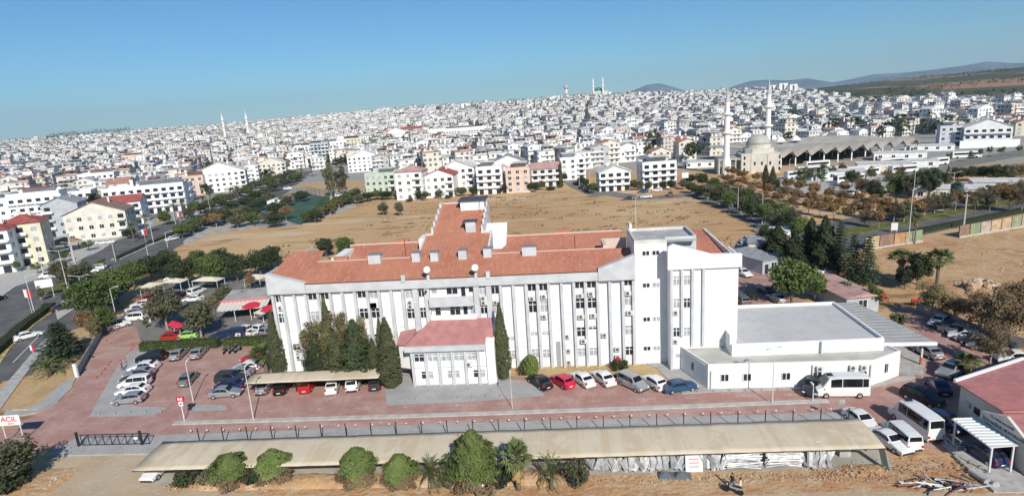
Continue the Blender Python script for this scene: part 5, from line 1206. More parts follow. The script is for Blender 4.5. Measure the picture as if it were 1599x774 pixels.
ORD = 'first second third fourth fifth sixth seventh eighth ninth tenth eleventh twelfth thirteenth fourteenth fifteenth sixteenth seventeenth eighteenth nineteenth twentieth'.split()
ORD_ = list(ORD[:9])
for oa, ob in (('twenty-', 'thirtieth'), ('thirty-', 'fortieth'), ('forty-', 'fiftieth'), ('fifty-', 'sixtieth'), ('sixty-', 'seventieth'), ('seventy-', 'eightieth'), ('eighty-', 'ninetieth'), ('ninety-', 'hundredth')): ORD += [oa + o for o in ORD_] + [ob]
def T(kind, px, py, h_=None, label=None, group=None, wpx=None, z=0.0, w_=None, v=None):
    """tree whose trunk foot is at px,py; h_ in metres; wpx crown width in photo pixels"""
    L0 = PRO[kind]; CNT[kind] = CNT.get(kind, 0) + 1; P_ = L0[(CNT[kind] if v is None else v) % len(L0)]
    p = at(px, py, z)
    if abs(z) < 1e-6 and py < 262: z = tz(p.x, p.y)
    base = {'round': 6.9, 'dark': 7.2, 'olive': 7.4, 'small': 4.0, 'orange': 5.6, 'yellow': 8.8, 'brown': 7.4, 'euc': 17.5, 'poplar': 10.2, 'cypress': 11, 'conifer': 9, 'dconifer': 9, 'cedar': 9, 'pine': 3.6, 'pinebig': 6.2, 'shrub': 1.8, 'arbor': 2.8, 'fan': 4.6, 'fantall': 6.4, 'date': 4.2}[kind]
    wb = {'round': 7.0, 'dark': 7.2, 'olive': 6.2, 'small': 3.4, 'orange': 5.6, 'yellow': 5.8, 'brown': 7.6, 'euc': 15, 'poplar': 4.8, 'cypress': 2.2, 'conifer': 3.8, 'dconifer': 4.6, 'cedar': 5.0, 'pine': 4.2, 'pinebig': 5.8, 'shrub': 2.7, 'arbor': 2.0, 'fan': 3.4, 'fantall': 3.6, 'date': 4.4}[kind]
    if P_ is PRO['date'][1]: base = 6.6
    if kind == 'fan' and P_ is L0[1]: base = 3.7
    sz = (h_ / base) if h_ else 1.0
    if wpx: c = prj(p.x, p.y, 2)[2]; sx = wpx / FPX * c / wb
    elif w_: sx = w_ / wb
    else: sx = sz
    if not h_: sz = sx
    return P_.put((p.x, p.y, z), rnd.uniform(0, 6.28), label, group, (sx, sx, sz))
# bottom row in front of the long carport
for a in [('pine', 363, 757, 3.6, 'round green pine bush with a wide crown at the left of the carport', 58), ('pine', 430, 750, 3.5, 'round green pine bush with a full crown right of the widest left clump', 56),
          ('shrub', 290, 758, 2.0, 'low yellow-green shrub beside the parked white car under the carport', 44), ('shrub', 327, 757, 2.3, 'low dark shrub squeezed left of the first round pine', 36), ('shrub', 396, 758, 2.3, 'low scrubby bush between the two round pines at left', 38),
          ('pine', 561, 757, 4.2, 'round pine with brown underside left of the small palms', 56), ('pine', 627, 760, 3.6, 'smaller round pine with brown twiggy underside beside the small date palm', 52), ('pinebig', 742, 764, 6.6, 'largest pine in front of the carport with a domed crown and reddish trunk', 72),
          ('shrub', 700, 762, 2.6, 'low bush under the left side of the largest pine', 36), ('shrub', 783, 762, 2.6, 'low bush under the right side of the largest pine', 40), ('date', 676, 762, 4.6, 'feathery young palm left of the largest pine', 52), ('fan', 810, 765, 5.2, 'fan palm with golden dead fronds right of the largest pine', 54),
          ('date', 862, 765, 5.2, 'feathery palm behind the ochre boulder', 46), ('shrub', 900, 760, 3.3, 'dark rounded bush left of the stacked metal sheets', 44), ('olive', 20, 757, 5.8, 'large olive-green tree in the bottom left corner, beside the sliding gate', 112),
          ('shrub', 8, 768, 2.4, 'brownish scrub bush in the bottom left corner below the big tree', 70), ('shrub', 30, 752, 1.8, 'small dry bush on the stony bank in the bottom left corner', 40)]:
    T(a[0], a[1], a[2], a[3], a[4], wpx=a[5], v=1 if a[4].startswith('feathery') and False else (0 if a[0] == 'date' else None))
# in front of the hospital
for a in [('cypress', 438, 588, 10.6, 'narrow cypress at the left corner of the hospital', 25), ('cypress', 522, 590, 12.8, 'thin dark cypress spire rising above the yellowing trees', 22), ('cypress', 612, 603, 10.3, 'big dense cypress at the right end of the parking canopy', 36), ('cypress', 603, 600, 10.0, 'slim second tip leaning on the big dense cypress', 22),
          ('cypress', 787, 591, 11.3, 'ragged dark cypress right of the entrance pavilion', 26), ('conifer', 500, 594, 7.2, 'wide brown-green conifer at the left of the clump by the facade', 40), ('conifer', 530, 594, 7.6, 'broad conifer in the middle of the clump by the facade', 46), ('conifer', 562, 594, 9.4, 'tallest broad conifer of the clump by the facade', 58), ('conifer', 588, 594, 6.6, 'small brownish conifer beside the big dense cypress', 28),
          ('yellow', 494, 590, 10.0, 'yellowing autumn tree at the left of the clump by the facade', 50), ('yellow', 545, 590, 11.8, 'tall sparse yellowing tree behind the broad conifers', 46), ('yellow', 518, 590, 10.4, 'yellowing tree between the two taller yellowing ones', 42), ('yellow', 572, 590, 11.0, 'pale thin tree in front of the upper windows', 34),
          ('arbor', 829, 583, 2.9, 'bright green rounded thuja by the facade', 26), ('shrub', 968, 577, 1.5, 'low dark green shrub beside the red hydrant box', 34), ('fan', 417, 584, 4.4, 'yellow-green fan palm beside the left corner cypress', 44), ('shrub', 818, 585, 1.4, 'small dry yellow plant between the ragged cypress and the thuja', 22)]:
    T(a[0], a[1], a[2], a[3], a[4], wpx=a[5], v=0 if a[0] in ('fan',) else None)
# left: around the side street and parking
G2 = 'trees around the side street left of the hospital'
for a in [('round', 150, 500, 9.4, 'very large dense green tree crown beside the side street', 84), ('round', 185, 475, 8.6, 'dense green tree behind the very large one', 70), ('round', 210, 450, 7.0, 'round green tree at the bend of the side street', 52), ('dark', 238, 440, 7.3, 'dark tree above the parked white vans', 56),
          ('round', 165, 520, 5.5, 'green tree leaning over the retaining wall', 46), ('cedar', 100, 560, 7.0, 'dark layered cedar beside the near carriageway', 84), ('orange', 140, 525, 5.4, 'tree with orange autumn leaves between the cedar and the round tree', 42), ('yellow', 150, 533, 5.5, 'thin yellow-green tree above the retaining wall', 30),
          ('date', 78, 587, 4.2, 'short bushy palm on the sandy plot', 52), ('olive', 262, 514, 9.2, 'brownish grey-leaved tree left of the cafe', 72), ('olive', 315, 528, 7.8, 'grey-green tree in front of the cafe awning', 64), ('dark', 290, 450, 7.8, 'dark green tree above the white canopies', 53),
          ('round', 335, 447, 8.1, 'dark green tree behind the cafe car park', 56), ('dark', 372, 440, 7.6, 'dark green tree near the hospital corner', 51), ('dark', 408, 432, 7.2, 'dark tree directly behind the hospital left corner', 46), ('olive', 352, 478, 5.0, 'grey bush tree in the cafe car park', 36),
          ('yellow', 385, 478, 4.6, 'yellow-green tree beside the cafe awning', 40), ('dark', 262, 430, 7.4, 'dark tree at the far side of the side street', 48), ('round', 312, 430, 6.9, 'green tree at the edge of the dry field', 43), ('dark', 345, 422, 6.3, 'dark tree at the field edge behind the cafe', 41),
          ('dark', 425, 420, 6.7, 'dark bushy tree behind the left roof corner', 41), ('yellow', 335, 487, 4.0, 'low yellow bush at the car park edge', 26), ('dark', 510, 402, 6.0, 'green tree crown showing behind the left rear roof', 34), ('round', 540, 402, 6.0, 'green crown behind the white roof block', 34), ('orange', 392, 455, 4.4, 'small reddish tree beside the hospital corner', 20),
          ('small', 228, 513, 1.9, 'small round bush at the foot of the grey-leaved tree', 14)]:
    T(a[0], a[1], a[2], a[3], a[4], G2, wpx=a[5], v=0 if a[0] == 'date' else None)
# boulevard island and pavements
for i, (px, py, wp) in enumerate([(92, 440, 30), (108, 448, 34), (122, 444, 30), (136, 440, 28), (100, 436, 26)]):
    T('olive', px, py, 6.0, ['leftmost feathery tree on the traffic island', 'largest feathery tree on the traffic island', 'feathery tree in the middle of the traffic island', 'rightmost feathery tree on the traffic island', 'small feathery tree at the back of the traffic island'][i], 'feathery trees on the traffic island', wpx=wp)
for a in [('small', 60, 428, 3.5, 'small round tree on the pavement before the yellow building', 22), ('small', 88, 405, 4.0, 'small tree beside the concrete mast', 20), ('small', 104, 410, 3.6, 'bushy tree beneath the brown parasol roof', 22), ('small', 28, 425, 3.4, 'small tree before the white house with red roof', 20), ('small', 140, 392, 3.6, 'round bush in front of the cream house', 26),
          ('small', 160, 420, 3.4, 'dark bush at the tip of the median beside the yellow barrier', 18), ('date', 210, 378, 8.0, 'tall palm in the median near the flags', 26), ('date', 230, 366, 8.5, 'tall palm beside the cream house', 26), ('dark', 205, 372, 4.0, 'dark bush on the pavement beside the palms', 22), ('olive', 66, 470, 4.0, 'bare little tree beside the direction sign', 14)]:
    T(a[0], a[1], a[2], a[3], a[4], wpx=a[5], v=1 if a[0] == 'date' else None)
G3 = 'tall palms along the boulevard into town'
for i, (px, py) in enumerate([(258, 352), (275, 346), (290, 341), (303, 336), (318, 331), (332, 326), (346, 322), (360, 317), (374, 313), (388, 308), (400, 304), (412, 300), (424, 296), (436, 292), (450, 288), (462, 284), (474, 280), (486, 276)]):
    o = T('date' if i % 3 else 'round', px + rnd.uniform(-3, 3), py, 8.5 if i % 3 else 6.5, ('tall date palm in the boulevard row, %s from the near end' if i % 3 else 'broad green tree among the boulevard palms, %s from the near end') % ORD[i], G3 if i % 3 else 'broad trees among the boulevard palms', wpx=22, v=1 if i % 3 else None)
G4 = 'small trees along the park beside the boulevard'
for i, (px, py, k) in enumerate([(286, 372, 'round'), (306, 362, 'round'), (338, 355, 'orange'), (352, 349, 'dark'), (366, 345, 'yellow'), (380, 340, 'yellow'), (392, 352, 'round'), (372, 356, 'olive'), (326, 352, 'dark'), (415, 350, 'yellow'), (405, 330, 'dark'), (430, 335, 'dark'), (447, 344, 'orange'), (388, 325, 'dark'), (420, 318, 'olive'), (432, 355, 'dark'), (398, 345, 'dark'), (470, 315, 'dark'), (448, 322, 'olive')]):
    T(k, px, py, 5.6, ORD[i] + ' tree of the boulevard park strip, ' + {'round': 'round and bright green', 'orange': 'brown-orange', 'dark': 'dark', 'yellow': 'yellow-green', 'olive': 'grey-green'}[k], G4, wpx=32)
G5 = 'dense trees between the sports ground and the field track'
for i in range(16):
    t_ = i / 15; px = 486 + 66 * t_ + rnd.uniform(-4, 4); py = 351 - 40 * t_ + rnd.uniform(-4, 2)
    T(['round', 'dark', 'yellow', 'olive'][i % 4], px, py, 5.2, {0: 'green tree', 1: 'dark tree', 2: 'yellow-green tree', 3: 'grey-green tree'}[i % 4] + ', %s from the front in the thicket beside the sports ground' % ORD[i], G5, wpx=26)
T('euc', 518, 308, 17, 'tall grey-green eucalyptus left of the pale green house', None, wpx=34); T('euc', 536, 306, 15, 'second trunk of tall eucalyptus with drooping brown branches', None, wpx=30)
T('olive', 599, 336, 5.4, 'left one of two small trees standing alone in the dry field', None, wpx=22); T('olive', 625, 337, 6.0, 'right one of two small trees standing alone in the dry field', None, wpx=18)
G6 = 'shrubs and trees at the feet of the houses beyond the field'
for i, (px, py, k, wp) in enumerate([(560, 318, 'olive', 26), (574, 315, 'dark', 26), (590, 312, 'round', 28), (605, 312, 'dark', 24), (655, 312, 'dark', 16), (664, 313, 'olive', 16), (686, 310, 'olive', 16), (722, 306, 'olive', 26), (740, 306, 'dark', 18), (745, 303, 'dark', 16), (787, 302, 'dark', 16), (829, 300, 'dark', 14), (836, 300, 'dark', 14), (845, 297, 'olive', 20),
                                     (882, 284, 'dark', 12), (908, 290, 'dark', 16), (915, 294, 'dark', 14), (927, 302, 'round', 22), (990, 297, 'round', 16), (1000, 297, 'yellow', 16), (1013, 298, 'olive', 14), (1035, 298, 'dark', 14), (1048, 297, 'dark', 16), (1068, 296, 'olive', 20), (1080, 302, 'round', 24), (1092, 307, 'dark', 30), (1104, 305, 'olive', 24), (1077, 288, 'dark', 26), (620, 312, 'olive', 14), (700, 310, 'shrub', 12), (640, 315, 'shrub', 14), (860, 297, 'shrub', 18), (875, 293, 'shrub', 12)]):
    T(k, px, py, {'shrub': 1.8}.get(k, 4.6), {'olive': 'grey-green tree', 'dark': 'dark green tree', 'round': 'bright green tree', 'yellow': 'yellow-green tree', 'shrub': 'low shrub'}[k] + ', %s from the left before the houses beyond the field' % ORD[i], G6, wpx=wp)
for px, py, lab in [(816, 262, 'tall cypress between the white gabled block and the pink-roofed block'), (876, 290, 'cypress beside the plain white block'), (665, 287, 'dark cypress between two white houses beyond the field')]:
    T('cypress', px, py, 12, lab, None, wpx=7)
# right: conifers, willow, palms
for a in [('dconifer', 1213, 404, 7.6, 'dark conifer in front of the white camper van', 40), ('dconifer', 1238, 425, 9.6, 'dark tall conifer right of the white camper van', 30), ('dconifer', 1264, 415, 10.5, 'dense dark conifer between the camper and the road', 30), ('dconifer', 1285, 425, 11.8, 'tallest dark conifer by the road junction', 36), ('cedar', 1309, 428, 11.5, 'dark conifer right of the tallest one', 44),
          ('cedar', 1330, 440, 10, 'blue-green cedar behind the red-roofed hut', 46), ('cedar', 1352, 445, 10, 'rightmost blue-green cedar behind the red-roofed hut', 46), ('round', 1236, 474, 8.4, 'wide round willow-like tree behind the annex', 86), ('round', 1272, 470, 5.4, 'green tree right of the wide willow-like tree', 40), ('small', 1318, 474, 4.2, 'small lollipop tree before the grey hut wall', 30),
          ('small', 1365, 484, 4.6, 'small round tree at the porch of the red-roofed hut', 34), ('fantall', 1405, 440, 6.0, 'tall fan palm at the left of the orange dirt lot', 40), ('fantall', 1462, 452, 7.2, 'tall fan palm with a hanging skirt before the orange dirt lot', 42), ('dark', 1432, 452, 7.5, 'dark tree between the two tall fan palms', 44), ('dark', 1412, 452, 5.0, 'dark tree below the left fan palm', 38),
          ('yellow', 1455, 497, 6.5, 'thin olive-green tree above the parked silver cars', 60), ('brown', 1562, 540, 8.5, 'very large bare-looking brown tree at the right', 108), ('brown', 1530, 520, 6.5, 'brown tree overhanging the right-hand car park', 70), ('brown', 1590, 500, 7.0, 'orange-brown tree at the right edge', 70), ('brown', 1488, 505, 5.0, 'brownish tree at the end of the dirt bank', 46), ('fan', 1508, 588, 3.0, 'yellow-green fan palm clump beside the clinic roof', 40), ('brown', 1545, 570, 5.5, 'brown bush between the fan palm clump and the clinic roof', 60),
          ('shrub', 1170, 470, 2.0, 'grey bush beside the hospital right corner', 20), ('dark', 1195, 388, 6.5, 'dark tree right of the camper van', 30), ('round', 1290, 465, 3.6, 'small green tree beside the dry bed', 22), ('shrub', 1405, 508, 2.2, 'dark clipped bush by the hut garden', 30)]:
    T(a[0], a[1], a[2], a[3], a[4], wpx=a[5], v=1 if a[0] == 'fan' else None)
G7 = 'rows of orange autumn trees in the park right of the field'
k = 0
for row in range(3):
    for i in range(12):
        px = 1128 + i * 22 + row * 6 + rnd.uniform(-3, 3); py = 303 + i * 5.0 - row * 12 + rnd.uniform(-2, 2)
        if px > 1395: continue
        T('orange' if (i + row) % 5 else 'brown', px, py, 5.0, ('orange-leaved' if (i + row) % 5 else 'brown-leaved') + ' tree, %s from the left in the %s park row' % (ORD[i], ['front', 'middle', 'back'][row]), G7, wpx=25)
G11 = 'green trees lining the road at the far right of the field'
for i in range(18):
    t_ = i / 17; T(['dark', 'olive', 'round'][i % 3], 1096 + 150 * t_ + rnd.uniform(-3, 3), 303 + 66 * t_ + rnd.uniform(-3, 1) + (7 if i % 2 else -7), 6.5, ['dark green', 'grey-green', 'fresh green'][i % 3] + ' tree lining the road right of the field, %s from the far end' % ORD[i], G11, wpx=26 + 8 * t_)
G12 = 'green trees along the boulevard pavements'
for i in range(22):
    t_ = i / 21; k = rnd.choice(['dark', 'round', 'olive']); T(k, 296 + 165 * t_ + rnd.uniform(-3, 3), (368 - 84 * t_) + (-1 if i % 2 else -26 + 14 * t_) + rnd.uniform(-2, 2), 5.5, {'dark': 'dark green', 'round': 'fresh green', 'olive': 'grey-green'}[k] + ' tree beside the boulevard pavement, %s from the near end' % ORD[i], G12, wpx=26)
G8 = 'autumn trees between the carriageways'
for i in range(14):
    T(['brown', 'olive', 'orange', 'brown'][i % 4], 1395 + i * 16, 348 - i * 3.0 + rnd.uniform(-3, 3), 6.2, ['brown', 'grey-green', 'orange', 'brown'][i % 4] + ' tree between the right-hand carriageways, %s from the left' % ORD[i], G8, wpx=34)
G9 = 'mixed trees around the bus yard'
for i, (px, py, kd, hh, wp) in enumerate([(1140, 300, 'dark', 5, 20), (1120, 308, 'olive', 5, 26), (1195, 292, 'cypress', 9, 12), (1206, 296, 'cypress', 9, 13), (1212, 300, 'dark', 5, 14), (1250, 298, 'poplar', 10, 24), (1282, 292, 'poplar', 10, 26), (1228, 293, 'small', 4, 14), (1265, 283, 'olive', 6, 16), (1300, 280, 'olive', 6, 16), (1345, 310, 'brown', 8, 30), (1362, 313, 'olive', 8, 30), (1330, 292, 'dark', 7, 26), (1315, 275, 'olive', 6, 18),
                                          (1398, 318, 'round', 10, 36), (1418, 322, 'olive', 11, 30), (1450, 312, 'dark', 11, 36), (1432, 305, 'dark', 9, 28), (1385, 292, 'brown', 7, 18), (1405, 285, 'brown', 7, 18), (1360, 282, 'olive', 6, 18), (1495, 285, 'dark', 6, 26), (1515, 283, 'dark', 6, 26), (1535, 283, 'dark', 6, 24), (1555, 285, 'dark', 7, 30), (1575, 285, 'olive', 7, 30), (1592, 282, 'yellow', 7, 30), (1475, 288, 'dark', 5, 24),
                                          (1530, 248, 'small', 5, 12), (1545, 245, 'small', 5, 12), (1563, 245, 'small', 5, 14), (1590, 243, 'small', 5, 12), (1515, 252, 'small', 5, 10), (1480, 256, 'small', 5, 12), (1595, 332, 'brown', 8, 40), (1575, 330, 'orange', 7, 34), (1340, 232, 'dark', 8, 18), (1370, 318, 'dark', 6, 24), (1318, 306, 'orange', 5, 20), (1478, 300, 'cypress', 9, 9), (1545, 330, 'olive', 6, 18), (1270, 306, 'orange', 5, 20)]):
    T(kd, px, py, hh, {'dark': 'dark tree', 'olive': 'grey-green tree', 'cypress': 'cypress', 'poplar': 'tall pale green poplar', 'small': 'small green roadside tree', 'brown': 'brown-leaved tree', 'round': 'green tree', 'yellow': 'yellow-green tree', 'orange': 'orange-leaved tree'}[kd] + (', %s of those beside the upper road at the right' % ORD[i - 28] if py < 260 and i >= 28 else ', %s of those around the bus yard' % ORD[i]), G9, wpx=wp)
for i, (px, py) in enumerate([(1388, 322), (1428, 380), (1520, 345), (1492, 322)]): T('fantall' if i % 2 else 'date', px, py, 7, ['slim palm among the park trees', 'young palm on the verge left of the panel fence', 'slim palm beside the carriageway', 'small palm behind the concrete pole'][i], None, wpx=16, v=0 if i % 2 else 1)
# trees scattered through the town
G10 = 'dark trees scattered among the town houses'
FARK = [tree('town_tree', crown_round(200 + k, 4.2, 3.8, 5.0, 14, 22, .75, L_DARK if k % 2 else L_OLIVE, .4), MB().tube((0, 0, -1), (0, 0, 4), .3, .2, 5), BARK) for k in range(4)]
FARC = [tree('town_cypress', crown_profile(210, [(0, .8), (3, 1.5), (8, .9), (11, .1)], 350, .5, L_DARK, .1, .5), MB().tube((0, 0, -1), (0, 0, 3), .2, .1, 5), BARK)]
rg = random.Random(9); FV = []; nfar = 0
gs = [(x, y) for _, x, y, _ in GREEN]
for _, x, y, _ in HSITES:
    if rg.random() < .3: gs.append((x + rg.choice([-9.5, 9.5]), y + rg.choice([-9.5, 9.5])))
for q in range(500):        # street lines
    x, y, z = polar(rg.uniform(0, 1600), rg.uniform(330, 1500)); px, py, _ = prj(x, y, z)
    if py < np.interp(px, BX, BY) - 2: gs.append((x, y))
TREEL = [(-50, 200, 'at the left edge'), (200, 400, 'around the boulevard palms'), (400, 560, 'around the dark red tower'), (560, 700, 'behind the pale green house'), (700, 850, 'behind the peach house'), (850, 1000, 'behind the broad white gable'), (1000, 1130, 'left of the mosque'), (1130, 1300, 'behind the mosque'), (1300, 1460, 'behind the bus station'), (1460, 1700, 'behind the wide white building')]
gs.sort(key=lambda s: math.hypot(*s)); C_all = []; N_all = []; rgn = np.random.default_rng(8)
for x, y in gs:
    z = tz(x, y); px, py, c = prj(x, y, z)
    if nfar < 230 and -5 < px < 1605:
        nfar += 1; (FARC[0] if rg.random() < .12 else rg.choice(FARK)).put((x, y, z), rg.uniform(0, 6), 'dark tree among the town houses ' + next((l for a, b, l in TREEL if a <= px < b), 'left of the view'), G10, rg.uniform(.5, 1.15))
    else:
        r0 = rg.uniform(2.2, 4.6); q = unit(rgn.normal(size=(26, 3))); C_all.append(q * r0 * rgn.uniform(.7, 1.1, (26, 1)) + np.array([x, y, z + r0 + 1])); N_all.append(q)
for px, py, n_, sx_, sy_ in [(1235, 196, 16, 22, 5), (1395, 208, 26, 38, 5), (1340, 212, 14, 30, 4), (770, 196, 14, 14, 10), (745, 205, 8, 12, 4), (925, 200, 12, 12, 8), (1095, 228, 10, 14, 5), (1100, 200, 8, 8, 6), (950, 215, 10, 16, 4), (1020, 170, 8, 10, 6), (1530, 186, 8, 14, 4), (600, 226, 8, 10, 3), (700, 165, 6, 20, 3), (1075, 250, 8, 10, 5), (1000, 232, 8, 16, 3), (470, 262, 8, 14, 3), (345, 282, 10, 20, 4), (90, 292, 8, 14, 3), (1450, 180, 8, 16, 3)]:
    for _k in range(n_):
        a, b = px + rg.gauss(0, sx_), py + rg.gauss(0, sy_); z = 0.
        for _q in range(12):
            if z > 35: break
            v = at(a, b, z); z = .5 * z + .5 * tz(v.x, v.y) if v.length < 3000 and v.y > 0 else 36
        if z > 35: continue
        r0 = rg.uniform(2.5, 6); q = unit(rgn.normal(size=(30, 3))); C_all.append(q * r0 * rgn.uniform(.7, 1.1, (30, 1)) + np.array([v.x, v.y, z + r0 + 3])); N_all.append(q)
# ridge line of trees on the left skyline and scrub over the hill
for px in np.arange(75, 205, 2.5):
    d_ = 2420 + rg.uniform(-60, 60); x, y, z = polar(px, d_); r0 = rg.uniform(4, 9); q = unit(rgn.normal(size=(26, 3))); C_all.append(q * r0 * np.array([1, 1, 1.2]) + np.array([x, y, z + 8 + r0])); N_all.append(q)
for _ in range(2600):
    px = rg.uniform(1235, 1900); d_ = rg.uniform(1250, 3300)
    if d_ < np.interp(px, [1240, 1330, 1600], [2000, 1400, 1250]): continue
    x, y, z = polar(px, d_)
    if math.sin(x * .004 + 1) + math.sin(y * .005) + .5 * math.sin(x * .013 - y * .01) < -.35: continue
    r0 = rg.uniform(3, 7); q = unit(rgn.normal(size=(10, 3))); C_all.append(q * r0 * np.array([1, 1, .7]) + np.array([x, y, z + r0 * .4])); N_all.append(q)
C_all = np.concatenate(C_all); N_all = unit(np.concatenate(N_all) + rgn.normal(0, .3, (len(np.concatenate(N_all)), 3)))
me = quads_mesh('distant_trees', C_all, N_all, np.full(len(C_all), 1.7), L_DARK, rgn)
tag(link('distant_trees', me), 'dark trees and scrub covering the far hill and the gaps of the distant town', 'trees', kind='stuff')
# hedges
def hedge(label, pts, wd, h_, m, dens=26, name='hedge', s=.13):
    P = [at(*p) for p in pts]; rg_ = np.random.default_rng(len(label)); C = []; N = []
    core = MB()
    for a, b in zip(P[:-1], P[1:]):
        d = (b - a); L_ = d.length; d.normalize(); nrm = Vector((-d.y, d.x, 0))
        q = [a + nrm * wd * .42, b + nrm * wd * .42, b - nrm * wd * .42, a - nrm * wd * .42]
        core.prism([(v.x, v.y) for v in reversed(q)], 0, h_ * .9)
        n = int(L_ * dens); u = rg_.uniform(0, L_, n * 3); k = rg_.integers(0, 3, n * 3); sv = rg_.uniform(-1, 1, n * 3)
        for i in range(n * 3):
            if k[i] == 0: o_, z_, nn = wd * .5 * sv[i], h_, (0, 0, 1)
            elif k[i] == 1: o_, z_, nn = wd * .5, h_ * (sv[i] + 1) / 2, (nrm.x, nrm.y, .3)
            else: o_, z_, nn = -wd * .5, h_ * (sv[i] + 1) / 2, (-nrm.x, -nrm.y, .3)
            p = a + d * u[i] + nrm * o_; C.append((p.x + rg_.normal(0, .07), p.y + rg_.normal(0, .07), z_ + rg_.normal(0, .07))); N.append(nn)
    C = np.array(C); N = unit(np.array(N) + rg_.normal(0, .35, (len(N), 3)))
    p0_ = P[0]; t = thing(name, label, 'hedge', (p0_.x, p0_.y, 0)); off = np.array([p0_.x, p0_.y, 0])
    link('foliage', quads_mesh('foliage', C - off, N, rg_.uniform(.7, 1.3, len(C)) * s, m, rg_), t)
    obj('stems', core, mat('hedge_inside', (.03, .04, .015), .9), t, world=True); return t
hedge('clipped green hedge behind the parked cars, the left of two', [(222, 547), (330, 541), (343, 541)], 1.5, 1.6, L_HEDGE)
hedge('clipped green hedge behind the motorcycles, the right of two', [(352, 541), (440, 534)], 1.5, 1.6, L_HEDGE)
hedge('long dark clipped hedge along the boulevard median', [(-30, 575), (0, 547), (38, 512), (82, 480)], 2.0, 1.3, L_DARK, 20)
hedge('dark hedge strip along the upper boulevard median', [(182, 405), (230, 383), (274, 365), (330, 341)], 1.6, .9, L_DARK, 10)
hedge('low hedge on the verge of the right-hand carriageway', [(1370, 378), (1420, 366), (1500, 350), (1599, 330)], 2.2, 1.0, L_DARK, 8)

C = []; N = []
for _ in range(420):
    px, py = rg.uniform(290, 1190), rg.uniform(305, 420)
    p = at(px, py)
    if p.y < 106 or p.y > 255 or py < 420 - .23 * (px - 290) and px < 560: continue
    k = rg.randrange(4, 22); sp = rg.uniform(.4, 1.8)
    for _k in range(k): C.append((p.x + rg.gauss(0, sp * 1.6), p.y + rg.gauss(0, sp * .7), rg.uniform(.05, .35))); N.append((rg.gauss(0, .5), -.5 + rg.gauss(0, .4), .6))
me = quads_mesh('field_weeds', np.array(C), unit(np.array(N)), rgn.uniform(.15, .5, len(C)), mat('dry_weed', (.13, .085, .045), .9, col2=(.24, .17, .09), scale=.5), rgn)
tag(link('field_weeds', me), 'tufts of dry brown weeds scattered over the field', 'weeds', kind='stuff')
# ------------------------------------------------------------ vehicles
def cm(name, c, met=.0, rough=.3): return mat('car_' + name, c, rough, metal=met, spec=.5)
CC = {'white': cm('white', (.74, .74, .73)), 'silver': cm('silver', (.42, .43, .44), .5, .35), 'grey': cm('grey', (.16, .165, .17), .4), 'black': cm('black', (.015, .015, .017)), 'navy': cm('navy', (.02, .03, .09)), 'blue': cm('blue', (.03, .08, .16)),
      'red': cm('red', (.45, .02, .02)), 'magenta': cm('magenta', (.55, .02, .06)), 'greygreen': cm('greygreen', (.22, .24, .22), .4), 'yellow': cm('yellow', (.7, .35, .02)), 'lime': cm('lime', (.35, .6, .15)), 'dark': cm('dark', (.05, .055, .06), .3)}
SHAPES = {  # length, width, list of (x, zbelt, ztop, roof half width factor) front -> rear, glass spans
 'sedan': dict(L=4.5, W=1.76, body=[(2.25, .50, .55), (2.15, .60, .68), (1.2, .80, .92), (.95, .84, .97), (.25, .92, 1.42), (-.6, .94, 1.46), (-1.05, .95, 1.36), (-1.65, .96, 1.05), (-2.1, .92, .99), (-2.22, .72, .80)], ws=(3, 4), rw=(6, 7), sw=(3.5, 6.6)),
 'hatch': dict(L=4.1, W=1.74, body=[(2.05, .50, .56), (1.95, .62, .70), (1.15, .82, .96), (.9, .88, 1.02), (.2, .94, 1.45), (-.7, .97, 1.50), (-1.45, .99, 1.42), (-1.85, 1.0, 1.12), (-2.0, .9, .98), (-2.04, .6, .65)], ws=(3, 4), rw=(6, 7), sw=(3.5, 6.6)),
 'van': dict(L=4.4, W=1.82, body=[(2.2, .55, .62), (2.1, .75, .85), (1.45, .95, 1.08), (1.2, .98, 1.14), (.55, 1.02, 1.74), (-.5, 1.03, 1.80), (-1.7, 1.03, 1.80), (-2.1, 1.02, 1.70), (-2.17, .95, 1.05), (-2.2, .6, .65)], ws=(3, 4), rw=(7, 8), sw=(3.6, 6.7)),
 'suv': dict(L=4.5, W=1.88, body=[(2.2, .65, .72), (2.12, .85, .92), (1.3, 1.02, 1.12), (1.05, 1.05, 1.16), (.4, 1.08, 1.66), (-.6, 1.1, 1.72), (-1.8, 1.1, 1.68), (-2.15, 1.08, 1.2), (-2.2, .95, 1.05), (-2.22, .6, .65)], ws=(3, 4), rw=(6, 7), sw=(3.5, 6.5)),
 'minibus': dict(L=6.3, W=2.05, body=[(3.12, .7, .8), (3.0, .95, 1.1), (2.55, 1.15, 1.3), (2.35, 1.2, 1.4), (1.6, 1.3, 2.55), (.6, 1.32, 2.68), (-2.0, 1.32, 2.68), (-3.0, 1.32, 2.62), (-3.1, 1.3, 1.6), (-3.13, .6, .65)], ws=(3, 4), rw=(7, 8), sw=(4.15, 6.9)),
 'oldvan': dict(L=4.8, W=1.84, body=[(2.38, .6, .68), (2.3, .85, .95), (1.9, 1.02, 1.15), (1.7, 1.08, 1.22), (1.0, 1.12, 1.85), (0, 1.13, 1.92), (-1.6, 1.13, 1.92), (-2.3, 1.13, 1.86), (-2.38, 1.1, 1.25), (-2.4, .6, .65)], ws=(3, 4), rw=(7, 8), sw=(4.1, 6.9)),
 'pickup': dict(L=4.9, W=1.8, body=[(2.4, .65, .72), (2.32, .85, .92), (1.35, 1.0, 1.1), (1.1, 1.02, 1.14), (.5, 1.05, 1.66), (-.1, 1.06, 1.70), (-.55, 1.06, 1.62), (-.7, 1.0, 1.05), (-2.3, .98, 1.02), (-2.42, .6, .65)], ws=(3, 4), rw=(6, 7), sw=(3.5, 6.2)),
}
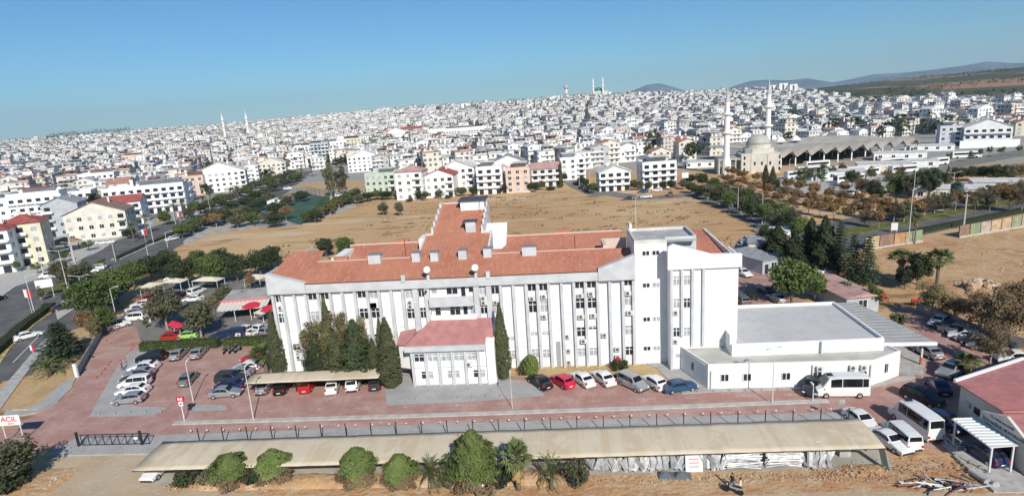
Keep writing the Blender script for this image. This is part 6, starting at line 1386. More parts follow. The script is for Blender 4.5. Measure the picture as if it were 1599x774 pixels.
def lerp_body(B, i):
    k = min(int(i), len(B) - 2); f = i - k; a, b = B[k], B[k + 1]; return tuple(a[q] + (b[q] - a[q]) * f for q in range(3))
def make_car(shape, colour, name='parked_car', cat='car'):
    S_ = SHAPES[shape]; B = S_['body']; W = S_['W'] / 2; L = S_['L'] / 2; root = thing(name, None, cat); body = MB(); rings = []
    hi = max(b[2] for b in B)
    for x, zb, zt in B:
        e = 1 - .10 * (abs(x) / L) ** 4; wt = W * e * (.93 - .20 * max(0, (zt - zb - .15)) / max(.3, (hi - .95)) * (1.0 if hi < 2 else .45))
        rings.append([(x, 0, .22), (x, W * e * .9, .22), (x, W * e, .34), (x, W * e, zb * .75), (x, W * e * .97, zb), (x, wt, max(zt - .05, zb + .01)), (x, wt * .82, zt), (x, 0, zt + .02)])
    vs = []; fs = []; n = 8
    for rg_ in rings:
        vs += [(p[0], p[1], p[2]) for p in rg_] + [(p[0], -p[1], p[2]) for p in rg_]
    for i in range(len(rings) - 1):
        for j in range(n - 1):
            a, b = i * 16 + j, (i + 1) * 16 + j; fs.append((a, a + 1, b + 1, b)); a += 8; b += 8; fs.append((a, b, b + 1, a + 1))
    for i, s in ((0, 1), (len(rings) - 1, -1)):
        q = list(range(i * 16, i * 16 + 8)) + list(range(i * 16 + 15, i * 16 + 8, -1)); fs.append(tuple(q if s < 0 else q[::-1]))
    o = obj('body', body.add(vs, fs), CC[colour], root, smooth=False)
    def ring_at(i):
        k = min(int(i), len(rings) - 2); f = i - k; return [tuple(rings[k][q][c] + (rings[k + 1][q][c] - rings[k][q][c]) * f for c in range(3)) for q in range(8)]
    def cross(nm, i0, i1, sg):
        a, b = ring_at(i0 + .12), ring_at(i1 - .10); k = .86
        pts = [(a[6][0], a[6][1] * 1.02, a[6][2]), (a[6][0], -a[6][1] * 1.02, a[6][2]), (b[6][0], -b[6][1], b[6][2]), (b[6][0], b[6][1], b[6][2])]
        if sg > 0: dn = Vector((.5, 0, .8))
        else: dn = Vector((-.6, 0, .6))
        dn = dn.normalized() * .035; pts = [(p[0] + dn.x, p[1], p[2] + dn.z) for p in pts]
        obj(nm, MB().poly(pts), CGLASS, root)
    cross('windscreen', *S_['ws'], 1); cross('rear_window', *S_['rw'], -1)
    s0, s1 = S_['sw']
    for s in (-1, 1):
        segs = np.linspace(s0, s1, 4)
        up_, dn_ = [], []
        for k in np.linspace(s0, s1, 9):
            r_ = ring_at(k); zb, zt = r_[4], r_[5]; 
            lo = Vector(zb).lerp(Vector(zt), .12); hi_ = Vector(zb).lerp(Vector(zt), .92)
            dn_.append((lo.x, s * (lo.y + .02), lo.z)); up_.append((hi_.x, s * (hi_.y + .025), hi_.z))
        for a, b in ((0, 3), (3, 6), (6, 8)):
            m_ = MB()
            for q in range(a, b):
                f0 = .06 if q == a else 0; f1 = .06 if q == b - 1 else 0
                D0, D1, U0, U1 = Vector(dn_[q]), Vector(dn_[q + 1]), Vector(up_[q]), Vector(up_[q + 1])
                pts = [D0.lerp(D1, f0), D1.lerp(D0, f1), U1.lerp(U0, f1), U0.lerp(U1, f0)]; m_.poly(pts if s < 0 else pts[::-1])
            obj('side_window', m_, CGLASS, root)
    wr = .31 if hi < 2 else .36
    for sx in (.62, -.6):
        for s in (-1, 1):
            x = L * sx; y = s * (W - .08); w_ = obj('wheel', MB().tube((x, y - .1, wr), (x, y + .11, wr), wr, n=14), TIRE, root)
            obj('rim', MB().tube((x, y + s * .10, wr), (x, y + s * .125, wr), wr * .62, n=10), RIM, w_)
    f, b = B[1], B[-2]
    for s in (-1, 1):
        obj('headlight', MB().box(B[0][0] - .16, B[0][0] + .015, s * W * .72 - .17, s * W * .72 + .17, B[0][1] - .02, B[0][1] + .13), LAMPW, root)
        obj('tail_light', MB().box(B[-1][0] - .02, B[-1][0] + .12, s * W * .78 - .12, s * W * .78 + .12, B[-1][1] + .02, B[-1][1] + .27), LAMPR, root)
        obj('wing_mirror', MB().box(B[3][0] - .35, B[3][0] - .2, s * (W + .02) - .1, s * (W + .02) + .1, B[3][1] + .02, B[3][1] + .16), CC[colour], root)
    obj('bumper', MB().box(B[0][0] - .05, B[0][0] + .06, -W * .8, W * .8, .24, .42), DARK if colour != 'black' else CC['grey'], root)
    obj('bumper', MB().box(B[-1][0] - .07, B[-1][0] + .03, -W * .8, W * .8, .26, .46), DARK if hi > 1.6 or colour == 'silver' else CC[colour], root)
    obj('number_plate', MB().box(B[-1][0] - .085, B[-1][0] - .071, -.26, .26, .46 if hi < 2 else .5, .58 if hi < 2 else .62), PLATE, root)
    if shape == 'minibus':
        obj('roof_hatch', MB().box(1.0, 1.7, -.35, .35, 2.69, 2.75), CGLASS, root)
    if shape == 'pickup': obj('load_bed', MB().box(-2.25, -.8, -.7, .7, 1.03, 1.05), DARK, root)
    return Proto(root)
PC_ = {}
def car(shape, colour, px, py, hd, label, group=None, z=0.03):
    k = (shape, colour)
    if k not in PC_: PC_[k] = make_car(shape, colour, {'minibus': 'minibus', 'oldvan': 'van', 'van': 'van', 'pickup': 'pickup'}.get(shape, 'parked_car'), {'minibus': 'minibus', 'oldvan': 'van', 'van': 'van', 'pickup': 'pickup'}.get(shape, 'car'))
    p = at(px, py, 0); return PC_[k].put((p.x, p.y, z), math.radians(hd), label, group)
G = 'cars parked in the left-hand car park row'
for a in [('hatch', 'silver', 203, 628, 189, 'silver hatchback nearest the viewer in the left-hand row'), ('sedan', 'white', 209, 614, 189, 'white saloon second in the left-hand row'), ('van', 'white', 212, 603, 189, 'white family van third in the left-hand row'), ('sedan', 'dark', 214, 595, 189, 'dark saloon behind the white family van'),
          ('sedan', 'silver', 219, 587, 189, 'silver saloon between the dark saloon and a white one'), ('sedan', 'white', 226, 577, 189, 'white saloon second from the far end of the left-hand row'), ('suv', 'black', 237, 563, 189, 'black off-roader at the far end of the left-hand row'),
          ('sedan', 'silver', 280, 557, 101, 'silver saloon in front of the left hedge'), ('sedan', 'silver', 311, 555, 101, 'blue-tinted silver saloon right of the other one before the left hedge'), ('sedan', 'greygreen', 295, 596, 101, 'grey-green saloon standing alone in the middle of the car park'),
          ('sedan', 'silver', 353, 618, 6, 'silver-grey old saloon nearest the viewer in the middle row'), ('sedan', 'navy', 360, 607, 180, 'navy blue saloon in the middle row'), ('suv', 'dark', 362, 596, 0, 'dark grey estate car in the middle row'), ('sedan', 'silver', 374, 586, 180, 'silver saloon behind the dark grey estate'), ('hatch', 'white', 387, 577, 180, 'white hatchback at the far end of the middle row'), ('hatch', 'red', 398, 564, 180, 'red hatchback half hidden behind the fan palm')]:
    car(*a, group=G)
G = 'cars under the short tan carport'
for a in [('sedan', 'silver', 415, 608, 98, 'silver saloon at the left end under the short carport'), ('sedan', 'black', 443, 608, 98, 'black saloon beside the silver one under the short carport'), ('hatch', 'red', 482, 606, 96, 'red hatchback under the short carport'), ('sedan', 'white', 521, 607, 101, 'white saloon left of the white off-roader under the short carport'), ('suv', 'white', 554, 603, 98, 'white off-roader under the short carport'), ('hatch', 'dark', 588, 602, 98, 'dark car with red lower panels at the right end under the short carport')]:
    car(*a, group=G)
G = 'cars parked before the right half of the hospital'
for a in [('sedan', 'black', 843, 601, 123, 'black saloon at the left end of the row before the hospital'), ('hatch', 'magenta', 878, 600, 124, 'bright red hatchback in the row before the hospital'), ('sedan', 'white', 910, 597, 118, 'white saloon right of the bright red hatchback'), ('sedan', 'white', 942, 595, 115, 'white saloon left of the silver van'), ('van', 'silver', 988, 604, -52, 'silver family van facing the viewer'), ('hatch', 'white', 1021, 602, 118, 'white hatchback between silver van and blue saloon'), ('sedan', 'blue', 1061, 609, 14, 'dark blue old saloon seen side-on at the right end of the row')]:
    car(*a, group=G)
car('minibus', 'white', 1311, 616, 177, 'long white minibus seen side-on in front of the annex'); car('suv', 'dark', 1268, 610, -120, 'dark off-roader behind the nose of the white minibus')
car('minibus', 'white', 1428, 668, 97, 'white high-roof minibus with dark rear window beside the clinic'); car('oldvan', 'white', 1406, 688, 93, 'older white van parked left of the high-roof minibus')
car('sedan', 'white', 1389, 695, -73, 'white saloon at the right end of the long carport'); car('sedan', 'white', 1344, 662, -78, 'white car behind the right end of the long carport')
car('sedan', 'navy', 1477, 664, -78, 'dark blue saloon in the shade beside the high-roof minibus'); car('sedan', 'navy', 1463, 608, 80, 'navy saloon in the shade by the clinic wall corner'); car('suv', 'black', 1440, 627, -60, 'black open off-roader in the shade behind the minibus')
car('suv', 'silver', 1485, 585, 212, 'silver-white jeep with a row of side windows by the clinic corner'); car('sedan', 'silver', 1448, 554, 99, 'silver saloon under the edge of the grey drive canopy'); car('hatch', 'navy', *prj(41.2, 56.0, 0)[:2], 100, 'blue and white car beneath the white porch canopy')
G = 'cars in the shaded right-hand car park'
for a in [('hatch', 'white', 1466, 507, 215, 'white hatchback at the top of the shaded right-hand car park'), ('sedan', 'dark', 1479, 514, 130, 'dark saloon second in the shaded right-hand car park'), ('suv', 'silver', 1493, 521, 130, 'silver off-roader in the shaded right-hand car park'), ('hatch', 'white', 1506, 529, 150, 'white car catching the sun in the right-hand car park'), ('sedan', 'grey', 1523, 538, 130, 'grey saloon below the brown tree'), ('sedan', 'silver', 1541, 548, 130, 'silver car half hidden by the brown tree'), ('pickup', 'white', 1586, 566, 170, 'white pickup behind the brown tree at the right edge'), ('hatch', 'dark', 1558, 545, 130, 'dark hatchback below the large bare tree')]:
    car(*a, group=G)
G = 'cars in the drive behind the annex'
for a in [('suv', 'grey', 1158, 474, 95, 'grey car tight against the hospital right corner'), ('sedan', 'silver', 1212, 470, 100, 'silver saloon behind the annex parapet'), ('sedan', 'white', 1161, 430, -75, 'white saloon beside the service shed'), ('hatch', 'white', 1153, 415, 105, 'white hatchback further up beside the service shed'), ('sedan', 'dark', 1196, 458, 100, 'dark saloon in the shade of the willow-like tree'), ('sedan', 'white', 1292, 428, 20, 'white saloon between the dark conifers and the red-roofed hut'), ('hatch', 'silver', 1306, 424, 20, 'silver hatchback between the dark conifers'), ('sedan', 'navy', 1352, 517, 170, 'navy car showing above the annex parapet'), ('hatch', 'white', 1190, 362, 20, 'white car by the camper van')]:
    car(*a, group=G)
car('oldvan', 'white', 1171, 380, 178, 'white camper van at the edge of the dry field')
G = 'cars in the side street and cafe car park'
for a in [('van', 'white', 184, 512, 60, 'white van with a blue shaded side beside the retaining wall'), ('van', 'white', 211, 500, 185, 'white van with open view of its side windows in the side street'), ('hatch', 'silver', 210, 492, 185, 'silver hatchback behind the white van in the side street'), ('sedan', 'white', 215, 485, 188, 'white saloon second in the side street row'), ('sedan', 'white', 223, 478, 190, 'white saloon third in the side street row'), ('hatch', 'red', 232, 470, 190, 'dark red car in the side street row'), ('sedan', 'grey', 225, 463, 190, 'grey saloon in the tree shade of the side street'),
          ('hatch', 'white', 271, 437, 200, 'white car glimpsed between the tree crowns'), ('hatch', 'silver', 268, 462, 100, 'silver car below the white canopies'), ('sedan', 'black', 281, 464, 100, 'black car below the white canopies'), ('van', 'white', 308, 459, 80, 'white van in the cafe car park'), ('sedan', 'white', 303, 470, 185, 'white saloon in the cafe car park'), ('sedan', 'dark', 298, 482, 190, 'dark saloon behind the grey-green tree'),
          ('sedan', 'navy', 347, 528, 190, 'navy saloon behind the left hedge'), ('van', 'navy', 366, 526, 185, 'navy van behind the left hedge'), ('pickup', 'white', 385, 521, 70, 'white pickup behind the hedge, left of two'), ('pickup', 'white', 405, 520, 70, 'white pickup behind the hedge, right of two'), ('suv', 'silver', 424, 521, 70, 'silver off-roader beside the corner cypress'), ('hatch', 'red', 272, 530, 10, 'red car beside the red cafe parasols'), ('hatch', 'lime', 292, 528, 190, 'lime green van behind the left hedge'),
          ('sedan', 'white', 412, 466, 180, 'white saloon beside the hospital left corner'), ('hatch', 'dark', 400, 455, 170, 'dark car behind the white saloon at the hospital corner')]:
    car(*a, group=G)
G = 'vehicles on the boulevard'
for a in [('sedan', 'white', 44, 528, 54, 'white saloon driving along the near carriageway'), ('sedan', 'dark', 99, 483, 50, 'dark car driving up the near carriageway'), ('suv', 'black', 114, 464, 52, 'black car beyond the paved island'), ('oldvan', 'white', 78, 434, 184, 'white van driving past the traffic island'), ('sedan', 'white', 144, 425, 10, 'white saloon turning at the island, left of a pair'), ('suv', 'white', 153, 421, 190, 'white off-roader turning at the island, right of a pair'),
          ('sedan', 'white', 161, 381, 8, 'white saloon parked before the cream house'), ('hatch', 'white', 171, 380, 8, 'white hatchback parked before the cream house'), ('sedan', 'white', 269, 375, 70, 'white car driving away on the right carriageway'), ('pickup', 'yellow', 256, 345, 5, 'yellow taxi truck by the boulevard palms'), ('hatch', 'white', 303, 336, 60, 'white car on the far boulevard'), ('sedan', 'dark', 352, 318, 60, 'dark car on the far boulevard'), ('sedan', 'white', 372, 306, 60, 'white car parked beneath the boulevard palms'), ('sedan', 'black', -5, 470, 90, 'black motor car cut by the left edge'), ('sedan', 'red', 340, 315, 60, 'red car under the boulevard palms'), ('oldvan', 'white', 450, 296, 5, 'white van parked by the sandy lot')]:
    car(*a, group=G)
G = 'vehicles on the streets beyond the field'
for a in [('sedan', 'dark', 982, 312, 178, 'dark car parked at the far edge of the field'), ('hatch', 'blue', 1004, 301, 175, 'blue car parked before the wide balconied house'), ('sedan', 'white', 1009, 309, 178, 'white car parked at the far edge of the field'), ('hatch', 'white', 1026, 299, 178, 'white car before the wide balconied house'), ('oldvan', 'grey', 1047, 306, 80, 'grey box truck at the far street'), ('suv', 'silver', 1110, 311, 40, 'silver car on the tree-lined road'), ('sedan', 'dark', 899, 288, 110, 'dark car in the side street beyond the field'), ('sedan', 'black', 908, 295, 110, 'black car in the side street beyond the field'), ('hatch', 'dark', 914, 299, 110, 'dark hatchback at the street mouth beyond the field'),
          ('sedan', 'silver', 1150, 328, 130, 'silver car under the trees of the tree-lined road'), ('oldvan', 'white', 1333, 305, 0, 'white truck cab in the bus yard'), ('sedan', 'grey', 1135, 322, 130, 'grey car on the tree-lined road'), ('van', 'white', 530, 307, 30, 'white van by the eucalyptus'), ('sedan', 'white', 535, 313, 30, 'white car on the field track')]:
    car(*a, group=G)
car('hatch', 'white', 249, 738, -92, 'white hatchback facing the viewer under the left end of the long carport')
# buses in the yard, each a body with dark window band
def make_bus():
    root = thing('coach', None, 'bus'); obj('body', MB().box(-6, 6, -1.25, 1.25, .4, 3.3), CC['white'], root); obj('window_band', MB().box(-5.6, 5.4, -1.28, 1.28, 1.7, 2.6), CGLASS, root); obj('windscreen', MB().box(5.98, 6.03, -1.1, 1.1, 1.3, 2.8), CGLASS, root)
    for x in (-3.8, 4.0):
        for s in (-1.15, 1.15): obj('wheel', MB().tube((x, s - .12, .5), (x, s + .12, .5), .5, n=12), TIRE, root)
    return Proto(root)
BUS = make_bus()
for px, py, hd, lab in [(1245, 278, 20, 'white coach left of the poplars'), (1262, 271, 15, 'white coach under the zigzag roof edge'), (1325, 285, -165, 'white coach in the middle of the bus yard'), (1350, 274, 10, 'white coach before the bus hall columns'), (1410, 270, 12, 'white coach at the right of the bus yard'), (1460, 258, 15, 'white bus on the upper road'), (1335, 272, 15, 'white coach parked behind the brown trees'), (1300, 272, 12, 'white coach between two roadside trees'), (1275, 262, 12, 'white coach at the hall entrance'),
                        (1508, 247, 170, 'white lorry on the upper road'), (1390, 258, 12, 'white coach at the depot')]:
    p = at(px, py); BUS.put((p.x, p.y, .05), math.radians(hd), lab, 'coaches and lorries around the bus station')

# ------------------------------------------------------------ motorcycles
def make_moto():
    root = thing('motorcycle', None, 'motorcycle')
    for x in (-.65, .65): obj('wheel', MB().tube((x, -.05, .3), (x, .05, .3), .3, n=14), TIRE, root)
    obj('frame', MB().tube((-.65, 0, .3), (0, 0, .45), .06).tube((0, 0, .45), (.45, 0, .75), .06).tube((.65, 0, .3), (.42, 0, .95), .05), DARK, root)
    obj('body', MB().add([(-.75, -.12, .6), (.3, -.14, .6), (.3, .14, .6), (-.75, .12, .6), (-.8, -.1, .8), (.35, -.12, .9), (.35, .12, .9), (-.8, .1, .8)], [(0, 3, 2, 1), (4, 5, 6, 7), (0, 1, 5, 4), (1, 2, 6, 5), (2, 3, 7, 6), (3, 0, 4, 7)]), CC['silver'], root)
    obj('seat', MB().box(-.75, .05, -.13, .13, .81, .89), DARK, root); obj('handlebar', MB().tube((.38, -.35, 1.0), (.38, .35, 1.0), .025), DARK, root); obj('headlight', MB().tube((.5, 0, .85), (.58, 0, .85), .09, n=10), LAMPW, root)
    return Proto(root)
MOTO = make_moto()
for px, py, hd, lab in [(352, 551, 100, 'motorcycle at the left of the group before the right hedge'), (362, 550, 92, 'motorcycle in the middle of the group before the right hedge'), (372, 549, 80, 'motorcycle at the right of the group before the right hedge'), (259, 556, 95, 'motorcycle between the black off-roader and the silver saloon'), (367, 546, 95, 'motorcycle behind the middle one of the group')]:
    p = at(px, py); MOTO.put((p.x, p.y, .03), math.radians(hd), lab, 'motorcycles before the hedges')
p = at(1147, 771); MOTO.put((p.x - .1, p.y + .1, .03), math.radians(150), 'small motorcycle beside the two people on the dirt')

# ------------------------------------------------------------ people
def person(loc, rz, label, top, legs, arm=0.2, sc=1.0, hairc=(.02, .015, .012), step=.12):
    J = {'p': (0, 0, .95), 'c': (0, .02, 1.3), 'n': (0, .0, 1.5), 'h': (0, .03, 1.62), 'h2': (0, .03, 1.74)}
    vs = []; ed = []; rad = []
    def v(p, r): vs.append(p); rad.append(r); return len(vs) - 1
    pel = v((0, 0, .95), (.15, .11)); ch = v((0, .0, 1.28), (.17, .115)); nk = v((0, .01, 1.47), (.06, .06)); hd = v((0, .03, 1.62), (.095, .105)); ht = v((0, .02, 1.72), (.07, .08)); ed += [(pel, ch), (ch, nk), (nk, hd), (hd, ht)]
    for s in (-1, 1):
        hip = v((s * .1, 0, .88), (.095, .095)); kn = v((s * .11, s * step + .03, .48), (.065, .065)); an = v((s * .12, s * step * 1.4, .09), (.04, .04)); to = v((s * .13, s * step * 1.4 + .17, .04), (.04, .03)); ed += [(pel, hip), (hip, kn), (kn, an), (an, to)]
        sh = v((s * .19, 0, 1.4), (.06, .06)); el_ = v((s * .25, -.02 + arm * .3, 1.12), (.045, .045)); wr_ = v((s * .24, .1 + arm, .92 + arm * .5), (.03, .03)); ha = v((s * .235, .16 + arm * 1.1, .86 + arm * .5), (.035, .02)); ed += [(ch, sh), (sh, el_), (el_, wr_), (wr_, ha)]
        for q in range(4): f = v((s * (.21 + q * .018), .22 + arm * 1.15, .80 + arm * .5 - .004 * (q - 1.5) ** 2), (.009, .009)); ed.append((ha, f))
    me = bpy.data.meshes.new('person'); me.from_pydata(vs, ed, []); me.update()
    o = bpy.data.objects.new('person', me); COL.objects.link(o); o.location = loc; o.rotation_euler[2] = rz; o.scale = (sc,) * 3
    sk = o.modifiers.new('skin', 'SKIN')
    for i, r_ in enumerate(rad): me.skin_vertices[0].data[i].radius = r_
    me.skin_vertices[0].data[0].use_root = True
    sb = o.modifiers.new('sub', 'SUBSURF'); sb.levels = 1; sb.render_levels = 2
    m = bpy.data.materials.new('person_' + label[:8].replace(' ', '_')); m.use_nodes = True; t = m.node_tree; b = t.nodes['Principled BSDF']; b.inputs['Roughness'].default_value = .8
    tc = t.nodes.new('ShaderNodeTexCoord'); sp = t.nodes.new('ShaderNodeSeparateXYZ'); t.links.new(tc.outputs['Object'], sp.inputs[0]); rp = t.nodes.new('ShaderNodeValToRGB'); rp.color_ramp.interpolation = 'CONSTANT'
    mr_ = t.nodes.new('ShaderNodeMapRange'); mr_.inputs[2].default_value = 1.8; t.links.new(sp.outputs[2], mr_.inputs[0]); t.links.new(mr_.outputs[0], rp.inputs[0]); e = rp.color_ramp.elements
    e[0].position = 0; e[0].color = (.03, .03, .03, 1); e[1].position = .06; e[1].color = (*legs, 1)
    for ps, c in ((.53, top), (.825, (.45, .28, .2)), (.925, hairc)): q = e.new(ps); q.color = (*c, 1)
    t.links.new(rp.outputs[0], b.inputs['Base Color']); me.materials.append(m)
    hair = obj('hair', MB().lathe([(.10, 0), (.105, .06), (.07, .12), (.01, .14)], (0, -.0, 1.66), 10), mat('hair_black', hairc, .7), o)
    fc = obj('face', MB().box(-.045, -.02, .118, .135, 1.64, 1.655).box(.02, .045, .118, .135, 1.64, 1.655).box(-.012, .012, .12, .15, 1.59, 1.64).box(-.03, .03, .115, .13, 1.56, 1.57), mat('face_dark', (.2, .1, .07), .8), o)
    return tag(o, label, 'person')
p = at(1143, 764); person((p.x, p.y, .03), math.radians(-60), 'person in dark jacket and blue jeans standing beside the small motorcycle', (.03, .03, .035), (.10, .14, .22), .1, 1.02)
p = at(1156, 771); person((p.x, p.y, .03), math.radians(60), 'person in a pale shirt and dark trousers facing the other at the motorcycle', (.62, .60, .58), (.04, .03, .03), .28, .98)
p = at(575 * 0 + 929, 319); person((p.x, p.y, .03), math.radians(80), 'person in dark clothes walking at the far edge of the field', (.03, .03, .03), (.03, .03, .04), .1, 1.0)
p = at(192, 578); person((p.x, p.y, .05), math.radians(120), 'person in a red top standing at the head of the left-hand row of cars', (.55, .03, .03), (.08, .05, .08), .1, 1.0)

# ------------------------------------------------------------ lamps, poles, signs
def lamp(label, px, py, h_, arms=1, az_=90, r_=.075, m=POLEW, group='street lamps', name='street_lamp', al=1.8):
    p = at(px, py); t = thing(name, label, 'street lamp', (p.x, p.y, 0), math.radians(az_), group)
    obj('pole', MB().tube((0, 0, 0), (0, 0, h_), r_ * 1.3, r_ * .7, 8), m, t)
    for k in range(arms):
        s = 1 if k == 0 else -1
        obj('arm', MB().tube((0, 0, h_ - .1), (s * al, 0, h_ + .25), .05), m, t); obj('lamp_head', MB().box(min(s * al, s * (al + .6)), max(s * al, s * (al + .6)), -.12, .12, h_ + .2, h_ + .3), m, t)
    return t
lamp('thin white mast standing in the car park behind the red cross sign', 302, 627, 5.8, 1, 90, .06, al=.3); lamp('lamp post on the long kerb island before the middle row of cars', 396, 655, 7.2, 1, 80, .06, al=.3); lamp('thin pole on the kerb island before the ragged cypress', 800, 637, 4.6, 1, 90, .04, al=.2)
lamp('double-headed lamp post before the annex', 1206, 630, 7.0, 2, 20, .06, al=.5); lamp('short post at the right end of the kerb island', 1269, 627, 2.0, 1, 90, .07, al=.15); lamp('single-arm lamp beside the large tree of the side street', 184, 506, 7.5, 1, 20, .07, al=1.0)
for a in [('lamp mast with flags on the boulevard median', 54, 489, 8.5, 1, 10), ('twin-arm lamp mast before the feathery trees', 106, 452, 10.0, 2, 15), ('twin-arm lamp mast right of the concrete mast', 122, 428, 9, 2, 15), ('lamp mast with a long arm on the paved island', 132, 470, 6.0, 2, 5), ('tall lamp on the median before the cream house', 181, 408, 10, 2, 15), ('lamp at the bend of the right carriageway', 233, 408, 5, 1, 10), ('short lamp on the right pavement', 262, 386, 5, 1, 10), ('lamp on the far median near the flags', 240, 380, 9, 2, 15), ('lamp beside the yellow building', 68, 428, 6, 1, 10),
          ('lamp by the palms of the upper boulevard', 275, 353, 9, 2, 15), ('lamp by the far palms of the boulevard', 330, 338, 9, 2, 15), ('lamp at the far street before the broad white gable', 921, 300, 8, 1, 60), ('lamp at the mouth of the far side street', 905, 294, 8, 1, 60), ('lamp at the corner of the far street', 887, 285, 8, 1, 60), ('lamp on the tree-lined road, near the end', 1152, 338, 9, 1, 150), ('lamp on the tree-lined road, further down', 1190, 350, 9, 1, 150),
          ('lamp mast between the autumn trees of the carriageway', 1418, 382, 13, 1, 30), ('second lamp mast beside the carriageway', 1424, 330, 13, 1, 30), ('double lamp in the bus yard', 1486, 315, 9, 2, 10), ('lamp in front of the mosque', 1148, 276, 8, 1, 60), ('lamp before the bus hall', 1232, 284, 9, 1, 60), ('lamp pole standing in the dry field', 993, 355, 9, 2, 60)]:
    lamp(*a)
p = at(117, 412); t = thing('concrete_mast', 'thick concrete mast on the traffic island', 'mast', (p.x, p.y, 0)); obj('mast', MB().tube((0, 0, 0), (0, 0, 9), .35, .22, 8), CONC, t); obj('cap', MB().lathe([(.3, 0), (.3, .3)], (0, 0, 9), 8), CONC, t)
p = at(1504, 358); t = thing('concrete_mast', 'thick concrete pole rising above the coloured panel fence', 'mast', (p.x, p.y, 0)); obj('mast', MB().tube((0, 0, 0), (0, 0, 9), .28, .18, 8), CONC, t); obj('cross_arm', MB().box(-.8, .8, -.06, .06, 8.4, 8.55), STEEL, t)
# flags
FLAGR = mat('flag_red', (.60, .02, .04), .7); FLAGW = mat('flag_white', (.78, .76, .76), .7)
for px, py, z, lab in [(50, 489, 3.6, 'red and white banners on the boulevard median lamp'), (52, 552, 1.0, 'pink pennant on a short post beside the near carriageway'), (228, 380, 3.0, 'red banner on the lamp before the cream house'), (345, 322, 4.0, 'red banner beneath the far palms'), (282, 350, 3.0, 'red banner on the upper boulevard lamp')]:
    p = at(px, py); t = thing('banner', lab, 'banner', (p.x, p.y, 0)); t.scale = (.55,) * 3 if 'pennant' in lab else (1, 1, 1); obj('pole', MB().tube((0, 0, 0), (0, 0, z + 2), .04), POLEW, t)
    obj('red_cloth', MB().add([(.06, 0, z), (.85, .1, z - .1), (.9, .05, z + 1.7), (.06, 0, z + 1.8)], [(0, 1, 2, 3)]), FLAGR, t); obj('white_cloth', MB().add([(-.06, 0, z), (-.8, .1, z + .1), (-.8, .05, z + 1.9), (-.06, 0, z + 1.8)], [(0, 1, 2, 3)]), FLAGW, t)
# emergency sign reading ACİL, white board with red letters and an arrow
def board(name, label, cat, px, py, w_, h_, z0, rz, legs=2):
    p = at(px, py); t = thing(name, label, cat, (p.x, p.y, 0), math.radians(rz)); obj('board', MB().box(-w_ / 2, w_ / 2, -.05, .05, z0, z0 + h_), FLAGW, t)
    for s in ([-1, 1] if legs == 2 else [0]): obj('post', MB().box(s * w_ * .4 - .05, s * w_ * .4 + .05, .051, .15, 0, z0 + h_ * .9), POLEW, t)
    return t
t = board('emergency_sign', 'white sign board with red letters ACİL above a small red arrow', 'sign', 24, 690, 2.7, 1.35, 2.4, 5)
RL = mat('sign_red', (.62, .02, .04), .5)
sign_text('ACiL', .95, RL, t, (0, -.065, 3.22), (math.radians(90), 0, 0)); obj('arrow', MB().add([(.0, -.062, 2.58), (.55, -.062, 2.58), (.55, -.062, 2.68), (.0, -.062, 2.68), (-.25, -.062, 2.63), (.0, -.062, 2.78), (.0, -.062, 2.48)], [(0, 1, 2, 3), (4, 6, 5)]), RL, t)
p = at(288, 656); t = thing('cross_sign', 'small red and white hospital sign on a white post', 'sign', (p.x, p.y, 0)); obj('post', MB().tube((0, 0, 0), (0, 0, 3.0), .06), FRAME, t)
obj('board', MB().box(-.55, .55, -.05, .05, 2.75, 3.45), RL, t); obj('symbol', MB().box(-.3, -.15, -.07, -.051, 2.9, 3.3).box(.15, .3, -.07, -.051, 2.9, 3.3).box(-.15, .15, -.07, -.051, 3.03, 3.17), FRAME, t)
obj('lower_board', MB().box(-.28, .28, -.05, .05, 2.1, 2.7), FRAME, t); obj('lower_arrow', MB().box(-.15, .15, -.07, -.051, 2.3, 2.5), RL, t)
p = at(1313, 661); t = thing('round_sign', 'grey round traffic sign on a post behind the long carport', 'sign', (p.x, p.y, 0)); obj('post', MB().tube((0, 0, 0), (0, 0, 2.7), .04), STEEL, t); obj('disc', MB().tube((0, .02, 2.7), (0, .06, 2.7), .33, n=16), STEEL, t)
t = board('direction_sign', 'white direction sign on two posts at the end of the median hedge', 'sign', 74, 465, 3.4, 2.0, 2.6, 30)
t = board('bus_stop_sign', 'pale square sign at the far street corner', 'sign', 1070, 295, 2.6, 2.2, 4.5, 0, 1)
t = board('advert_board', 'blue and white board on the verge beside the carriageway', 'sign', 1396, 363, 1.5, 1.9, .6, -10, 2)
# parasol roof at the taxi rank
p = at(105, 392); t = thing('taxi_shelter', 'brown domed parasol shelter beside the concrete mast', 'shelter', (p.x, p.y, 0)); obj('roof', MB().lathe([(5, 3.0), (3.2, 4.0), (.1, 4.8)], n=10), mat('brown_canvas', (.36, .22, .13), .9), t)
for k in range(4): obj('post', MB().box(*(lambda a: (3.5 * math.cos(a) - .1, 3.5 * math.cos(a) + .1, 3.5 * math.sin(a) - .1, 3.5 * math.sin(a) + .1))(k * 1.57 + .8), 0, 3.2), DARK, t)
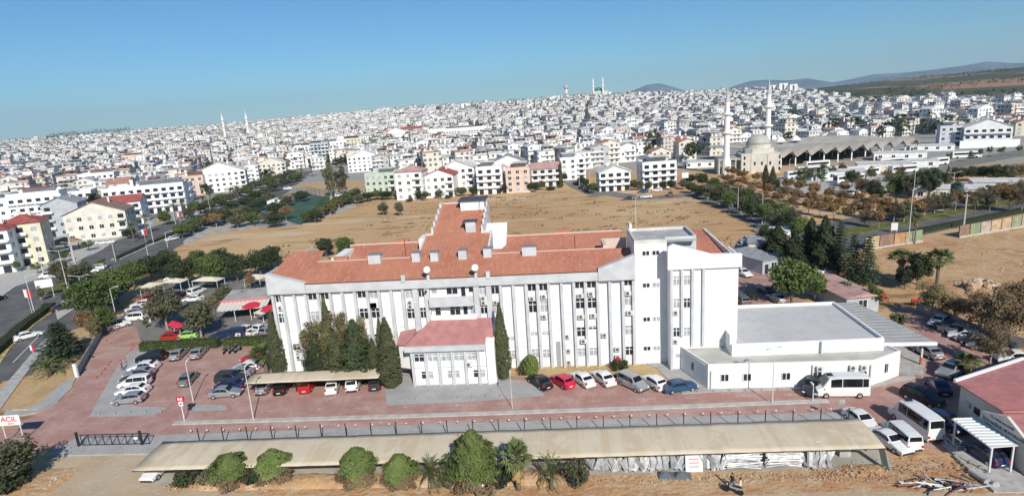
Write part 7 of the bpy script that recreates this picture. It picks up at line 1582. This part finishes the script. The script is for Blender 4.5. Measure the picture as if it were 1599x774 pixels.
# bollards on the kerb
BO = thing('bollard', None, 'bollard'); obj('cap', MB().lathe([(.0, .28), (.11, .30), (.13, .40), (.08, .48), (.01, .5)], n=8), mat('bollard_white', (.75, .7, .68), .6), BO); obj('stem', MB().lathe([(.06, 0), (.05, .29)], n=6), REDP, BO); BO = Proto(BO)
for k in range(38):
    x = -47 + k * 2.1; y = 64.25 + (x + 47) * .0185; BO.put((x, y, .15), 0, 'small red and white bollard on the edge of the front pavement', 'bollards on the front pavement edge', .8)
SB = thing('low_bollard', None, 'bollard'); obj('tube_post', MB().lathe([(.06, 0), (.06, .35)], n=6), CONC, SB); obj('cap', MB().lathe([(.07, .35), (.01, .4)], n=6), DARK, SB); SB = Proto(SB)
for k in range(8): p = at(628 + k * 21 * 0 + k * 22, 626 - k * .9); SB.put((p.x, p.y, .04), 0, 'short dark bollard at the front edge of the plaza', 'bollards of the plaza')
for k in range(5): p = at(155 + k * 24, 648 - k * 1.2); SB.put((p.x, p.y, .04), 0, 'short dark bollard at the corner of the parking apron', 'bollards of the parking apron')
for k in range(7): p = at(1090 + k * 25, 613 - k * .6); SB.put((p.x, p.y, .12), 0, 'short dark bollard in front of the annex', 'bollards before the annex')
# traffic cones
CO = thing('traffic_cone', None, 'cone'); obj('cone', MB().lathe([(.18, .03), (.04, .6)], n=8), mat('cone_orange', (.5, .13, .09), .7), CO); obj('base', MB().box(-.22, .22, -.22, .22, 0, .04), DARK, CO); CO = Proto(CO)
for px, py in [(163, 577), (172, 565), (158, 583), (150, 590), (208, 541), (205, 546), (194, 560), (196, 566), (166, 532), (183, 517), (168, 570), (205, 538)]:
    p = at(px, py); CO.put((p.x, p.y, .03), 0, 'small orange-red cone on the red block paving of the entry lane', 'cones along the entry lane', .8)
# fence posts behind the long carport
FP = thing('fence_post', None, 'post'); obj('upright', MB().box(-.045, .045, -.045, .045, 0, 2.3), DARK, FP); obj('foot', MB().box(-.09, .09, -.09, .09, 0, .08), DARK, FP); FP = Proto(FP)
for k in range(26):
    x = -44 + k * 3.0; FP.put((x, 61.3 + (x + 44) * .012, .15), 0, 'thin dark fence post behind the long carport', 'fence posts behind the long carport')
for k in range(25):
    x = -43.9 + k * 3.0
mbw = MB()
for zz in (.6, 1.3, 2.1): mbw.tube((-44, 61.3, zz + .15), (31, 62.2, zz + .15), .008, n=3)
tag(obj('fence_wire', mbw, STEEL), 'thin wires strung between the dark posts behind the long carport', 'fence')
# sliding gate
t = thing('sliding_gate', 'dark steel sliding gate with diagonal braces at the entrance on the left', 'gate', (-55, 61.9, 0)); g = MB(); g.box(-4.6, 4.2, -.04, .04, .15, .25).box(-4.6, 4.2, -.04, .04, 1.5, 1.6)
for k in range(10):
    x = -4.6 + k * .97; g.box(x, x + .07, -.039, .039, .25, 1.5)
    if k % 2 == 0: g.tube((x, 0, .25), (x + .97, 0, 1.5), .03, n=4)
obj('gate_leaf', g, DARK, t)
for x in (-4.9, 3.3): obj('gate_post', MB().box(x - .12, x + .12, -.25, .0 - .05, 0, 2.0), DARK, t)
tag(obj('notice_board', MB().box(-52.6, -52.1, 61.7, 61.75, .9, 1.2), FLAGW), 'small white notice plate fixed near the sliding gate', 'sign')
# retaining wall and railing beside the entry lane
wl = [at(122, 588), at(140, 556), at(160, 522), at(178, 504)]; t = thing('retaining_wall', 'grey concrete wall with a dark railing beside the red entry lane', 'wall', (wl[0].x, wl[0].y, 0)); w1 = MB(); rl = MB()
for a, b in zip(wl[:-1], wl[1:]):
    d = (b - a).normalized(); n_ = Vector((-d.y, d.x, 0)) * .25; w1.prism([(a.x, a.y), (b.x, b.y), (b.x + n_.x, b.y + n_.y), (a.x + n_.x, a.y + n_.y)], 0, 1.3)
    L_ = (b - a).length
    for k in range(int(L_ / .5)): q = a + d * k * .5 + n_ * .5; rl.tube((q.x, q.y, 1.3), (q.x, q.y, 2.2), .025, n=4)
    q, s_ = a + n_ * .5, b + n_ * .5; rl.tube((q.x, q.y, 2.2), (s_.x, s_.y, 2.2), .035, n=5)
obj('wall', w1, CONC, t, world=True); obj('railing', rl, DARK, t, world=True); a = wl[0]; obj('end_pillar', MB().box(a.x - .2, a.x + .25, a.y - .35, a.y - .01, 0, 2.3), WHITE, t, world=True)
# coloured panel fence on the right
PANC = [mat('panel_' + n_, c, .8, noise=.15, scale=.8) for n_, c in [('tan', (.45, .34, .2)), ('rust', (.26, .17, .13)), ('ochre', (.42, .26, .14)), ('green', (.24, .29, .17)), ('pale', (.40, .34, .28)), ('peach', (.46, .32, .22))]]
def panels(label, a, b, n, cols):
    a, b = at(*a), at(*b); t = thing('panel_fence', label, 'fence', (a.x, a.y, 0)); d = (b - a); L_ = d.length / n; d.normalize(); nn = Vector((-d.y, d.x, 0)) * .06
    for k in range(n):
        p, q = a + d * (k * L_ + .12), a + d * ((k + 1) * L_ - .12)
        obj('panel', MB().prism([(p.x, p.y), (q.x, q.y), (q.x + nn.x, q.y + nn.y), (p.x + nn.x, p.y + nn.y)], .15, 2.9), PANC[cols[k % len(cols)]], t, world=True)
        obj('post', MB().box(p.x - .17, p.x - .05, p.y - .08, p.y + .08, 0, 3.0), DARK, t, world=True)
    f = MB(); f.prism([(a.x, a.y - .35), (b.x, b.y - .35), (b.x, b.y - .1), (a.x, a.y - .1)], 0, .35); obj('footing', f, KERBM, t, world=True)
panels('panel fence of tan, rust and green sheets left of the gap beside the road', (1350, 390), (1440, 377), 4, [0, 1, 2, 3]); panels('panel fence of brown, green and beige sheets right of the gap beside the road', (1497, 371), (1640, 347), 9, [1, 3, 4, 0, 5, 3, 4])
# garden wall of the right-hand car park
wl = [at(1400, 500), at(1440, 515), at(1500, 545), at(1580, 585)]; w1 = MB()
wl = [at(1430, 483), at(1475, 502), at(1520, 522), at(1599, 545)]
for a, b in zip(wl[:-1], wl[1:]): d = (b - a).normalized(); n_ = Vector((-d.y, d.x, 0)) * .2; w1.prism([(a.x, a.y), (b.x, b.y), (b.x + n_.x, b.y + n_.y), (a.x + n_.x, a.y + n_.y)], 0, 1.6)
tag(obj('garden_wall', w1, CONC), 'grey wall behind the shaded right-hand car park', 'wall')
# cafe: awning, parasols, kiosk canopies
t = thing('cafe_pavilion', 'cafe with a grey roof, pink trim and white scalloped awning left of the hospital', 'cafe', tuple(at(385, 500)))
a, b = at(338, 505), at(437, 496); d = (b - a).normalized(); n_ = Vector((-d.y, d.x, 0)); Lc = (b - a).length
def q3(u, v, z): p = a + d * (u * Lc) + n_ * v; return (p.x, p.y, z)
obj('roof', MB().add([q3(0, 3.5, 3.2), q3(1, 3.5, 3.2), q3(1, 10, 3.8), q3(0, 10, 3.8), q3(0, 3.5, 3.0), q3(1, 3.5, 3.0), q3(1, 10, 3.6), q3(0, 10, 3.6)], [(0, 1, 2, 3), (7, 6, 5, 4), (0, 4, 5, 1), (2, 6, 7, 3), (0, 3, 7, 4), (1, 5, 6, 2)]), mat('felt_grey', (.36, .34, .32), .9, noise=.1, scale=.5), t, world=True)
obj('trim', MB().add([q3(0, 3.4, 3.0), q3(.75, 3.4, 3.0), q3(.75, 3.35, 3.5), q3(0, 3.35, 3.5)], [(0, 1, 2, 3)]), mat('pink_trim', (.6, .2, .2), .6), t, world=True)
obj('inner_wall', MB().add([q3(0, 9, 0), q3(1, 9, 0), q3(1, 9, 3.4), q3(0, 9, 3.4)], [(0, 1, 2, 3)]), mat('shop_wall', (.25, .2, .18), .9), t, world=True)
aw = MB(); N_ = 12
for k in range(N_):
    u0, u1 = k / N_ * .8, (k + 1) / N_ * .8; um = (u0 + u1) / 2; aw.poly([q3(u0, 3.3, 3.0), q3(u0, 0, 2.3), q3(um, -.15, 2.45), q3(um, 3.3, 3.15)]); aw.poly([q3(um, 3.3, 3.15), q3(um, -.15, 2.45), q3(u1, 0, 2.3), q3(u1, 3.3, 3.0)])
obj('awning', aw, mat('awning_cream', (.62, .58, .52), .8), t, world=True)
for u in (.02, .3, .55, .8, .98): obj('post', MB().tube(q3(u, .2, 0), q3(u, .2, 2.4), .06), FRAME, t, world=True)
def parasol(label, px, py, r_, h_, m, n=8, group='red parasols of the cafe'):
    p = at(px, py); t = thing('parasol', label, 'parasol', (p.x, p.y, 0), .3, group); obj('pole', MB().tube((0, 0, 0), (0, 0, h_), .05), FRAME, t); obj('canopy', MB().lathe([(r_, h_ - .75), (r_ * .97, h_ - .6), (.05, h_)], n=n), m, t); obj('base', MB().lathe([(.35, 0), (.3, .12)], n=10), CONC, t)
PRm = mat('parasol_red', (.55, .03, .06), .8)
parasol('red parasol nearest the left corner of the hospital', 425, 500, 2.1, 3.2, PRm); parasol('red parasol behind the awning, left of the one at the corner', 398, 495, 2.2, 3.2, PRm); parasol('pale parasol at the cafe front', 412, 503, 1.6, 2.8, MATS['awning_cream'], 4, None)
parasol('small red parasol behind the red car', 282, 522, 1.2, 2.4, PRm); parasol('small red parasol between the two grey trees', 273, 518, 1.1, 2.3, PRm)
def canopy(label, px, py, w_, d_, h_, rz):
    p = at(px, py); t = thing('shade_canopy', label, 'canopy', (p.x, p.y, 0), math.radians(rz)); hw, hd = w_ / 2, d_ / 2
    obj('roof', MB().add([(-hw, -hd, h_), (hw, -hd, h_), (hw, hd, h_), (-hw, hd, h_), (-hw * .3, 0, h_ + .7), (hw * .3, 0, h_ + .7)], [(0, 1, 5, 4), (1, 2, 5), (2, 3, 4, 5), (3, 0, 4), (0, 3, 2, 1)]), mat('cream_membrane', (.66, .62, .50), .8), t)
    for x in (-hw + .2, hw - .2):
        for y in (-hd + .2, hd - .2): obj('post', MB().tube((x, y, 0), (x, y, h_), .05, n=5), FRAME, t)
canopy('cream tent canopy over the black and silver cars', 277, 455, 5.2, 3, 2.6, -8); canopy('wide cream tent canopy right of the smaller one', 328, 453, 7, 3, 2.6, -8); canopy('small cream canopy beside the hospital left corner', 403, 449, 4.5, 4, 2.6, -8); canopy('narrow cream canopy among the trees of the side street', 240, 462, 3.5, 4, 2.6, -8)
tag(obj('gate_wall', MB().xf(Matrix()).prism([(v.x, v.y) for v in [at(233, 503), at(236, 502), at(232, 480), at(229, 481)]], 0, 1.8), WHITE), 'short white wall beside the side street below the white canopies', 'wall')
# hut terrace chairs and umbrella
for px, py, lab in [(1378, 470, 'red garden chair under the trees by the hut'), (1432, 478, 'red garden table in the shade behind the hut')]:
    p = at(px, py); t = thing('garden_seat', lab, 'chair', (p.x, p.y, 0)); obj('seat', MB().box(-.8, .8, -.5, .5, .6, .7), REDP, t); obj('backrest', MB().box(-.8, .8, .4, .5, .7, 1.2), REDP, t)
    for x in (-.7, .7):
        for y in (-.4, .4): obj('leg', MB().box(x - .04, x + .04, y - .04, y + .04, 0, .6), DARK, t)
tag(obj('planter_box', MB().box(*(lambda p: (p.x - 1.0, p.x + 1.0, p.y - .3, p.y + .3))(at(1345, 487)), 0, .8).box(*(lambda p: (p.x - .9, p.x + .9, p.y - .2, p.y + .2))(at(1345, 487)), .8, .84), WHITE), 'white planter box at the corner of the grey hut', 'planter')
p = at(965, 574); t = thing('hydrant_box', 'bright red cabinet standing at the hospital wall', 'cabinet', (p.x, p.y, 0)); obj('cabinet', MB().box(-.4, .4, -.3, .3, 0, 1.3), mat('bright_red', (.65, .02, .06), .5), t); obj('lid', MB().box(-.44, .44, -.34, .34, 1.3, 1.4), MATS['bright_red'], t)

# ------------------------------------------------------------ stored material under the long carport
SHEETM = [mat('sheet_' + str(k), c, .5, metal=.2, noise=.2, scale=2) for k, c in enumerate([(.46, .47, .48), (.56, .56, .55), (.33, .34, .36)])]
def pile(label, x0, x1, y, h_, kind, seed):
    rr = random.Random(seed); t = thing('sheet_pile', label, 'stack', ((x0 + x1) / 2, y, 0.03), 0, 'salvaged material stacked under the long carport'); w_ = x1 - x0
    hw = w_ / 2
    if kind == 'tilt':
        for k in range(60):
            a = rr.uniform(-hw, hw); l = rr.uniform(.9, 1.9); an = rr.uniform(-.7, .7); w2_ = rr.uniform(.05, .28); z0 = rr.uniform(0, .5); yy = rr.uniform(-.5, .6); c, s = math.cos(an), math.sin(an); P0 = Vector((a, yy, z0)); P1 = P0 + Vector((s * l, rr.uniform(.2, .6), c * l)); W_ = Vector((c * w2_, -.05, -s * w2_))
            obj('metal_sheet', MB().add([P0 - W_, P0 + W_, P1 + W_, P1 - W_, P0 - W_ + Vector((0, .03, 0)), P0 + W_ + Vector((0, .03, 0)), P1 + W_ + Vector((0, .03, 0)), P1 - W_ + Vector((0, .03, 0))], [(0, 1, 2, 3), (7, 6, 5, 4), (0, 4, 5, 1), (1, 5, 6, 2), (2, 6, 7, 3), (3, 7, 4, 0)]), SHEETM[rr.randrange(3)], t)
    else:
        for k in range(40):
            zz = .04 + k * h_ / 40; yy = rr.uniform(-.4, .5) * (1 - k / 40); a = rr.uniform(-.9, .9)
            obj('pipe', MB().tube((-hw + rr.uniform(0, .4), yy, zz + .1 + a * .3), (hw - rr.uniform(0, .4), yy + rr.uniform(-.1, .1), zz + .12 - a * .3), rr.uniform(.05, .09), n=6), SHEETM[rr.randrange(3)], t)
pile('jumble of bent metal sheets at the left end of the stored scrap', 2.2, 5.2, 55.0, 1.9, 'tilt', 1); pile('leaning metal sheets with yellow pieces right of the first scrap heap', 5.3, 8.4, 55.0, 1.9, 'tilt', 2); pile('upright metal frames stacked left of the white board', 8.5, 11.6, 55.0, 1.9, 'tilt', 3)
pile('tangled grey frames just right of the white board', 13.5, 15.3, 55.0, 1.8, 'tilt', 4); pile('long pale pipes stacked in the middle of the store', 15.4, 19.4, 55.0, 1.8, 'pipes', 5); pile('long pale pipes stacked at the right of the store', 19.6, 23.4, 55.0, 1.7, 'pipes', 6); pile('crumpled white sheeting at the right end of the store', 23.6, 25.9, 55.0, 1.7, 'tilt', 7)
p = Vector((12.5, 54.5, 0)); t = thing('leaning_board', 'white board with faint red lines leaning on the carport between two scrap heaps', 'board', (p.x, p.y, .03)); obj('panel', MB().add([(-.85, 0, 0), (.85, 0, 0), (.85, .3, 2.0), (-.85, .3, 2.0), (-.85, .05, 0), (.85, .05, 0), (.85, .35, 2.0), (-.85, .35, 2.0)], [(0, 1, 2, 3), (7, 6, 5, 4), (0, 4, 5, 1), (1, 5, 6, 2), (2, 6, 7, 3), (3, 7, 4, 0)]), FLAGW, t)
obj('red_lines', MB().add([(-.5, .03 + z * .15 - .012, z) if i % 2 == 0 else (.5, .03 + z * .15 - .012, z) for i, z in enumerate([.5, .5, .95, .95, 1.3, 1.3])][:0] + [q for z in (.5, .9, 1.3) for q in ((-.5, z * .15 - .01, z), (.5, z * .15 - .01, z), (.5, (z + .08) * .15 - .01, z + .08), (-.5, (z + .08) * .15 - .01, z + .08))], [(0, 1, 2, 3), (4, 5, 6, 7), (8, 9, 10, 11)]), RL, t)
for k, (x, y) in enumerate([(9.6, 53.9), (11.2, 53.8)]):
    t = thing('tarpaulin', ['dark grey tarpaulin heap lying in front of the scrap, left of two', 'dark grey tarpaulin sheet beside the other one, right of two'][k], 'tarpaulin', (x, y, .03)); obj('sheet', MB().add([(-.9, -.5, 0), (.8, -.6, 0), (.9, .5, .1), (-.7, .5, .2), (0, 0, .55), (-.4, .1, .5)], [(0, 1, 4, 5), (1, 2, 4), (2, 3, 5, 4), (3, 0, 5)]), mat('tarp', (.09, .11, .13), .6), t)
# masonry end wall of the carport and leftover structure
tag(obj('masonry_pier', MB().box(27.6, 28.7, 56.6, 57.2, 0, 2.0).box(25.9, 27.4, 57.4, 57.6, 0, 1.9), CONC), 'pale masonry pier under the right end of the long carport', 'pier')
# rubble
STONE = [mat('rubble_' + str(k), c, .95, noise=.15, scale=3) for k, c in enumerate([(.47, .33, .20), (.42, .25, .14), (.54, .44, .33), (.36, .26, .18)])]
def rock_mesh(seed, m):
    rr = np.random.default_rng(seed); bm = bmesh.new(); bmesh.ops.create_icosphere(bm, subdivisions=1, radius=1)
    for v in bm.verts: v.co *= rr.uniform(.7, 1.15); v.co.z *= .7
    me = bpy.data.meshes.new('stone'); bm.to_mesh(me); bm.free(); me.materials.append(m); return me
def rubble(label, boxes, n, smin, smax, seed, cols=(0, 1, 2, 3), name='rubble'):
    rr = np.random.default_rng(seed); base = rock_mesh(seed, STONE[0]); bv = np.array([v.co[:] for v in base.vertices]); bf = [tuple(p.vertices) for p in base.polygons]; V = []; F = []; MI = []
    for i in range(n):
        x0, x1, y0, y1, hh = boxes[rr.integers(len(boxes))]; x = rr.uniform(x0, x1); tt = rr.beta(2, 2); y = y0 + (y1 - y0) * tt; s = smin * (smax / smin) ** (rr.random() ** 2.2); z = hh * math.sin(math.pi * tt) * rr.uniform(.3, 1) + s * .2
        a = rr.uniform(0, 6.28); R_ = np.array([[math.cos(a), -math.sin(a), 0], [math.sin(a), math.cos(a), 0], [0, 0, 1]]); q = (bv * s * rr.uniform(.6, 1.2, 3)) @ R_.T + np.array([x, y, z]); n0 = len(V); V += q.tolist(); F += [tuple(k + n0 for k in f) for f in bf]; MI += [int(rr.choice(cols))] * len(bf)
    me = bpy.data.meshes.new(name); me.from_pydata(V, [], F)
    for m in STONE: me.materials.append(m)
    me.polygons.foreach_set('material_index', MI); me.update(); return tag(link(name, me), label, 'rubble', kind='stuff')
rubble('broken stones scattered in front of the left and middle of the long carport', [(-43, -28, 52.3, 54.6, .5), (-28, -4, 53.0, 54.8, .55), (-4, 2, 53, 54.8, .5)], 2200, .03, .19, 1)
rubble('stones and clods spread over the dirt at the right of the foreground', [(2, 16, 52.2, 54.4, .1), (16, 26, 52.4, 54.6, .1), (24, 31, 52.4, 55.4, .4), (28, 40, 52, 56.5, .3)], 2400, .03, .15, 2); rubble('pale stones on the bank in the bottom left corner', [(-62, -56, 52, 57, .3)], 500, .04, .2, 3, (0, 2))
rubble('heap of pale boulders on the orange dirt lot', [(at(1525, 463).x, at(1590, 463).x, at(1550, 462).y, at(1550, 440).y, 1.3)], 160, .25, .9, 4, (0, 2)); rubble('loose stones across the orange dirt lot', [(70, 120, 100, 135, .0)], 300, .06, .35, 5, (0, 2))
def mound(label, x0, x1, y0, y1, h_, m, seed, name='earth_bank'):
    rr = np.random.default_rng(seed); nx, ny = int((x1 - x0) / .4) + 2, int((y1 - y0) / .3) + 2; vs = []
    for i in range(nx):
        for j in range(ny):
            u, v = i / (nx - 1), j / (ny - 1); x, y = x0 + (x1 - x0) * u, y0 + (y1 - y0) * v
            z = h_ * math.sin(math.pi * v) ** .8 * min(1, 8 * u, 8 * (1 - u)) * (.7 + .3 * math.sin(x * .9 + seed) * math.sin(x * .37)) + rr.normal(0, .03) - .01; vs.append((x, y, z if 0 < v < 1 and 0 < u < 1 else -.05))
    tag(obj(name, MB().add(vs, [(i * ny + j, (i + 1) * ny + j, (i + 1) * ny + j + 1, i * ny + j + 1) for i in range(nx - 1) for j in range(ny - 1)]), m, smooth=True), kind='structure')
mound('', -43.5, 2.0, 52.6, 55.4, .65, DIRT, 1); mound('', 26.5, 31, 53.2, 55.4, .4, DIRT, 2); mound('', -63, -55.5, 50, 57.5, .6, DIRT, 3); mound('', at(1530, 470).x - 4, at(1590, 470).x + 6, at(1550, 470).y - 2, at(1550, 445).y + 4, 1.0, DIRT, 4)
p = at(850, 757); tag(link('boulder', rock_mesh(33, mat('ochre_stone', (.42, .28, .13), .95, noise=.2, scale=2)), None, (p.x, p.y, .35)), 'large ochre boulder between the fan palm and the dark bush', 'boulder'); bpy.data.objects['boulder'].scale = (1.0, .8, .75)
p = at(752, 762); tag(obj('plastic_bag', MB().lathe([(.3, 0), (.42, .15), (.3, .32), (.05, .4)], (p.x, p.y, .3), 7), mat('bag_white', (.7, .72, .75), .5)), 'crumpled white plastic bag at the foot of the largest pine', 'bag')
# scrap heap at the bottom right with two concrete pipes
t = thing('scrap_heap', 'heap of dark and grey metal scrap at the bottom right', 'scrap', tuple(at(1470, 762, 0))); rr = random.Random(5)
for k in range(46):
    x, y, z = rr.uniform(-3.0, 3.0), rr.uniform(-.9, 1.0), rr.uniform(.05, .5); a = rr.uniform(0, 3.1); l = rr.uniform(.3, 1.3)
    obj('metal_piece', MB().tube((x - l * math.cos(a), y - .4 * l * math.sin(a), z), (x + l * math.cos(a), y + .4 * l * math.sin(a), z + rr.uniform(-.1, .3)), rr.uniform(.04, .14), n=4), [DARK, SHEETM[0], SHEETM[2], mat('rusty', (.3, .1, .06), .8)][rr.choice([0, 0, 0, 2, 2, 1, 3])], t)
for k, (px, py) in enumerate([(1540, 756), (1553, 760)]):
    p = at(px, py); mb = MB().tube((0, 0, .3), (-.35, 1.7, .3), .3, n=14, cap=False); mb.tube((-.35, 1.7, .3), (0, 0, .3), .24, n=14, cap=False); t = thing('concrete_pipe', ['concrete pipe lying left of its twin beside the entrance platform', 'concrete pipe lying right of its twin beside the entrance platform'][k], 'pipe', (p.x, p.y, .03)); obj('pipe', mb, CONC, t); obj('socket', MB().lathe([(.34, 0), (.34, .2)], n=14).xf(Matrix.Rotation(math.radians(90), 4, 'X') @ Matrix.Translation((0, .3, -.05))), CONC, t)
t = thing('dark_sheet', 'dark upright sheet at the right corner of the long carport', 'sheet', (30.9, 54.2, 0)); obj('sheet', MB().add([(-.25, 0, 0), (.3, -.1, 0), (.25, 1.0, 1.9), (-.35, 1.0, 1.95)], [(0, 1, 2, 3)]), mat('net_dark', (.05, .06, .05), .9), t)  # plain dark slanted quad at the carport corner
# sports ground fence and nets
fp = [at(380, 336), at(398, 354), at(470, 352), at(492, 341), at(515, 311), at(480, 303), at(418, 315)]; t = thing('court_fence', 'tall green mesh fence with poles around the sports courts', 'fence', (fp[0].x, fp[0].y, 0))
for a, b in zip(fp, fp[1:] + fp[:1]):
    n = max(1, int((b - a).length / 6)); 
    for k in range(n): q = a.lerp(b, k / n); obj('pole', MB().tube((q.x, q.y, 0), (q.x, q.y, 4), .07, n=5), mat('green_metal', (.04, .10, .07), .7), t, world=True)
    for zz in (1.0, 2.0, 3.0, 4.0): obj('rail', MB().tube((a.x, a.y, zz), (b.x, b.y, zz), .04, n=4), MATS['green_metal'], t, world=True)
    m_ = MB()
    for k in range(int((b - a).length / .5)): q = a.lerp(b, k * .5 / (b - a).length); m_.tube((q.x, q.y, .05), (q.x, q.y, 4), .02, n=3, cap=False)
    obj('mesh', m_, MATS['green_metal'], t, world=True)
for px, py, lab in [(432, 318, 'white-roofed hut beside the sports courts'), (462, 314, 'small white hut at the back of the sports courts')]: shed(lab, px, py, 9, 4, 2.3, 5, 'white', 'pale', 'court_hut')

# ------------------------------------------------------------ air
hz = MB().box(-14500, 14500, -3000, 16500, -60, 700)
m = bpy.data.materials.new('haze'); m.use_nodes = True; t = m.node_tree; t.nodes.clear(); ou = t.nodes.new('ShaderNodeOutputMaterial'); pv = t.nodes.new('ShaderNodeVolumePrincipled')
pv.inputs['Color'].default_value = (.66, .83, 1.0, 1); pv.inputs['Density'].default_value = HAZE_D; pv.inputs['Anisotropy'].default_value = 0.0
t.links.new(pv.outputs[0], ou.inputs['Volume']); o = obj('haze', hz, m); tag(o, 'thin blue air over the town and the distant mountains', 'haze', kind='stuff')

# ------------------------------------------------------------ labels that single each repeat out
BYL = {}
for o in SC.objects:
    if o.parent is None and o.get('label') and o.get('kind') is None: BYL.setdefault(o['label'], []).append(o)
for lab, L in BYL.items():
    if len(L) > 1:
        L.sort(key=lambda o: prj(*o.location)[0])
        if len(L) <= 100 and len(lab.split()) <= 12:
            for i, o in enumerate(L): o['label'] = lab + (', %s from the left' % ORD[i] if i < len(L) - 1 else ', rightmost of them')
